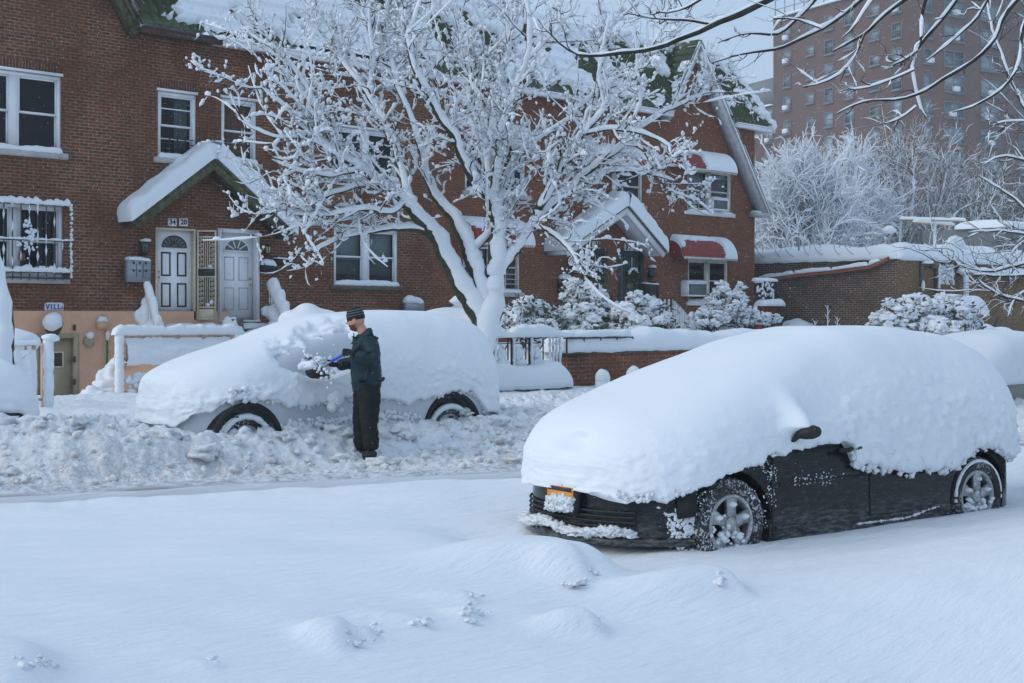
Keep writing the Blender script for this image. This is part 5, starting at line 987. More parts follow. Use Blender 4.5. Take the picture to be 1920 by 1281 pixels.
# ---------------------------------------------------------------- cars
def interp(xs, ys): xs, ys = np.array(xs, float), np.array(ys, float); return lambda a: np.interp(a, xs, ys)
def smooth_interp(xs, ys):
    f = interp(xs, ys); return lambda a: (f(a-.12)+f(a-.06)+2*f(a)+f(a+.06)+f(a+.12))/6
class Car:
    def __init__(s, O, ang, L, W, rn, rr, e=2.6):
        s.O = np.array(O, float); s.d = np.array([math.cos(ang), math.sin(ang), 0]); s.n = np.array([-math.sin(ang), math.cos(ang), 0]); s.L, s.W, s.rn, s.rr, s.e = L, W, rn, rr, e
    def p(s, a, b, z): a, b, z = np.broadcast_arrays(a, b, z); return s.O+a[..., None]*s.d+b[..., None]*s.n+z[..., None]*np.array([0, 0, 1.])
    def hw(s, a, W, L0=0.0, L1=None):
        L1 = s.L if L1 is None else L1; e = s.e
        q = np.clip(1-(a-L0)/s.rn, 0, 1); r = np.clip(1-(L1-a)/s.rr, 0, 1); return W*(1-q**e)**(1/e)*(1-r**e)**(1/e)
    def nose(s, b): return s.rn*(1-(1-np.clip(abs(b)/s.W, 0, .999)**s.e)**(1/s.e))
    def loft(s, W, L0, L1, zlo, ztop, p1, p2, na=150, nb=100, disp=None, tumble=None):
        x = np.linspace(0, np.pi, na); a = (L0+(L1-L0)*(.5-.5*np.cos(x)))[:, None]; ph = np.linspace(0, np.pi, nb)[None]
        h = s.hw(a, W, L0, L1)
        if callable(p1): p1 = p1(a)
        c, sn_ = np.cos(ph), np.clip(np.sin(ph), 0, 1)
        q = sn_**p2; b = -h*np.sign(c)*np.abs(c)**p1
        if tumble: b = b*(1-tumble(a)*ss(.35, 1, q))
        zl = zlo(a, c); zt = ztop(a); zb = .66 if disp is not None else zl; z = zb+(zt-zb)*q+(zl-zb)*(1-ss(0, .5, q)); G = s.p(a, b, z)
        if disp is not None: G = disp(G, a+0*ph, b+0*a, z, q+0*a)
        return G
    def close(s, mb, G):
        b0 = mb.n; mb.grid(G); n, m = G.shape[:2]; I = b0+np.arange(n*m).reshape(n, m)
        mb.f.setdefault(4, []).append(np.stack([I[:-1, 0], I[:-1, -1], I[1:, -1], I[1:, 0]], -1)); return mb
def boolean_cut(o, cutters):
    for c in cutters:
        m = o.modifiers.new('cut', 'BOOLEAN'); m.object = c; m.operation = 'DIFFERENCE'; m.solver = 'EXACT'
    bpy.context.view_layer.update(); dg = bpy.context.evaluated_depsgraph_get(); me = bpy.data.meshes.new_from_object(o.evaluated_get(dg)); o.modifiers.clear(); o.data = me
    for c in cutters: bpy.data.objects.remove(c)
def wheel(car, a, b, z, R_, root, rimR, spokes=5, tyre='tyre_snowy', snowring=0, seed=0):
    c = car.p(np.float64(a), np.float64(b), np.float64(z)); ax = -car.n; wd = .2
    w_ = MB(); w_.lathe([(rimR, .0), (rimR+.01, .012), (R_-.04, .018), (R_-.012, .0), (R_, -.03), (R_, -wd+.03), (R_-.02, -wd), (rimR, -wd)], c, ax, 48, True); T = w_.build('wheel', M[tyre], root, True)
    r_ = MB(); r_.lathe([(rimR, -.01), (rimR-.012, .006), (rimR-.03, .0), (rimR-.035, -.03), (rimR-.04, -.09)], c, ax, 48); e = np.array([0, 0, 1.]); g = np.cross(ax, e)
    Mx = lambda v: c+v[:, :1]*g+v[:, 1:2]*e+v[:, 2:3]*ax
    for k in range(spokes):
        th = 2*math.pi*k/spokes+.35; cs, sn_ = math.cos(th), math.sin(th); rot = lambda x, y: (x*cs-y*sn_, x*sn_+y*cs)
        r_.prism([rot(.03, -.045), rot(rimR*.55, -.036), rot(rimR-.015, -.058), rot(rimR-.015, .058), rot(rimR*.55, .036), rot(.03, .045)], -.04, -.002, Mx)
    r_.lathe([(0, .012), (.035, .01), (.055, -.005), (.06, -.04)], c, ax, 24); r_.build('rim', M['rim'], T)
    d_ = MB(); d_.lathe([(0, -.07), (rimR-.02, -.07)], c, ax, 32); d_.build('backing_disc', M['black_plastic'], T)  # plain dark disc added behind the spokes as a backing
    s = MB(); rg = np.random.default_rng(seed+5)
    for k in range(26): th = rg.uniform(math.pi*1.05, math.pi*1.95); rr_ = rimR*rg.uniform(.3, .95); blobs(s, [c+g*rr_*math.cos(th)+e*rr_*math.sin(th)+ax*-.01], np.array([[.03, .03, .022]])*rg.uniform(.3, .9), 2, .6)
    for k in range(spokes):
        th = 2*math.pi*k/spokes+.35
        if math.sin(th) > -.9: blobs(s, [c+g*rimR*.6*math.cos(th)+e*(rimR*.6*math.sin(th)+.012)+ax*.004], np.array([[.035, .035, .02]]), 1, .6)
    if snowring:
        th = np.linspace(-.1, math.pi+.1, 40); s.tube([c+g*(R_-.035)*math.cos(x)+e*(R_-.035)*math.sin(x)+ax*.005 for x in th], snowring*(1+.25*pn(th*5, seed, 0)), 8)
    s.build('snow', M['snow_rough'], T, True)
def arch_cut(car, a, z, R_, b0=-1.3, b1=-.55, shift=0):
    m = MB(); c = car.p(np.float64(a), np.float64(0), np.float64(z)); m.lathe([(R_, -b1), (R_, -b0)], c, -car.n, 40); n = 40
    m.f.setdefault(n, []).append(np.array([list(range(n))[::-1]])); m.f.setdefault(n, []).append(np.array([list(range(n))])+n)
    o = m.build('cutter', M['black_plastic'], None); bm = bmesh.new(); bm.from_mesh(o.data); bmesh.ops.recalc_face_normals(bm, faces=bm.faces); bm.to_mesh(o.data); bm.free(); return o
def fixn(o):
    bm = bmesh.new(); bm.from_mesh(o.data); bmesh.ops.remove_doubles(bm, verts=bm.verts, dist=2e-4); bmesh.ops.recalc_face_normals(bm, faces=bm.faces); bm.to_mesh(o.data); bm.free()
def strip(car, mb, pts, r): mb.tube([car.p(np.float64(a), np.float64(b), np.float64(z)) for a, b, z in pts], r, 5)
# ---- near dark car
ang = math.atan2(-.47, 2.68); K = Car([0, 0, 0], ang, 4.55, .885, .9, .75, 2.4); hub = np.array([8.16, 5.98, 0]); K.O = hub-.93*K.d+.87*K.n
kr = thing('parked_car', K.O+2.3*K.d, 'large dark parked car with bare black lower doors under a huge smooth snow dome', 'car', 'snowed in parked cars')
snowtop = smooth_interp([-.1, .0, .05, .32, .83, 1.36, 1.93, 2.53, 3.17, 3.85, 4.25, 4.5, 4.75], [.70, .76, .88, 1.10, 1.27, 1.44, 1.60, 1.72, 1.715, 1.655, 1.53, 1.33, 1.0])
body = K.loft(.885, .10, 4.5, lambda a, c: .17+.08*ss(.9, 0, a)+0*c, lambda a: np.maximum(snowtop(a)-.24-.12*ss(.6, 0, a), .50), .16, .55, 90, 60, tumble=lambda a: .22*ss(.9, 1.9, a))
o = K.close(MB(), body).build('body', M['car_paint'], kr, True); fixn(o)
# fixn merged the collapsed ends; cut the wheel arches through the near side
hz = .335
boolean_cut(o, [arch_cut(K, .93, hz, .375), arch_cut(K, 3.67, hz, .365)])
for p_ in o.data.polygons: p_.use_smooth = True
try:
    m = o.modifiers.new('edge', 'EDGE_SPLIT'); m.split_angle = R(40)
except Exception: pass
zlow = interp([-.1, .0, .24, .45, .65, .8, 1.0, 1.17, 1.21, 1.5, 1.85, 2.1, 2.15, 2.5, 2.78, 3.1, 3.35, 3.43, 3.6, 3.8, 3.95, 4.1, 4.3, 4.6], [.585, .57, .525, .56, .63, .69, .735, .745, .80, .83, .865, .865, .70, .63, .588, .60, .60, .66, .73, .74, .68, .62, .66, .70])
def klo(a, c):
    return np.where(c > 0, zlow(a), .70*ss(.2, 1.2, a)+zlow(a)*(1-ss(.2, 1.2, a)))+0*c
def kdisp(G, a, b, z, q):
    out = np.stack([np.zeros_like(a), -np.ones_like(a)], -1); side = ss(.5, 1.0, -b/.93)
    low = ss(.75, .1, q); lm = .055*np.abs(fbm(a*6.5, z*6.5, 4, 4, 2.1, .55))*ss(.95, .1, q)-.010*low
    lm = lm*(.4+.6*ss(1.4, 2.2, a))+.014*fbm(a*1.7, z*2.2, 9, 3)
    mir = .17*np.exp(-(((a-1.50)/.10)**2))*np.where(z > 1.0, np.exp(-((z-1.02)/.17)**2), np.exp(-((z-1.02)/.05)**2))*ss(.3, .7, -b/.93)
    pillar = .035*np.exp(-(((a-1.25-.9*(z-1.0))/.28)**2))*ss(.8, 1.4, z)*side-.035*np.exp(-(((a-1.95-.6*(z-1.1))/.30)**2))*ss(.85, 1.3, z)*side
    dent = -.10*np.exp(-(((a-.10)/.12)**2+((b+.12-.0)/.14)**2+((z-.90)/.07)**2))
    dn = lm+mir+pillar; rad = np.hypot((a-2.2)*.35, b)+1e-6
    G = G-K.n*(dn*np.clip(-b/.93*1.4, -1, 1))[..., None]-K.d*((lm*1.0+.02*fbm(b*5, z*5, 2, 3)*low+dent*-1*-1)*ss(.9, .1, a))[..., None]
    G[..., 2] += .015*fbm(a*1.1, b*1.3, 0, 2)*q+ss(.1, -.3, b)*(.045*fbm(a*9, 0, 2, 4)+.022*np.abs(pn(a*26, 1, 0)))*ss(.22, 0, q); return G
snowG = K.loft(.945, .04, 4.58, klo, lambda a: snowtop(a), lambda a: .5+.22*ss(1.3, .1, a), .80, 260, 190, kdisp, tumble=lambda a: .10*ss(.9, 1.9, a))
ks = K.close(MB(), snowG).build('snow', M['snow_car'], kr, True); fixn(ks)
# clumps along the ragged edge
s = MB(); rg = np.random.default_rng(3); n = 420; a = np.where(rg.random(n) < .6, rg.uniform(2.05, 4.35, n), rg.uniform(.1, 2.0, n)); z = zlow(a)+rg.uniform(-.035, .08, n)*(.5+.8*(a > 2)); b = -K.hw(a, .93)
blobs(s, K.p(a, b+.012, z+.015), rg.uniform(.008, .029, n)*(1-.3*(a < 2)), 2, .9, 2)
# stuck patches on the door, mirror foot, front lip, licence plate
for (a0, z0_, n_, sa_, sz_) in ((1.32, .62, 22, .018, .07), (1.27, .72, 8, .04, .03), (1.62, .60, 8, .05, .02), (1.85, .60, 24, .1, .025), (1.27, .45, 14, .06, .08), (.66, .56, 14, .03, .05)):
    a = rg.normal(a0, sa_, n_); z = rg.normal(z0_, sz_, n_); a = np.repeat(a, 3)+rg.normal(0, .012, n_*3); z = np.repeat(z, 3)+rg.normal(0, .016, n_*3); blobs(s, K.p(a, -K.hw(a, .884), z), rg.uniform(.002, .0075, n_*3), 1, .9)
c = []
for b in np.linspace(.74, -.60, 50): c.append((K.nose(b)+.055, b, .30+.02*math.sin(b*9)-.03*abs(b)))
c = np.array(c); blobs(s, K.p(c[:, 0], c[:, 1], c[:, 2]), np.stack([np.full(50, .05), np.full(50, .05), rg.uniform(.018, .036, 50)], -1), 3, 1.1, 2.4)
bb = rg.normal(-.80, .025, 60); bb = np.repeat(bb, 4)+rg.normal(0, .02, 240); blobs(s, K.p(K.nose(bb)+.12, bb+.0, rg.normal(.34, .06, 240)), rg.uniform(.004, .018, 240), 2, .9)
aa = np.linspace(2.2, 3.15, 40); blobs(s, K.p(aa, -K.hw(aa, .90), .235+.06*ss(2.7, 3.2, aa)), rg.uniform(.005, .014, 40), 1, .4)
s.build('stuck_snow', M['snow_rough'], ks, True)
for i, a in enumerate((.93, 3.67)): wheel(K, a, -.875, hz, .322, kr, .215, 5, seed=i, snowring=[.0, .016][i])
ln = MB()
for a_, z0_, z1_ in ((1.32, .22, .85), (2.36, .24, .70)): ln.box(0, 1, 0, 1, 0, 1, lambda v: np.array([K.p(np.float64(a_-.005+.01*p[0]), np.float64(-.893+.02*p[1]), np.float64(z0_+(z1_-z0_)*p[2])) for p in v]))
cr_ = MB(); aa = np.linspace(1.4, 3.25, 20); cr_.tube(K.p(aa, np.full(20, -.884), .58+.02*(aa-1.4)), .009, 5); aa = np.linspace(1.35, 3.2, 20); cr_.tube(K.p(aa, np.full(20, -.884), .27+.0*aa), .018, 6); cr_.build('body_crease', M['car_paint'], kr, True)
ln.build('door_gap', M['number_black'], kr)
h_ = MB(); strip(K, h_, [(2.0, -.90, .80), (2.04, -.93, .80), (2.2, -.93, .81), (2.24, -.90, .81)], .018); h_.build('door_handle', M['black_plastic'], kr, True)
mr = MB(); Mx = lambda v: K.p(v[:, 0], v[:, 1], v[:, 2]); G = []
for t_, (bb, zc_, ra, rz_) in enumerate(((-.86, .865, .018, .016), (-.94, .90, .03, .018), (-.98, .945, .05, .028), (-1.03, .960, .075, .046), (-1.09, .970, .072, .050), (-1.12, .972, .05, .036), (-1.125, .972, .004, .004))):
    th = np.linspace(0, 2*np.pi, 16, endpoint=False); G.append(Mx(np.stack([1.46+.015*t_+ra*np.cos(th)*.8, np.full(16, bb), zc_+rz_*np.sin(th)], -1)))
mr.grid(np.array(G), closed_v=True); mr.build('side_mirror', M['black_plastic'], kr, True)
# front: plate with orange top, grille, fog lamp pocket
pb_ = -.06; an = float(K.nose(pb_)); KN = .07; bx = lambda mb, a0, a1, b0_, b1_, z0_, z1_: mb.box(0, 1, 0, 1, 0, 1, lambda v: np.array([K.p(np.float64(a0+(a1-a0)*p[0]), np.float64(b0_+(b1_-b0_)*p[1]), np.float64(z0_+(z1_-z0_)*p[2])) for p in v]))
m = MB(); bx(m, .05, .12, -.22, .12, .40, .60); PL = m.build('plate_holder', M['black_plastic'], kr); m = MB(); bx(m, .038, .049, -.20, .10, .43, .585); LP_ = m.build('licence_plate', M['plate_orange'], PL)
m = MB(); bx(m, .035, .037, -.19, .09, .552, .580); m.build('plate_band', M['plate_blue'], LP_); s = MB(); blobs(s, K.p(rg.uniform(.02, .038, 50), rg.uniform(-.19, .09, 50), rg.uniform(.43, .50, 50)), rg.uniform(.012, .032, 50), 3, 1.1, 2.2); s.build('snow', M['snow_rough'], LP_, True)
for k_, ch in enumerate('GHT 4021'[:0]): pass
gr = MB()
for z0_ in (.33, .365, .40, .435): 
    gr.tube([K.p(np.float64(K.nose(b)+.08), np.float64(b), np.float64(z0_)) for b in np.linspace(.72, -.62, 24)], .010, 5)
gr.build('grille', M['black_plastic'], kr)
gr = MB(); gr.tube([K.p(np.float64(K.nose(b)+.065), np.float64(b), np.float64(.235)) for b in np.linspace(.82, -.84, 30)], .03, 8); gr.build('bumper_lip', M['car_paint'], kr, True)
fg = MB(); fg.prism([(0, 0), (.10, .02), (.11, .16), (-.02, .17)], 0, .03, lambda v: np.array([K.p(np.float64(K.nose(-.79-.0*p[0])+.09+p[0]*.8), np.float64(-.79-p[0]*.75-p[2]), np.float64(.40+p[1])) for p in v])); fg.build('fog_lamp', M['black_plastic'], kr)
# ---- silver van across the street
ang = R(-5); Vn = Car([0, 0, 0], ang, 4.85, .93, 1.0, .6, 2.3); hub = np.array([9.05, 13.2, 0]); Vn.O = hub-.95*Vn.d+.90*Vn.n
vr = thing('parked_car', Vn.O+2.4*Vn.d, 'silver parked van being cleared of snow by the man in the striped hat', 'van', 'snowed in parked cars')
vtop = smooth_interp([-.1, -.05, 0, .1, .3, .68, 1.37, 1.87, 2.32, 3.26, 4.0, 4.53, 4.85, 5.0], [.85, .88, .9, 1.02, 1.18, 1.32, 1.50, 1.69, 1.82, 1.885, 1.87, 1.75, 1.52, 1.1])
body = Vn.loft(.93, .24, 4.75, lambda a, c: .28+.12*ss(.8, 0, a)+0*c, lambda a: vtop(a)-.2, .18, .6, 90, 60, tumble=lambda a: .12*ss(1.2, 2.0, a))
o = Vn.close(MB(), body).build('body', M['silver_paint'], vr, True); fixn(o); vz = .40
boolean_cut(o, [arch_cut(Vn, .95, vz, .435), arch_cut(Vn, 3.80, vz+.02, .435)])
for p_ in o.data.polygons: p_.use_smooth = True
m = o.modifiers.new('edge', 'EDGE_SPLIT'); m.split_angle = R(40)
vlow = interp([-.1, 0, .1, .3, .45, .75, 1.0, 1.4, 1.5, 1.75, 2.1, 2.5, 2.9, 3.2, 3.45, 3.8, 4.1, 4.3, 4.6, 5], [.72, .66, .62, .60, .72, .87, .9, .83, .78, .78, .86, .84, .80, .76, .82, .89, .86, .62, .55, .6])
def vlo(a, c): return np.where(c > 0, vlow(a), .8*ss(.2, 1.2, a)*ss(4.8, 4.2, a)+vlow(a)*(1-ss(.2, 1.2, a)*ss(4.8, 4.2, a)))+0*c
def vdisp(G, a, b, z, q):
    low = ss(.8, .15, q); lm = .036*np.abs(fbm(a*5.5, z*5.5, 14, 4, 2.1, .55))*low+.014*fbm(a*2, z*2, 19, 3)
    side = ss(.35, .75, -b/.93)
    cr_ = np.maximum(ss(.62, .42, np.hypot((a-1.92-.25*(z-1.4))/1.0, (z-1.42)/.62)), ss(.42, .25, np.hypot((a-2.25)/.8, (z-1.72)/.5)))
    rag = cr_*(.07+.16*np.abs(fbm(a*2.6, z*3.4, 3, 4))+.05*fbm(a*9, z*9, 6, 3))
    G = G-Vn.n*((lm-rag)*np.clip(-b/.93*1.4, -1, 1)*np.where(b < 0, 1, .2))[..., None]-Vn.d*((lm+.02*fbm(b*4, z*4, 0, 3))*ss(.9, .1, a))[..., None]; G[..., 2] += -rag*side*.45*ss(.5, 1, q)+ss(.1, -.3, b)*(.06*fbm(a*6, 0, 7, 4)+.02*np.abs(pn(a*24, 1, 0)))*ss(.2, 0, q)
    return G
vs = Vn.close(MB(), Vn.loft(.975, .20, 4.86, vlo, vtop, lambda a: .55+.2*ss(1.3, .2, a), .78, 260, 200, vdisp, tumble=lambda a: .08*ss(1.2, 2.0, a))).build('snow', M['snow'], vr, True); fixn(vs)
s = MB(); rg = np.random.default_rng(8); n = 260; a = rg.uniform(.7, 4.4, n); z = vlow(a)+rg.uniform(-.03, .12, n); blobs(s, Vn.p(a, -Vn.hw(a, .925), z), rg.uniform(.012, .045, n), 2, .9)
a = rg.uniform(1.45, 3.3, 220); blobs(s, Vn.p(a, -Vn.hw(a, .935), .60+.03*np.sin(a*3)+rg.normal(0, .025, 220)), rg.uniform(.012, .035, 220), 1, .4)
blobs(s, Vn.p(np.array([2.05, 2.0, 2.12]), np.array([-.99, -1.0, -.99]), np.array([.84, .76, .72])), np.array([.1, .07, .04]), 2, .5)
s.build('stuck_snow', M['snow_rough'], vs, True)
for i, a in enumerate((.95, 3.80)): wheel(Vn, a, -.875, vz-.02, .345, vr, .22, 7, seed=i+7, snowring=.038)
for a_, z_ in ((.95, vz), (3.80, vz+.02)):
    lw = MB(); th = np.linspace(-.3, math.pi+.3, 40); lw.tube([Vn.p(np.float64(a_+.415*math.cos(x)), np.float64(-.915), np.float64(z_+.415*math.sin(x))) for x in th], .038, 8); lw.build('arch_liner', M['rubber'], vr, True)
m = MB(); bx2 = lambda mb, a0, a1, b0_, b1_, z0_, z1_: mb.box(0, 1, 0, 1, 0, 1, lambda v: np.array([Vn.p(np.float64(a0+(a1-a0)*p[0]), np.float64(b0_+(b1_-b0_)*p[1]), np.float64(z0_+(z1_-z0_)*p[2])) for p in v]))
bx2(m, 1.75, 3.3, -.925, -.80, .34, .44); m.build('side_sill', M['black_plastic'], vr)
m = MB(); m.tube([Vn.p(np.float64(Vn.nose(b)+.26), np.float64(b), np.float64(.45-.0*b)) for b in np.linspace(.3, -.86, 20)], .07, 8); m.build('lower_grille', M['black_plastic'], vr, True)
m = MB(); 
for z_ in (.56, .62, .68): strip(Vn, m, [(Vn.nose(-.80)+.24, -.82, z_), (Vn.nose(-.88)+.24, -.91, z_+.01)], .012)
m.build('side_vent', M['black_plastic'], vr)
m = MB(); bx2(m, .27, .30, -.42, -.12, .50, .64); LP2 = m.build('licence_plate', M['white_door'], vr); 
th = np.linspace(0, 2*np.pi, 18, endpoint=False); G = []
for bb, ra, rz_ in ((-.93, .03, .02), (-1.0, .08, .04), (-1.06, .115, .075), (-1.14, .11, .075), (-1.18, .07, .05), (-1.185, .005, .005)): G.append(Vn.p(1.72+ra*np.cos(th), np.full(18, bb), 1.17+rz_*np.sin(th)))
m = MB().grid(np.array(G), closed_v=True); MR = m.build('side_mirror', M['black_plastic'], vr, True); s = MB(); blobs(s, Vn.p(np.array([1.70, 1.78, 1.62]), np.array([-1.08, -1.05, -1.04]), np.array([1.25, 1.27, 1.24])), np.array([[.13, .1, .06], [.1, .1, .07], [.09, .08, .05]]), 3, .4); s.build('snow', M['snow'], MR, True)
m = MB(); strip(Vn, m, [(2.55, -.955, 1.06), (2.58, -.985, 1.06), (2.72, -.985, 1.065), (2.75, -.955, 1.065)], .02); m.build('door_handle', M['black_plastic'], vr, True)
# ---- other snowed in cars
def blobcar(O, ang, L, W, tops, low, label, cat='car', seed=0, bumper=None, bodymat='grey_bumper', rn=.7, rr=.6, wheels=()):
    c = Car(O, ang, L, W, rn, rr); r_ = thing('parked_car', c.O+c.d*L/2, label, cat, 'snowed in parked cars'); tp = smooth_interp(*tops)
    o = c.close(MB(), c.loft(W, .05, L-.05, lambda a, c_: .25+0*a+0*c_, lambda a: tp(a)-.2, .2, .6, 50, 40)).build('body', M[bodymat], r_, True); fixn(o)
    lo = lambda a, c_: low(a)+0*c_
    def dsp(G, a, b, z, q): lm = .04*np.abs(fbm(a*5, z*5, seed, 4))*ss(.8, .1, q)+.02*fbm(a*1.6, z*1.6, seed, 3); return G-c.n*(lm*np.sign(-b))[..., None]-c.d*(lm*ss(.8, .1, a))[..., None]+c.d*((lm+.02*fbm(b*3, z*3, seed, 3))*ss(L-.8, L-.1, a))[..., None]
    s = c.close(MB(), c.loft(W+.05, -.04, L+.04, lo, tp, .5, .75, 120, 90, dsp)).build('snow', M['snow'], r_, True); fixn(s)
    for w_ in wheels: wheel(c, w_, -W+.03, .36, .33, r_, .21, 5, seed=seed)
    return c, r_
cL, rL = blobcar([3.0, 15.5, 0], R(-4), 4.35, .90, ([0, .3, 1, 1.8, 2.6, 3.4, 4.0, 4.35], [.9, 1.1, 1.2, 1.5, 1.56, 1.52, 1.38, 1.15]), lambda a: np.interp(a, [3.2, 3.6, 4.05, 4.3], [.6, .80, .78, .6]), 'snow buried car at the left edge, only a dark strip of bumper showing', seed=2, bodymat='dark_green_metal', rr=.5)
m = MB(); m.tube([cL.p(np.float64(4.32-.25*abs(b/.9)**3), np.float64(b), np.float64(.68)) for b in np.linspace(-.86, .8, 14)], .09, 8); m.build('rear_bumper', M['dark_green_metal'], rL, True)
cR, rR = blobcar([12.35, 5.05, 0], R(-7), 4.5, .88, ([0, .15, .6, 1.2, 1.8, 2.4, 3.4, 4.5], [.9, 1.02, 1.15, 1.25, 1.5, 1.6, 1.6, 1.2]), lambda a: .74+0*a, 'car behind the dark car, grey bumper showing under snow at the right edge', seed=4, bodymat='grey_bumper', wheels=(.9,))
m = MB(); bxr = lambda mb, a0, a1, b0_, b1_, z0_, z1_: mb.box(0, 1, 0, 1, 0, 1, lambda v: np.array([cR.p(np.float64(a0+(a1-a0)*p[0]), np.float64(b0_+(b1_-b0_)*p[1]), np.float64(z0_+(z1_-z0_)*p[2])) for p in v])); bxr(m, .02, .14, .15, .7, .52, .64); m.build('headlight', M['lamp_glass'], rR)
m = MB(); bxr(m, .0, .05, -.45, .4, .36, .48); m.build('grille', M['black_plastic'], rR)
blobcar([22.6, 12.5, 0], R(-2), 4.2, .9, ([0, .3, 1, 1.7, 2.5, 3.4, 3.95, 4.2], [.9, 1.05, 1.2, 1.5, 1.56, 1.5, 1.3, .9]), lambda a: .6+0*a, 'completely snow covered car on the far kerb seen over the tail of the dark car', seed=6, rr=.8)

# ---------------------------------------------------------------- the man clearing the van
Q = lambda px, py, dz=0.0: P(px, py, 16.0+dz)
def skin(name, verts, edges, radii, mat, parent, sub=2, noise=0.0, fr=14):
    me = bpy.data.meshes.new(name); me.from_pydata([tuple(v) for v in verts], edges, []); o = bpy.data.objects.new(name, me); C.objects.link(o)
    m = o.modifiers.new('s', 'SKIN'); m.use_smooth_shade = True; sk = me.skin_vertices[0].data
    for i, r_ in enumerate(radii): sk[i].radius = (r_, r_) if not isinstance(r_, tuple) else r_; sk[i].use_root = (i == 0)
    s = o.modifiers.new('u', 'SUBSURF'); s.levels = sub; s.render_levels = sub
    bpy.context.view_layer.update(); me2 = bpy.data.meshes.new_from_object(o.evaluated_get(bpy.context.evaluated_depsgraph_get())); bpy.data.objects.remove(o)
    if noise:
        V = np.empty(len(me2.vertices)*3); me2.vertices.foreach_get('co', V); V = V.reshape(-1, 3); Nn = np.empty(len(V)*3); me2.vertices.foreach_get('normal', Nn); Nn = Nn.reshape(-1, 3)
        V = V+Nn*(noise*fbm(V[:, 0]*fr, V[:, 1]*fr, V[:, 2]*fr*1.8, 3))[:, None]; me2.vertices.foreach_set('co', V.ravel())
    return meshobj(name, me2, M[mat], parent, True)
foot = Q(687, 858); man = thing('person', foot, 'man in a striped knit hat and dark teal jacket brushing snow off the van', 'person')
vb = [Q(688, 722), Q(687, 690), Q(686, 655), Q(683, 632), Q(679, 618), Q(673, 606), Q(690, 748, -.09), Q(686, 795, -.1), Q(694, 840, -.1), Q(693, 848, -.11), Q(687, 748, .09), Q(683, 795, .09), Q(680, 840, .1), Q(680, 848, .1),
      Q(691, 645, -.17), Q(699, 676, -.22), Q(672, 666, -.29), Q(682, 645, .17), Q(668, 678, .22), Q(644, 684, .17)]
eb = [(0, 1), (1, 2), (2, 3), (3, 4), (4, 5), (0, 6), (6, 7), (7, 8), (8, 9), (0, 10), (10, 11), (11, 12), (12, 13), (2, 14), (14, 15), (15, 16), (2, 17), (17, 18), (18, 19)]
rb_ = [.12, .11, .12, .08, .055, .06, .08, .055, .03, .02, .08, .055, .03, .02, .05, .03, .02, .05, .03, .02]
bod = skin('body', vb, eb, rb_, 'skin', man, 2)
e1 = np.array([-S2, S2, 0]); e2 = np.array([S2, S2, 0]); e3 = np.array([0, 0, 1.]); hc = Q(667.5, 601); yaw = R(14); f1 = e1*math.cos(yaw)+e2*math.sin(yaw); f2 = -e1*math.sin(yaw)+e2*math.cos(yaw); tilt = R(12); f1t = f1*math.cos(tilt)-e3*math.sin(tilt); f3t = e3*math.cos(tilt)+f1*math.sin(tilt)
v, f = ico(5); x, y, z = v[:, 0].copy(), v[:, 1].copy(), v[:, 2].copy(); X, Y_, Z_ = x*.096, y*.076, z*.122
g_ = lambda a0, b0, s_: np.exp(-((z-a0)/s_)**2-((y-b0)/s_)**2)*(x > 0)
X += .030*np.exp(-((z+.10)/.13)**2-(y/.17)**2)*(x > 0)+.014*np.exp(-((z+.02)/.12)**2-(y/.12)**2)*(x > 0)+.010*np.exp(-((z-.20)/.12)**2-(y/.6)**2)*(x > .4)
X += .016*np.exp(-((z+.72)/.18)**2-(y/.4)**2)*(x > 0)+.008*np.exp(-((z+.42)/.06)**2-(y/.3)**2)*(x > .3)-.006*np.exp(-((z+.5)/.04)**2-(y/.3)**2)*(x > .3)
for sd in (-1, 1): X -= .012*np.exp(-((z-.02)/.12)**2-((y-sd*.42)/.16)**2)*(x > .3); Y_ += sd*.006*np.exp(-((z+.05)/.15)**2-((y-sd*.75)/.3)**2)*(x > .1)
Y_ *= 1-.22*ss(-.3, -.9, z); X *= np.where(x < 0, 1-.25*ss(-.2, -.9, z), 1)
hv = hc+X[:, None]*f1t+Y_[:, None]*f2+Z_[:, None]*f3t
hb = MB(); hb.add(hv, f)
for sd in (-1,):   # the ear on the near side
    ec = hc-f1t*.008+f2*(-.078)+f3t*-.005; tt_, = (np.linspace(0, 2*np.pi, 16, endpoint=False),); hb.tube([ec+f1t*.016*math.cos(a)+f3t*.030*math.sin(a)-f2*.006 for a in np.append(tt_, tt_[0])], .007, 6); blobs(hb, [ec], np.array([[.016, .012, .024]]), 2, .05)
hd = hb.build('head_tmp', M['skin'], None, True, origin=(0, 0, 0)); bpy.context.view_layer.update()
bm = bmesh.new(); bm.from_mesh(bod.data); bm.verts.ensure_lookup_table()
for v_ in bm.verts: v_.co += Vector(WL[bod])
bm.from_mesh(hd.data); me = bpy.data.meshes.new('body_join'); bm.to_mesh(me); bm.free(); tmp = bpy.data.objects.new('tmp', me); C.objects.link(tmp); m = tmp.modifiers.new('r', 'REMESH'); m.mode = 'VOXEL'; m.voxel_size = .0065; m2 = tmp.modifiers.new('sm', 'SMOOTH'); m2.iterations = 2; m2.factor = .4
bpy.context.view_layer.update(); me2 = bpy.data.meshes.new_from_object(tmp.evaluated_get(bpy.context.evaluated_depsgraph_get())); bpy.data.objects.remove(tmp); bpy.data.objects.remove(hd); bpy.data.objects.remove(bod); bod = meshobj('body', me2, M['skin'], man, True)
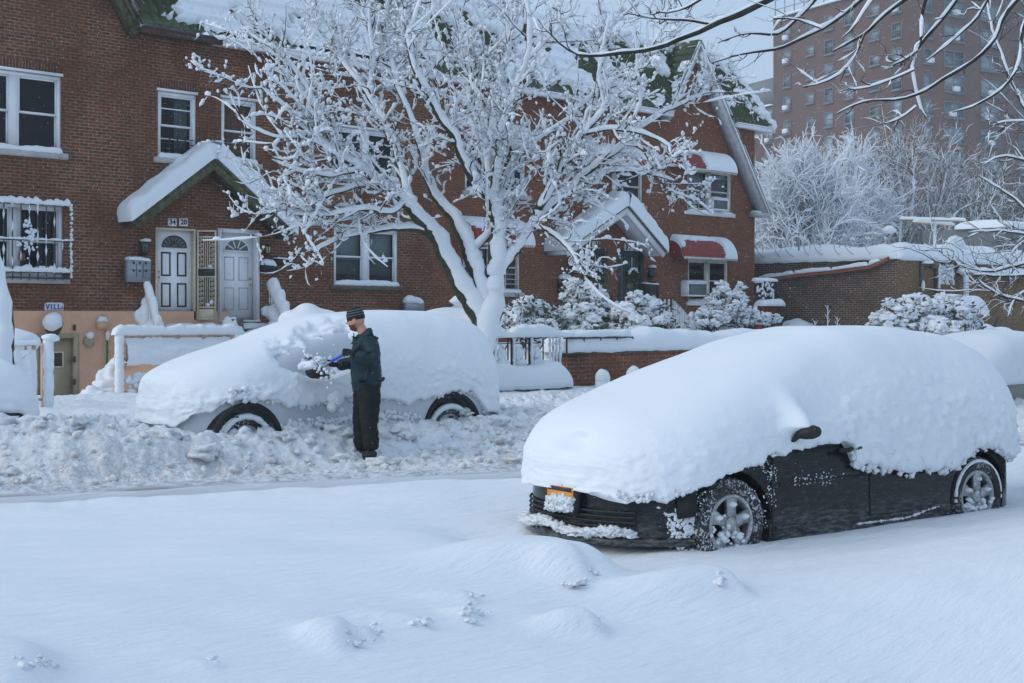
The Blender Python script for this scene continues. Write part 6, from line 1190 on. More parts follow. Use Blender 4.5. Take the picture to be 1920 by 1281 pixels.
# eyes, beard, hat
m = MB(); blobs(m, [hc+f1t*.083-f2*.030+f3t*.006, hc+f1t*.083+f2*.030+f3t*.006], .011, 2, 0); m.build('eye', M['number_black'], man, True)
sel = (x > -.05) & (z < -.30) & (x > -.6*z-.72+.25) ; idx = np.where(sel)[0]; remap = -np.ones(len(v), int); remap[idx] = np.arange(len(idx)); ff = f[np.all(sel[f], axis=1)]
rj = hv[idx]+(hv[idx]-hc)*(.045+.02*pn(v[idx, 0]*14, v[idx, 1]*14, v[idx, 2]*14))[:, None]; MB().add(rj, remap[ff]).build('beard', M['beard'], man, True)
ht = MB(); prof = [(.099, -.012), (.106, -.004), (.108, .02), (.106, .045), (.103, .075), (.094, .11), (.075, .138), (.045, .155), (0, .162)]
hatc = hc+f3t*.014-f1t*.004; th = np.linspace(0, 2*np.pi, 40, endpoint=False)
def hatring(r_, z_, k=1.0): return hatc+(r_*k*.98*np.cos(th))[:, None]*f1t+(r_*k*.84*np.sin(th))[:, None]*f2+z_*.88*f3t
pr = np.array(prof); zi = np.linspace(0, 1, 46); pz = np.interp(zi, np.linspace(0, 1, len(pr)), pr[:, 1]); prr = np.interp(zi, np.linspace(0, 1, len(pr)), pr[:, 0]); G = np.array([hatring(r_, z_, 1+.008*math.sin(z_*700)) for r_, z_ in zip(prr, pz)]); HT = ht.grid(G, closed_v=True).build('hat', M['hat_black'], man, True)
for z0_ in (.046, .078, .110):
    zz_ = np.linspace(z0_-.0055, z0_+.0055, 3); G = np.array([hatring(np.interp(q, pr[:, 1], pr[:, 0]), q, 1.02) for q in zz_]); MB().grid(G, closed_v=True).build('stripe', M['stripe_grey'], HT, True)
jv = [Q(688, 743), Q(687, 703), Q(685, 674), Q(686, 648), Q(682, 629), Q(676, 616), Q(693, 646, -.15), Q(701, 660, -.21), Q(700, 678, -.24), Q(682, 671, -.28), Q(664, 665, -.30), Q(682, 645, .16), Q(674, 662, .22), Q(664, 681, .24), Q(645, 684, .20), Q(630, 684, .12), Q(699, 629, 0)]
je = [(0, 1), (1, 2), (2, 3), (3, 4), (4, 5), (3, 6), (6, 7), (7, 8), (8, 9), (9, 10), (3, 11), (11, 12), (12, 13), (13, 14), (14, 15), (4, 16)]
skin('jacket', jv, je, [(.20, .19), (.195, .18), (.195, .18), (.175, .165), .12, .105, .10, .09, .086, .075, .064, .10, .085, .08, .07, .06, .075], 'jacket', man, 3, .014, 12)
tv = [Q(687, 696), Q(693, 748, -.085), Q(693, 772, -.10), Q(692, 800, -.11), Q(696, 826, -.11), Q(697, 846, -.11), Q(683, 748, .085), Q(679, 772, .10), Q(677, 800, .10), Q(678, 828, .10), Q(680, 846, .10)]
skin('trousers', tv, [(0, 1), (1, 2), (2, 3), (3, 4), (4, 5), (0, 6), (6, 7), (7, 8), (8, 9), (9, 10)], [(.15, .14), .135, .118, .10, .094, .10, .135, .118, .10, .094, .10], 'trousers', man, 3, .014, 10)
for dz, sx in ((-.11, 5), (.10, -6)): skin('boot', [Q(693+sx, 843, dz), Q(692+sx, 853, dz), Q(681+sx, 855, dz-.01), Q(673+sx, 856, dz-.01)], [(0, 1), (1, 2), (2, 3)], [.085, .075, .06, .048], 'boot', man, 2)
zp = MB(); zp.tube([Q(662, 735, -.01), Q(658, 700, -.01), Q(659, 665, -.01), Q(664, 640, 0), Q(663, 624, 0)], .006, 5); zp.build('zip', M['zip'], man, True)
pk = MB(); pk.tube([Q(684, 712, -.185), Q(689, 692, -.19)], .006, 5); pk.build('pocket_seam', M['zip'], man, True)
def hand(wr, pts, thumb, name='glove'):
    """palm between wrist and knuckles, four separate curled fingers and a thumb"""
    wr, kn, tip, sd = [np.array(p) for p in pts]; vs_ = [wr, (wr+kn)/2, kn]; es = [(0, 1), (1, 2)]; rs = [.034, (.042, .03), (.040, .026)]
    o = skin(name, vs_, es, rs, 'glove', man, 2)
    up = np.cross(kn-wr, sd); up /= np.linalg.norm(up)
    for k in range(4):
        b = kn+sd*(.030-.020*k); ln = (.036, .042, .039, .030)[k]; d = (kn-wr)/np.linalg.norm(kn-wr); b2 = b+d*ln; b3 = b2+(tip-kn)/np.linalg.norm(tip-kn)*ln*.8; b4 = b3+((tip-kn)/np.linalg.norm(tip-kn)-d)*ln*.45
        skin('finger', [b-d*.02, b2, b3, b4], [(0, 1), (1, 2), (2, 3)], [.012, .0115, .011, .009], 'glove', o, 2)
    t0 = wr+(kn-wr)*.35; t1, t2 = np.array(thumb[0]), np.array(thumb[1]); skin('thumb', [t0, t1, t2], [(0, 1), (1, 2)], [.014, .0125, .010], 'glove', o, 2); return o
hand(None, (Q(664, 664, -.30), Q(651, 662, -.29), Q(648, 672, -.22), e3*1.0*.8+e2*.2), (Q(655, 656, -.27), Q(647, 657, -.23))) if False else None
w1, k1, t1_ = Q(668, 665, -.30), Q(650, 661, -.27), Q(648, 671, -.20); hand(w1, (w1, k1, t1_, e3), (Q(656, 656, -.25), Q(648, 655, -.22)))
w2, k2, t2_ = Q(635, 684, .13), Q(614, 684, .08), Q(607, 688, .02); hand(w2, (w2, k2, t2_, e2), (Q(620, 677, .06), Q(613, 675, .02)))
# snow brush: blue handle, dark ferrule, snowy brush head
br = thing('snow_brush', Q(622, 680, -.1), 'blue handled snow brush with a snow clogged head held in black gloves', 'snow brush')
A_, B_ = Q(657, 657, -.24), Q(600, 690, .02); MB().tube([A_, A_+(B_-A_)*.62], .017, 10).build('handle', M['blue_plastic'], br, True); MB().tube([A_+(B_-A_)*.6, B_], .012, 8).build('shaft', M['grey_metal'], br, True)
D_ = Q(582, 668, .05)-Q(612, 700, 0); D_ = D_/np.linalg.norm(D_); m = MB(); m.bar(B_-D_*.16, B_+D_*.18, .045, .03); m.build('head', M['lamp_glass'], br); m = MB(); 
for k in range(60): b = B_+D_*rng.uniform(-.15, .17)+rng.normal(size=3)*.012; m.tube([b, b+e1*.06+rng.normal(size=3)*.012], .004, 3)
m.build('bristles', M['black_plastic'], br); s = MB(); n = 60; blobs(s, B_+D_*rng.uniform(-.18, .2, n)[:, None]+rng.normal(size=(n, 3))*.035, rng.uniform(.010, .028, n), 1, .5); s.build('snow', M['snow_rough'], br, True)
# ---------------------------------------------------------------- trees
def tubes_batch(mb, Pn, Rd, sides=4):
    N, k = Pn.shape[:2]; d = np.gradient(Pn, axis=1); d /= np.linalg.norm(d, axis=2, keepdims=True)+1e-9
    up = np.where(np.abs(d[:, :, 2:3]) < .9, np.array([0, 0, 1.]), np.array([1., 0, 0])); up = np.broadcast_to(up[:, :1], d.shape)
    e = np.cross(d, up); e /= np.linalg.norm(e, axis=2, keepdims=True)+1e-9; g = np.cross(e, d); a = np.linspace(0, 2*np.pi, sides, endpoint=False)
    G = Pn[:, :, None]+Rd[:, :, None, None]*(np.cos(a)[None, None, :, None]*e[:, :, None]+np.sin(a)[None, None, :, None]*g[:, :, None])
    I = np.arange(N*k*sides).reshape(N, k, sides); J = np.roll(I, -1, axis=2)
    mb.add(G.reshape(-1, 3), np.stack([I[:, :-1], I[:, 1:], J[:, 1:], J[:, :-1]], -1).reshape(-1, 4))
    if sides == 4: mb.f[4].append(np.concatenate([I[:, -1], I[:, 0, ::-1]])+mb.n-N*k*sides)
def resample(pts, rad, step):
    pts = np.array(pts); rad = np.array(rad); L = np.concatenate([[0], np.cumsum(np.linalg.norm(np.diff(pts, axis=0), axis=1))]); n = max(4, int(L[-1]/step)+1); t = np.linspace(0, L[-1], n)
    q = np.stack([np.interp(t, L, pts[:, i]) for i in range(3)], -1); r_ = np.interp(t, L, rad)
    for _ in range(2): q[1:-1] = (q[:-2]+2*q[1:-1]+q[2:])/4
    return q, r_, L[-1]
RC = np.array([S2, -S2, 0]); FC = np.array([S2, S2, 0])
def nrmz(v): return v/(np.linalg.norm(v, axis=-1, keepdims=True)+1e-9)
def spawn(rg, Pn, Rd, per, t0, lens, spread, upb, rr, flat=1.0):
    """children of a batch of branches: Pn (N,k,3) -> starts, dirs, lengths, radii"""
    N, k = Pn.shape[:2]; n = max(1, int(N*per)); i = rg.integers(0, N, n); t = t0+(1-t0)*rg.random(n)**.8; x = t*(k-1); j = np.minimum(x.astype(int), k-2); fr_ = (x-j)[:, None]
    st = Pn[i, j]*(1-fr_)+Pn[i, j+1]*fr_; d = nrmz(Pn[i, j+1]-Pn[i, j]); rv = rg.normal(size=(n, 3)); rv -= (rv*FC).sum(1, keepdims=True)*FC*(1-flat); rv -= (rv*d).sum(1, keepdims=True)*d
    d2 = nrmz(d+nrmz(rv)*spread*rg.uniform(.6, 1.5, (n, 1))+np.array([0, 0, upb])); L = lens*(1.15-.55*t)*rg.uniform(.5, 1.35, n); return st, d2, L, np.minimum(rr*rg.uniform(.7, 1.2, n), Rd[i, j]*.8)
def grow(rg, st, d, L, r_, k, wob, lift):
    s = np.linspace(0, 1, k)[None, :, None]; bend = rg.normal(size=d.shape)*wob+np.array([0, 0, lift]); b2 = rg.normal(size=d.shape)*wob*.35
    Pn = st[:, None]+L[:, None, None]*(d[:, None]*s+bend[:, None]*s*s*.5+b2[:, None]*np.sin(s*6.3)*.3); Rd = r_[:, None]*(1-.72*np.linspace(0, 1, k)[None]); return Pn, Rd
def snowon(rg, mb, Pn, Rd, thick, W, cover, sides=5, mn=.003, fac=.8, keep=1.0):
    N, k = Pn.shape[:2]; sel = rg.random(N) < keep; Pn, Rd = Pn[sel], Rd[sel]; N = len(Pn); s_ = rg.uniform(0, 1000, N)[:, None]; m = pn(Pn[:, :, 0]*9+s_, Pn[:, :, 1]*9, Pn[:, :, 2]*9)+rg.normal(0, .25, (N, k)); a = ss(-.9+.9*(1-cover)*1.4, .45+.5*(1-cover), m)
    rs = Rd*fac*np.minimum(1, a*1.8)+thick*a*(.6+.8*rg.random((N, 1))); rs[:, 0] *= .7; rs[:, -1] *= .35; rs = np.maximum(rs, mn*.3)
    tubes_batch(mb, Pn+W*(Rd*.45+rs*.62)[..., None], rs, sides)
def tree(name, label, limbs, W, cfg, group=None, seed=1, barkmat='bark', base=None, snowmat='snow', cat='tree', twigmat='twig_bark'):
    rg = np.random.default_rng(seed); r_ = thing(name, base if base is not None else limbs[0][0][0], label, cat, group); bark = MB(); sn = MB(); tw = MB(); L1 = []
    for pts, rad in limbs:
        q, rr, L = resample(pts, rad, cfg.get('step', .12)); n = len(q); q = q+.10*rr[:, None]*np.stack([pn(np.arange(n)*.35, i, seed) for i in range(3)], -1)*2+cfg.get('kink', .03)*np.stack([fbm(np.arange(n)*cfg.get('step', .12)*2.2, i*5.1, seed, 3) for i in range(3)], -1); q[0] = pts[0]
        bark.tube(q, rr*(1+.08*pn(np.arange(n)*.7, seed, 1)), cfg.get('sides', 10)); lm = .5+.5*pn(q[:, 0]*2.3, q[:, 1]*2.3, q[:, 2]*2.3+seed); rs = rr*cfg['lf']+cfg['lt']*(.5+.9*lm); q2 = nrmz(np.gradient(q, axis=0)); Wp = W-(q2*W).sum(1, keepdims=True)*q2*.6
        ok = rr > cfg.get('minr', 0); rs[-1] *= .4
        rs = rs*(1+cfg.get('rv', .25)*pn(q[:, 0]*9, q[:, 1]*9, q[:, 2]*9)); sn.tube(q+Wp*(rr*cfg.get('off', .55)+rs*.35)[:, None], rs, cfg.get('sides', 10))
        # pads of snow in the forks and hollows
        m_ = int(L/cfg.get('pad', .5))*(rr.mean() < .085)
        if m_: j = rg.integers(0, n, m_); blobs(sn, q[j]+Wp[j]*(rr[j]*.9)[:, None], np.stack([rr[j]*.9+.02]*2+[rr[j]*.8+.02], -1)*rg.uniform(.6, 1.1, (m_, 1)), 2, .4)
        k = max(2, int(L/.6)); 
        for a in range(k):
            s0 = int(a*(n-1)/k); s1 = max(s0+2, int((a+1)*(n-1)/k)+1); seg_ = q[s0:s1+1]; t = np.linspace(0, len(seg_)-1, 5); L1.append((np.stack([np.interp(t, np.arange(len(seg_)), seg_[:, i]) for i in range(3)], -1), np.interp(t, np.arange(len(seg_)), rr[s0:s1+1]), L/k))
    Pn = np.array([a for a, _, _ in L1]); Rd = np.array([b for _, b, _ in L1]); 
    if cfg.get('skipr'): sel = Rd[:, 0] < cfg['skipr']; Pn, Rd = Pn[sel], Rd[sel]
    for lv, c in enumerate(cfg['lv']):
        st, d, L, r0 = spawn(rg, Pn, Rd, c['per'], c.get('t0', .1), c['len'], c['spread'], c['up'], c['r'], c.get('flat', .8)); Pn, Rd = grow(rg, st, d, L, r0, c.get('k', 5), c['wob'], c['lift'])
        tubes_batch(bark if c.get('bark') else tw, Pn, Rd, c.get('sides', 4)); snowon(rg, sn, Pn, Rd, c['sn'], c['W'] if 'W' in c else W, c['cover'], c.get('ssides', 5), keep=c.get('keep', 1.0))
        if cfg.get('clumps'):
            nb_ = int(len(Pn)*(2.6, 1.7, .55)[lv]); i = rg.integers(0, len(Pn), nb_); t = rg.random(nb_)**.6; h_ = (.05, .032, .022)[lv]*rg.uniform(.7, 1.6, nb_); kk = Pn.shape[1]; x = np.clip(t*(kk-1), 0, kk-1.001); j = x.astype(int); fr_ = (x-j)[:, None]
            c = Pn[i, j]*(1-fr_)+Pn[i, j+1]*fr_; dd = nrmz(Pn[i, j+1]-Pn[i, j]); u_ = np.array([-1, -.45, .25, .8, 1])[None, :, None]; rr_ = (.038, .031, .020)[lv]*rg.uniform(.5, 1.25, nb_)
            path = c[:, None]+dd[:, None]*h_[:, None, None]*u_; path = path+(rr_[:, None]*np.array([[.2, .75, .9, .5, .1]]))[..., None]*Wz; tubes_batch(sn, path, rr_[:, None]*np.array([[.15, .85, 1.0, .6, .12]])*rg.uniform(.8, 1.2, (nb_, 5)), 6)
    bark.build('trunk', M[barkmat], r_, True); 
    if tw.n: tw.build('crown', M[twigmat], r_, False)
    sn.build('snow', M[snowmat], r_, True); return r_
def LB(pts, Z, f=None): # (px, py, r_px[, dZ]) -> limb
    f = LBF if f is None else f
    return ([P(p[0], p[1], Z+(p[3] if len(p) > 3 else 0)) for p in pts], [p[2]/FPX*Z*f for p in pts])
LBF = .86
Z0 = 24.0; base = P(893, 770, Z0); base[2] = .2
T = [(893, 770, 30), (897, 700, 28), (905, 640, 27), (916, 590, 29), (924, 555, 24)]
limbs = [LB(T, Z0),
 LB([(914, 620, 18), (896, 588, 22), (868, 545, 20), (842, 495, 19), (815, 438, 17), (787, 412, 13, -.3), (757, 376, 10, -.6), (718, 346, 9, -.9), (678, 317, 7.5, -1.1), (632, 288, 6.5, -1.3), (578, 252, 5.5, -1.5), (530, 195, 4, -1.7), (490, 165, 2.5, -1.8)], Z0),
 LB([(815, 438, 12), (770, 425, 7.5, -.3), (700, 432, 6, -.5), (640, 445, 5, -.8), (585, 470, 3, -.9)], Z0),
 LB([(800, 425, 10, -.1), (765, 372, 9, .3), (740, 275, 8, .6), (712, 217, 7, .8), (690, 177, 6, 1.0), (664, 143, 5.5, 1.2), (620, 90, 4, 1.3), (578, 25, 3, 1.4)], Z0),
 LB([(718, 346, 6, -.9), (660, 350, 5, -1.1), (600, 372, 4.5, -1.3), (545, 392, 2.8, -1.4), (520, 392, 2.2, -1.45)], Z0),
 LB([(678, 317, 6, -1.1), (620, 330, 4.5, -1.5), (560, 322, 4, -1.7), (510, 300, 2.4, -1.9)], Z0),
 LB([(757, 376, 7, -.6), (740, 400, 5, -1), (680, 390, 5, -1.2), (610, 405, 4, -1.4), (545, 400, 2.5, -1.5)], Z0),
 LB([(630, 287, 5, -1.3), (600, 215, 4.5, -1.1), (560, 140, 4, -1), (520, 95, 3, -.9), (462, 60, 2, -.8)], Z0),
 LB([(910, 575, 16), (886, 490, 17), (868, 440, 15, .3), (845, 400, 12, .5), (822, 378, 10, .7), (800, 335, 8.5, .8), (790, 280, 7, .9), (770, 220, 6, 1), (740, 150, 5, 1.1), (725, 70, 4, 1.2), (735, -20, 3, 1.3)], Z0),
 LB([(886, 470, 9, .1), (905, 450, 9, .1), (925, 432, 9, .1)], Z0),
 LB([(924, 560, 22), (928, 500, 19), (934, 440, 17), (932, 400, 16), (922, 383, 14), (897, 350, 11, -.3), (868, 300, 9.5, -.6), (853, 255, 9, -.8), (822, 213, 8, -1), (798, 167, 7.5, -1.2), (773, 117, 6, -1.4), (762, 70, 5, -1.5), (775, 30, 4, -1.5), (800, -30, 3, -1.5)], Z0),
 LB([(930, 400, 13), (922, 340, 12, .2), (920, 290, 10, .4), (922, 200, 8, .7), (935, 140, 6.5, .8), (955, 90, 5, .9), (950, 10, 4, .9), (960, -60, 3, .9)], Z0),
 LB([(926, 360, 10), (935, 290, 9, -.2), (940, 233, 8, -.4), (955, 190, 7.5, -.6), (970, 155, 7, -.7), (988, 110, 6, -.8), (994, 50, 5, -.9), (985, 0, 4, -.9), (990, -70, 3, -.9)], Z0),
 LB([(915, 330, 8), (905, 240, 7, .6), (884, 150, 6.5, .9), (866, 80, 5, 1.2), (850, 0, 4, 1.4), (845, -60, 3, 1.4)], Z0),
 LB([(930, 400, 10), (942, 345, 9, .2), (968, 293, 8, .4), (1005, 262, 6.5, .7), (1050, 235, 5.5, 1), (1100, 190, 4.5, 1.2), (1140, 130, 3.5, 1.4)], Z0),
 LB([(928, 520, 15), (948, 492, 13), (975, 455, 11), (998, 418, 10), (1013, 386, 9.5, -.2), (1036, 345, 9, -.4), (1056, 306, 8, -.6), (1090, 251, 7, -.8), (1133, 204, 6.5, -1), (1171, 160, 5.5, -1.2), (1215, 99, 4, -1.4), (1250, 40, 2.5, -1.5)], Z0),
 LB([(998, 418, 9), (1045, 372, 9.5, .3), (1106, 331, 8, .6), (1160, 318, 6, .8), (1210, 322, 4, 1), (1265, 340, 2.5, 1.2)], Z0),
 LB([(1060, 362, 7, .3), (1104, 318, 7.5, 0), (1150, 286, 7, -.2), (1200, 238, 5.5, -.5), (1250, 205, 4.5, -.7), (1300, 183, 3.5, -.9), (1340, 175, 2, -1)], Z0),
 LB([(1000, 425, 6), (1040, 440, 5, -.5), (1070, 470, 4, -.8), (1085, 500, 2.5, -1)], Z0),
 LB([(1090, 251, 5, -.8), (1150, 240, 4.5, -1), (1210, 250, 4, -1.2), (1260, 275, 2.5, -1.3)], Z0),
 LB([(990, 110, 4.5, -.8), (1030, 70, 4, -1), (1075, 20, 3, -1.2), (1090, -30, 2, -1.3)], Z0),
 LB([(1133, 204, 4.5, -1), (1120, 140, 4, -1), (1130, 80, 3, -1), (1165, 20, 2, -1)], Z0),
 LB([(690, 177, 5, 1), (700, 110, 4.5, 1), (690, 40, 3.5, 1), (700, -30, 2, 1)], Z0),
 LB([(578, 252, 4, -1.5), (530, 262, 3.5, -1.7), (470, 240, 2.5, -1.8), (440, 215, 1.5, -1.9)], Z0)]
Wt = nrmz(np.array([0, 0, .62])-FC*.62+RC*.28); Wu = nrmz(np.array([0, 0, .9])-FC*.35); Wz = nrmz(np.array([0, 0, .95])-FC*.15)
cfgM = dict(lf=.80, lt=.012, step=.09, sides=12, pad=.35, skipr=.11, clumps=True, lv=[
 dict(per=4.7, len=.97, spread=.8, up=.06, r=.014, wob=.8, lift=.30, sn=.019, cover=.82, k=10, bark=False, sides=5, ssides=6, flat=.8, W=Wu),
 dict(per=4.5, len=.36, spread=1.1, up=.08, r=.0085, wob=1.1, lift=.45, sn=.013, cover=.62, k=8, sides=4, ssides=5, t0=.15, W=Wz, keep=.85),
 dict(per=3.4, len=.16, spread=1.2, up=.1, r=.0072, wob=1.2, lift=.7, sn=.010, cover=.4, k=5, sides=3, ssides=4, t0=.2, keep=.25, W=Wz)])
tree('snowy_tree', 'large bare tree plastered with snow on every branch behind the silver van', limbs, Wt, cfgM, seed=11, barkmat='moss_bark', base=base)

# ---- overhanging bare tree whose trunk stands off the right edge
LBF = .66; ZB = 9.0; fork = (2280, -120)
ov = [[(1480, -22, 9), (1396, 28, 9), (1338, 46, 8), (1313, 62, 7), (1280, 73, 6.5), (1245, 85, 6), (1192, 96, 5.5), (1148, 101, 5), (1104, 108, 4), (1064, 96, 3), (1040, 70, 2.4), (1008, 35, 1.6)],
 [(1338, 46, 4), (1300, 36, 3.5), (1265, 38, 3), (1221, 36, 2.4), (1177, 27, 1.5)], [(1335, -20, 4), (1300, 12, 3.5), (1275, 26, 2.6), (1230, 20, 1.5)],
 [(1650, -25, 6), (1607, 7, 5.5), (1573, 38, 5), (1539, 53, 4.5), (1497, 74, 4.5), (1453, 100, 4), (1401, 100, 3), (1360, 112, 2.4), (1332, 120, 1.6)],
 [(1545, -20, 5), (1490, 41, 4.5), (1451, 79, 4), (1422, 62, 3), (1385, 66, 2.4), (1345, 82, 1.5)], [(1539, 53, 3), (1515, 38, 2.6), (1480, 30, 2), (1450, 36, 1.4)],
 [(1740, -30, 6), (1697, 0, 5.5), (1662, 24, 5), (1635, 58, 4.5), (1597, 79, 4), (1563, 94, 2)], [(1645, -10, 4), (1628, 7, 3.6), (1607, 41, 3.2), (1600, 60, 2.6), (1580, 69, 1.5)],
 [(1622, 62, 3), (1614, 82, 3), (1600, 113, 2.8), (1583, 134, 2.6), (1552, 156, 2.6), (1508, 165, 1.4)], [(1815, -30, 6.5), (1793, 0, 6), (1765, 38, 5.5), (1731, 76, 5), (1710, 113, 4.5), (1714, 155, 4), (1721, 196, 3.2), (1738, 220, 1.8)],
 [(1714, 131, 3), (1669, 148, 2.8), (1628, 167, 2.4), (1580, 170, 1.4)], [(1722, 95, 3.4), (1686, 117, 3), (1671, 123, 2)], [(1930, -25, 7), (1905, 5, 6.5), (1876, 38, 6), (1874, 65, 5.5), (1855, 89, 5.5), (1824, 117, 5), (1772, 148, 4.5), (1731, 175, 4), (1703, 186, 3.4), (1652, 187, 3), (1628, 182, 2.8), (1600, 199, 2.6), (1566, 218, 1.5)],
 [(1718, 200, 2.6), (1690, 223, 2.6), (1659, 232, 1.4)], [(1865, -25, 4.5), (1841, 27, 4), (1807, 58, 3.6), (1765, 93, 3), (1741, 113, 1.8)], [(1960, -20, 6), (1920, 40, 5), (1906, 137, 4), (1875, 175, 3.4), (1834, 199, 2.8), (1786, 211, 1.6)],
 [(1741, -20, 5), (1736, 12, 4.6), (1729, 55, 4), (1726, 85, 3.4)]]
lb_ = []
fk = P(2350, -420, ZB+.3); gb = fk.copy(); gb[2] = .2
lb_.append(([gb, gb+[0, 0, 1.6], (gb+fk)/2+[.1, 0, .4], fk], [.19, .16, .14, .11]))
for i, q in enumerate(ov):
    dz = .25*math.sin(i*2.3); l = LB([(*p, dz) for p in q], ZB)
    top = q[0][1] < -5
    if top: mid = (l[0][0]+fk)/2+np.array([0, 0, .25]); l = ([fk, mid]+l[0], [.06, l[1][0]*1.25]+l[1])
    lb_.append(l)
cfgO = dict(rv=1.0, lf=.50, lt=.005, off=.85, kink=.018, step=.07, sides=8, pad=9, skipr=.018, lv=[dict(per=3.0, len=.19, spread=.8, up=.05, r=.0042, wob=1.0, lift=.0, sn=.006, cover=.30, k=7, sides=4, flat=.6), dict(per=2.4, len=.05, spread=1.0, up=.05, r=.003, wob=.4, lift=0, sn=.004, cover=.1, k=3, sides=4)])
tree('overhanging_tree', 'bare dark branches lined with snow reaching in from the top right corner', lb_, np.array([0, 0, 1.0]), cfgO, seed=5, base=gb)

# ---- twiggy tree at the right edge
ZR_ = 24.0; lr = []
b0 = P(2080, 700, ZR_); b0[2] = .2
lr.append(([b0, P(2070, 560, ZR_), P(2050, 420, ZR_), P(2030, 300, ZR_)], [.16, .14, .12, .10]))
for q in ([(2050, 450, 8), (1985, 330, 6), (1935, 230, 5), (1890, 140, 4), (1862, 60, 3), (1850, 0, 2)], [(2030, 300, 7), (1990, 180, 5), (1950, 90, 4), (1925, 10, 3)], [(1985, 330, 5), (1925, 300, 4), (1880, 290, 3), (1845, 310, 2)], [(2055, 520, 6), (1970, 430, 5), (1910, 380, 4), (1870, 350, 3), (1835, 330, 2)],
          [(2065, 560, 6), (1980, 480, 5), (1918, 493, 4.4), (1864, 510, 4), (1823, 506, 3), (1790, 492, 2.4), (1761, 469, 1.5)], [(1980, 520, 4), (1918, 516, 4), (1864, 518, 3), (1825, 516, 2)], [(2060, 600, 6), (1975, 575, 5), (1918, 564, 4.4), (1879, 555, 4), (1847, 540, 3), (1832, 522, 2)], [(2040, 480, 5), (1960, 450, 4), (1915, 440, 3.4), (1870, 430, 2.6), (1815, 437, 1.5)],
          [(2000, 560, 4), (1930, 540, 3), (1900, 560, 2.4), (1890, 595, 1.4)], [(1935, 230, 4), (1900, 225, 3), (1860, 235, 2)], [(1950, 430, 4), (1900, 470, 2.6), (1880, 500, 1.4)]):
    lr.append(LB(q, ZR_))
cfgR = dict(lf=.7, lt=.010, step=.1, sides=7, pad=3, skipr=.06, lv=[dict(per=3.4, len=.75, spread=.9, up=.0, r=.010, wob=.6, lift=.05, sn=.010, cover=.55, k=6, sides=4), dict(per=4.2, len=.35, spread=1.0, up=0, r=.006, wob=.6, lift=.05, sn=.008, cover=.25, k=5, sides=3, ssides=4, keep=.6)])
tree('twiggy_tree', 'dense thin twigged tree with scattered snow at the right edge of the street', lr, nrmz(np.array([-.2, -.1, 1.0])), cfgR, seed=9, base=b0)
# ---- frosted trees in front of the tower
def auto_tree(px, pybase, Z, hpx, wpx, name, label, seed, cfg, lean=0, group='frosted trees before the tower', barkmat='twig_bark', n=11, snowmat='snow', twigmat='twig_bark'):
    rg = np.random.default_rng(seed); b = P(px, pybase, Z); b[2] = 0; s_ = Z/FPX; h, w_ = hpx*s_, wpx*s_; lim = []; f0 = b+[0, 0, h*.25]; lim.append(([b, b+[0, 0, h*.14], f0], [.02*h, .017*h, .015*h]))
    for k in range(n):
        a = -1.1+2.2*(k+.5)/n+rg.normal(0, .08); dep = rg.uniform(-.5, .5)*w_*.5; tip = b+RC*(math.sin(a)*w_*.55*rg.uniform(.8, 1.05)+lean*w_)+FC*dep+np.array([0, 0, h*(.42+.55*math.cos(a*.85))*rg.uniform(.85, 1.02)])
        m1 = f0+(tip-f0)*.35+np.array([0, 0, -.02*h])+rg.normal(size=3)*.02*h; m2 = f0+(tip-f0)*.7+np.array([0, 0, .03*h])+rg.normal(size=3)*.03*h; lim.append(([f0, m1, m2, tip], [.011*h, .007*h, .004*h, .0015*h]))
    return tree(name, label, lim, nrmz(np.array([0, 0, .8])-FC*.5), cfg, group, seed, barkmat, base=b, snowmat=snowmat, twigmat=twigmat)
def cfgF(sc, cover, sn, per=1.0): return dict(lf=.8, lt=.022*sc, step=.4, sides=6, pad=99, skipr=9, lv=[dict(per=4.5*per, len=1.7*sc, spread=.8, up=.1, r=.018*sc, wob=.6, lift=.15, sn=sn*1.3, cover=cover, k=6, sides=4), dict(per=5.5*per, len=.9*sc, spread=.9, up=.1, r=.008*sc, wob=.5, lift=.15, sn=sn, cover=cover, k=5, sides=3, ssides=4), dict(per=1.6, len=.42*sc, spread=.9, up=.1, r=.005*sc, wob=.5, lift=.1, sn=sn*.8, cover=cover, k=4, sides=3, ssides=3, keep=.9)])
auto_tree(1510, 560, 62, 375, 200, 'frosted_tree', 'bright white frosted tree right beside the end house gable', 21, cfgF(1.0, 1.25, .026), n=14)
auto_tree(1440, 560, 66, 300, 120, 'frosted_tree', 'lower pale frosted tree tucked against the corner of the end house', 22, cfgF(.9, 1.25, .024), n=9)
auto_tree(1595, 560, 70, 365, 150, 'frosted_tree', 'pale frosted tree of middle height left of the bare brown one', 26, cfgF(.9, 1.15, .022), n=11)
auto_tree(1705, 560, 74, 410, 290, 'bare_tree', 'tall brown bare tree with snow lined limbs in front of the tower', 23, cfgF(1.2, .45, .013, .9), group='bare trees before the tower', n=14)
auto_tree(1835, 560, 78, 330, 240, 'bare_tree', 'wide brown bare tree at the right foot of the tower', 24, cfgF(1.1, .2, .008, .8), group='bare trees before the tower', n=12)
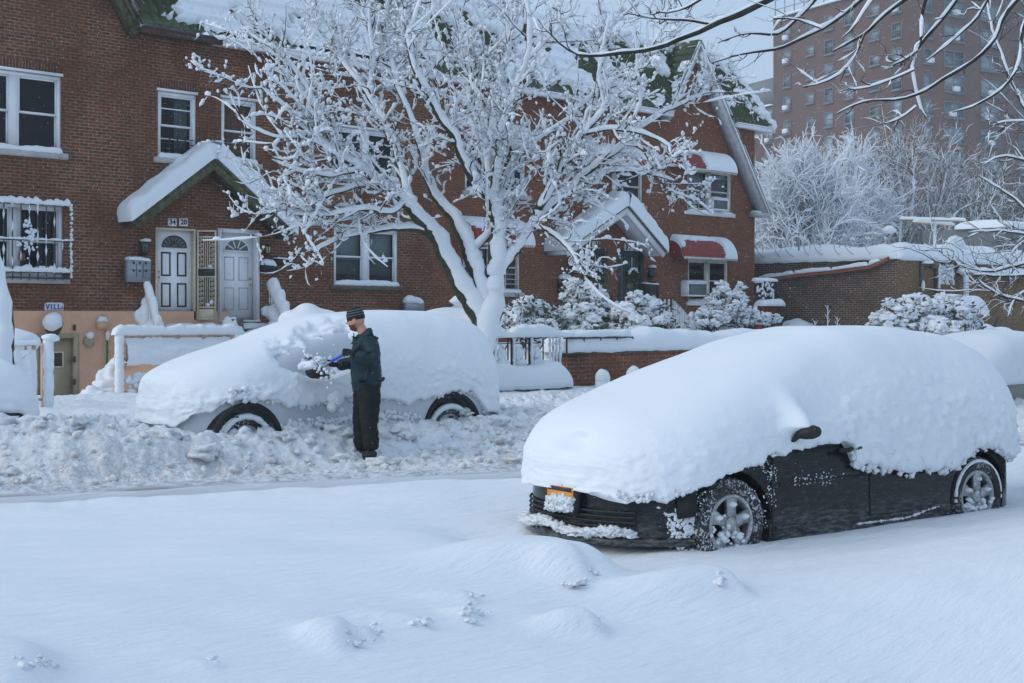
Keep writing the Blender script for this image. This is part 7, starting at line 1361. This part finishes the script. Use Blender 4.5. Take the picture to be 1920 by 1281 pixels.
# ---- trunk at the left edge
bl = P(2, 700, 17.5); bl[2] = .3; lim = [([bl, P(0, 620, 17.5), P(-4, 560, 17.5), P(-14, 505, 17.5), P(-30, 430, 17.5), P(-60, 300, 17.5), P(-90, 120, 17.5)], [.19, .17, .155, .14, .12, .10, .06]), ([P(-14, 505, 17.5), P(-60, 400, 17.5), P(-160, 300, 17.5)], [.09, .07, .03])]
tree('street_tree', 'snow crusted trunk cut by the left edge of the picture', lim, nrmz(np.array([0, 0, .3])-FC*.6+RC*.35), dict(lf=.72, lt=.01, step=.1, sides=12, pad=.12, skipr=.3, lv=[dict(per=2, len=.6, spread=.8, up=.1, r=.012, wob=.4, lift=.1, sn=.02, cover=.8)]), seed=31, base=bl)
# ---------------------------------------------------------------- falling snow and haze
rg = np.random.default_rng(77); n = 12000; Zf = 4+40*rg.random(n)**.7; px = rg.uniform(-20, 1940, n); py = rg.uniform(-20, 1300, n)
X = (px-960)/FPX*Zf; c = np.stack([S2*(X+Zf), S2*(Zf-X), CAMZ+(HY-py)/FPX*Zf], -1); c = c[c[:, 2] > .7]; n = len(c); v, f = ico(1); r_ = rg.uniform(.00008, .00022, n)*np.linalg.norm(c[:, :2], axis=1); G = c[:, None]+v[None]*np.stack([r_*1.5, r_*1.1, r_*.9], -1)[:, None]
o = MB().add(G.reshape(-1, 3), (f[None]+np.arange(n)[:, None, None]*len(v)).reshape(-1, 3)).build('falling_snow', M['snow'], None, False); tag(o, 'fine snowflakes falling over the whole street', 'snowfall', kind='stuff')
hz_ = bpy.data.materials.new('haze'); hz_.use_nodes = True; t_ = hz_.node_tree; t_.nodes.clear(); oo = t_.nodes.new('ShaderNodeOutputMaterial'); pv_ = t_.nodes.new('ShaderNodeVolumePrincipled')
pv_.inputs['Color'].default_value = (.98, .99, 1, 1); pv_.inputs['Density'].default_value = .0008; pv_.inputs['Anisotropy'].default_value = .3; t_.links.new(pv_.outputs[0], oo.inputs['Volume'])
o = MB().box(-560, 560, -560, 560, -2.0, 43).build('haze', hz_, None); tag(o, kind='stuff')
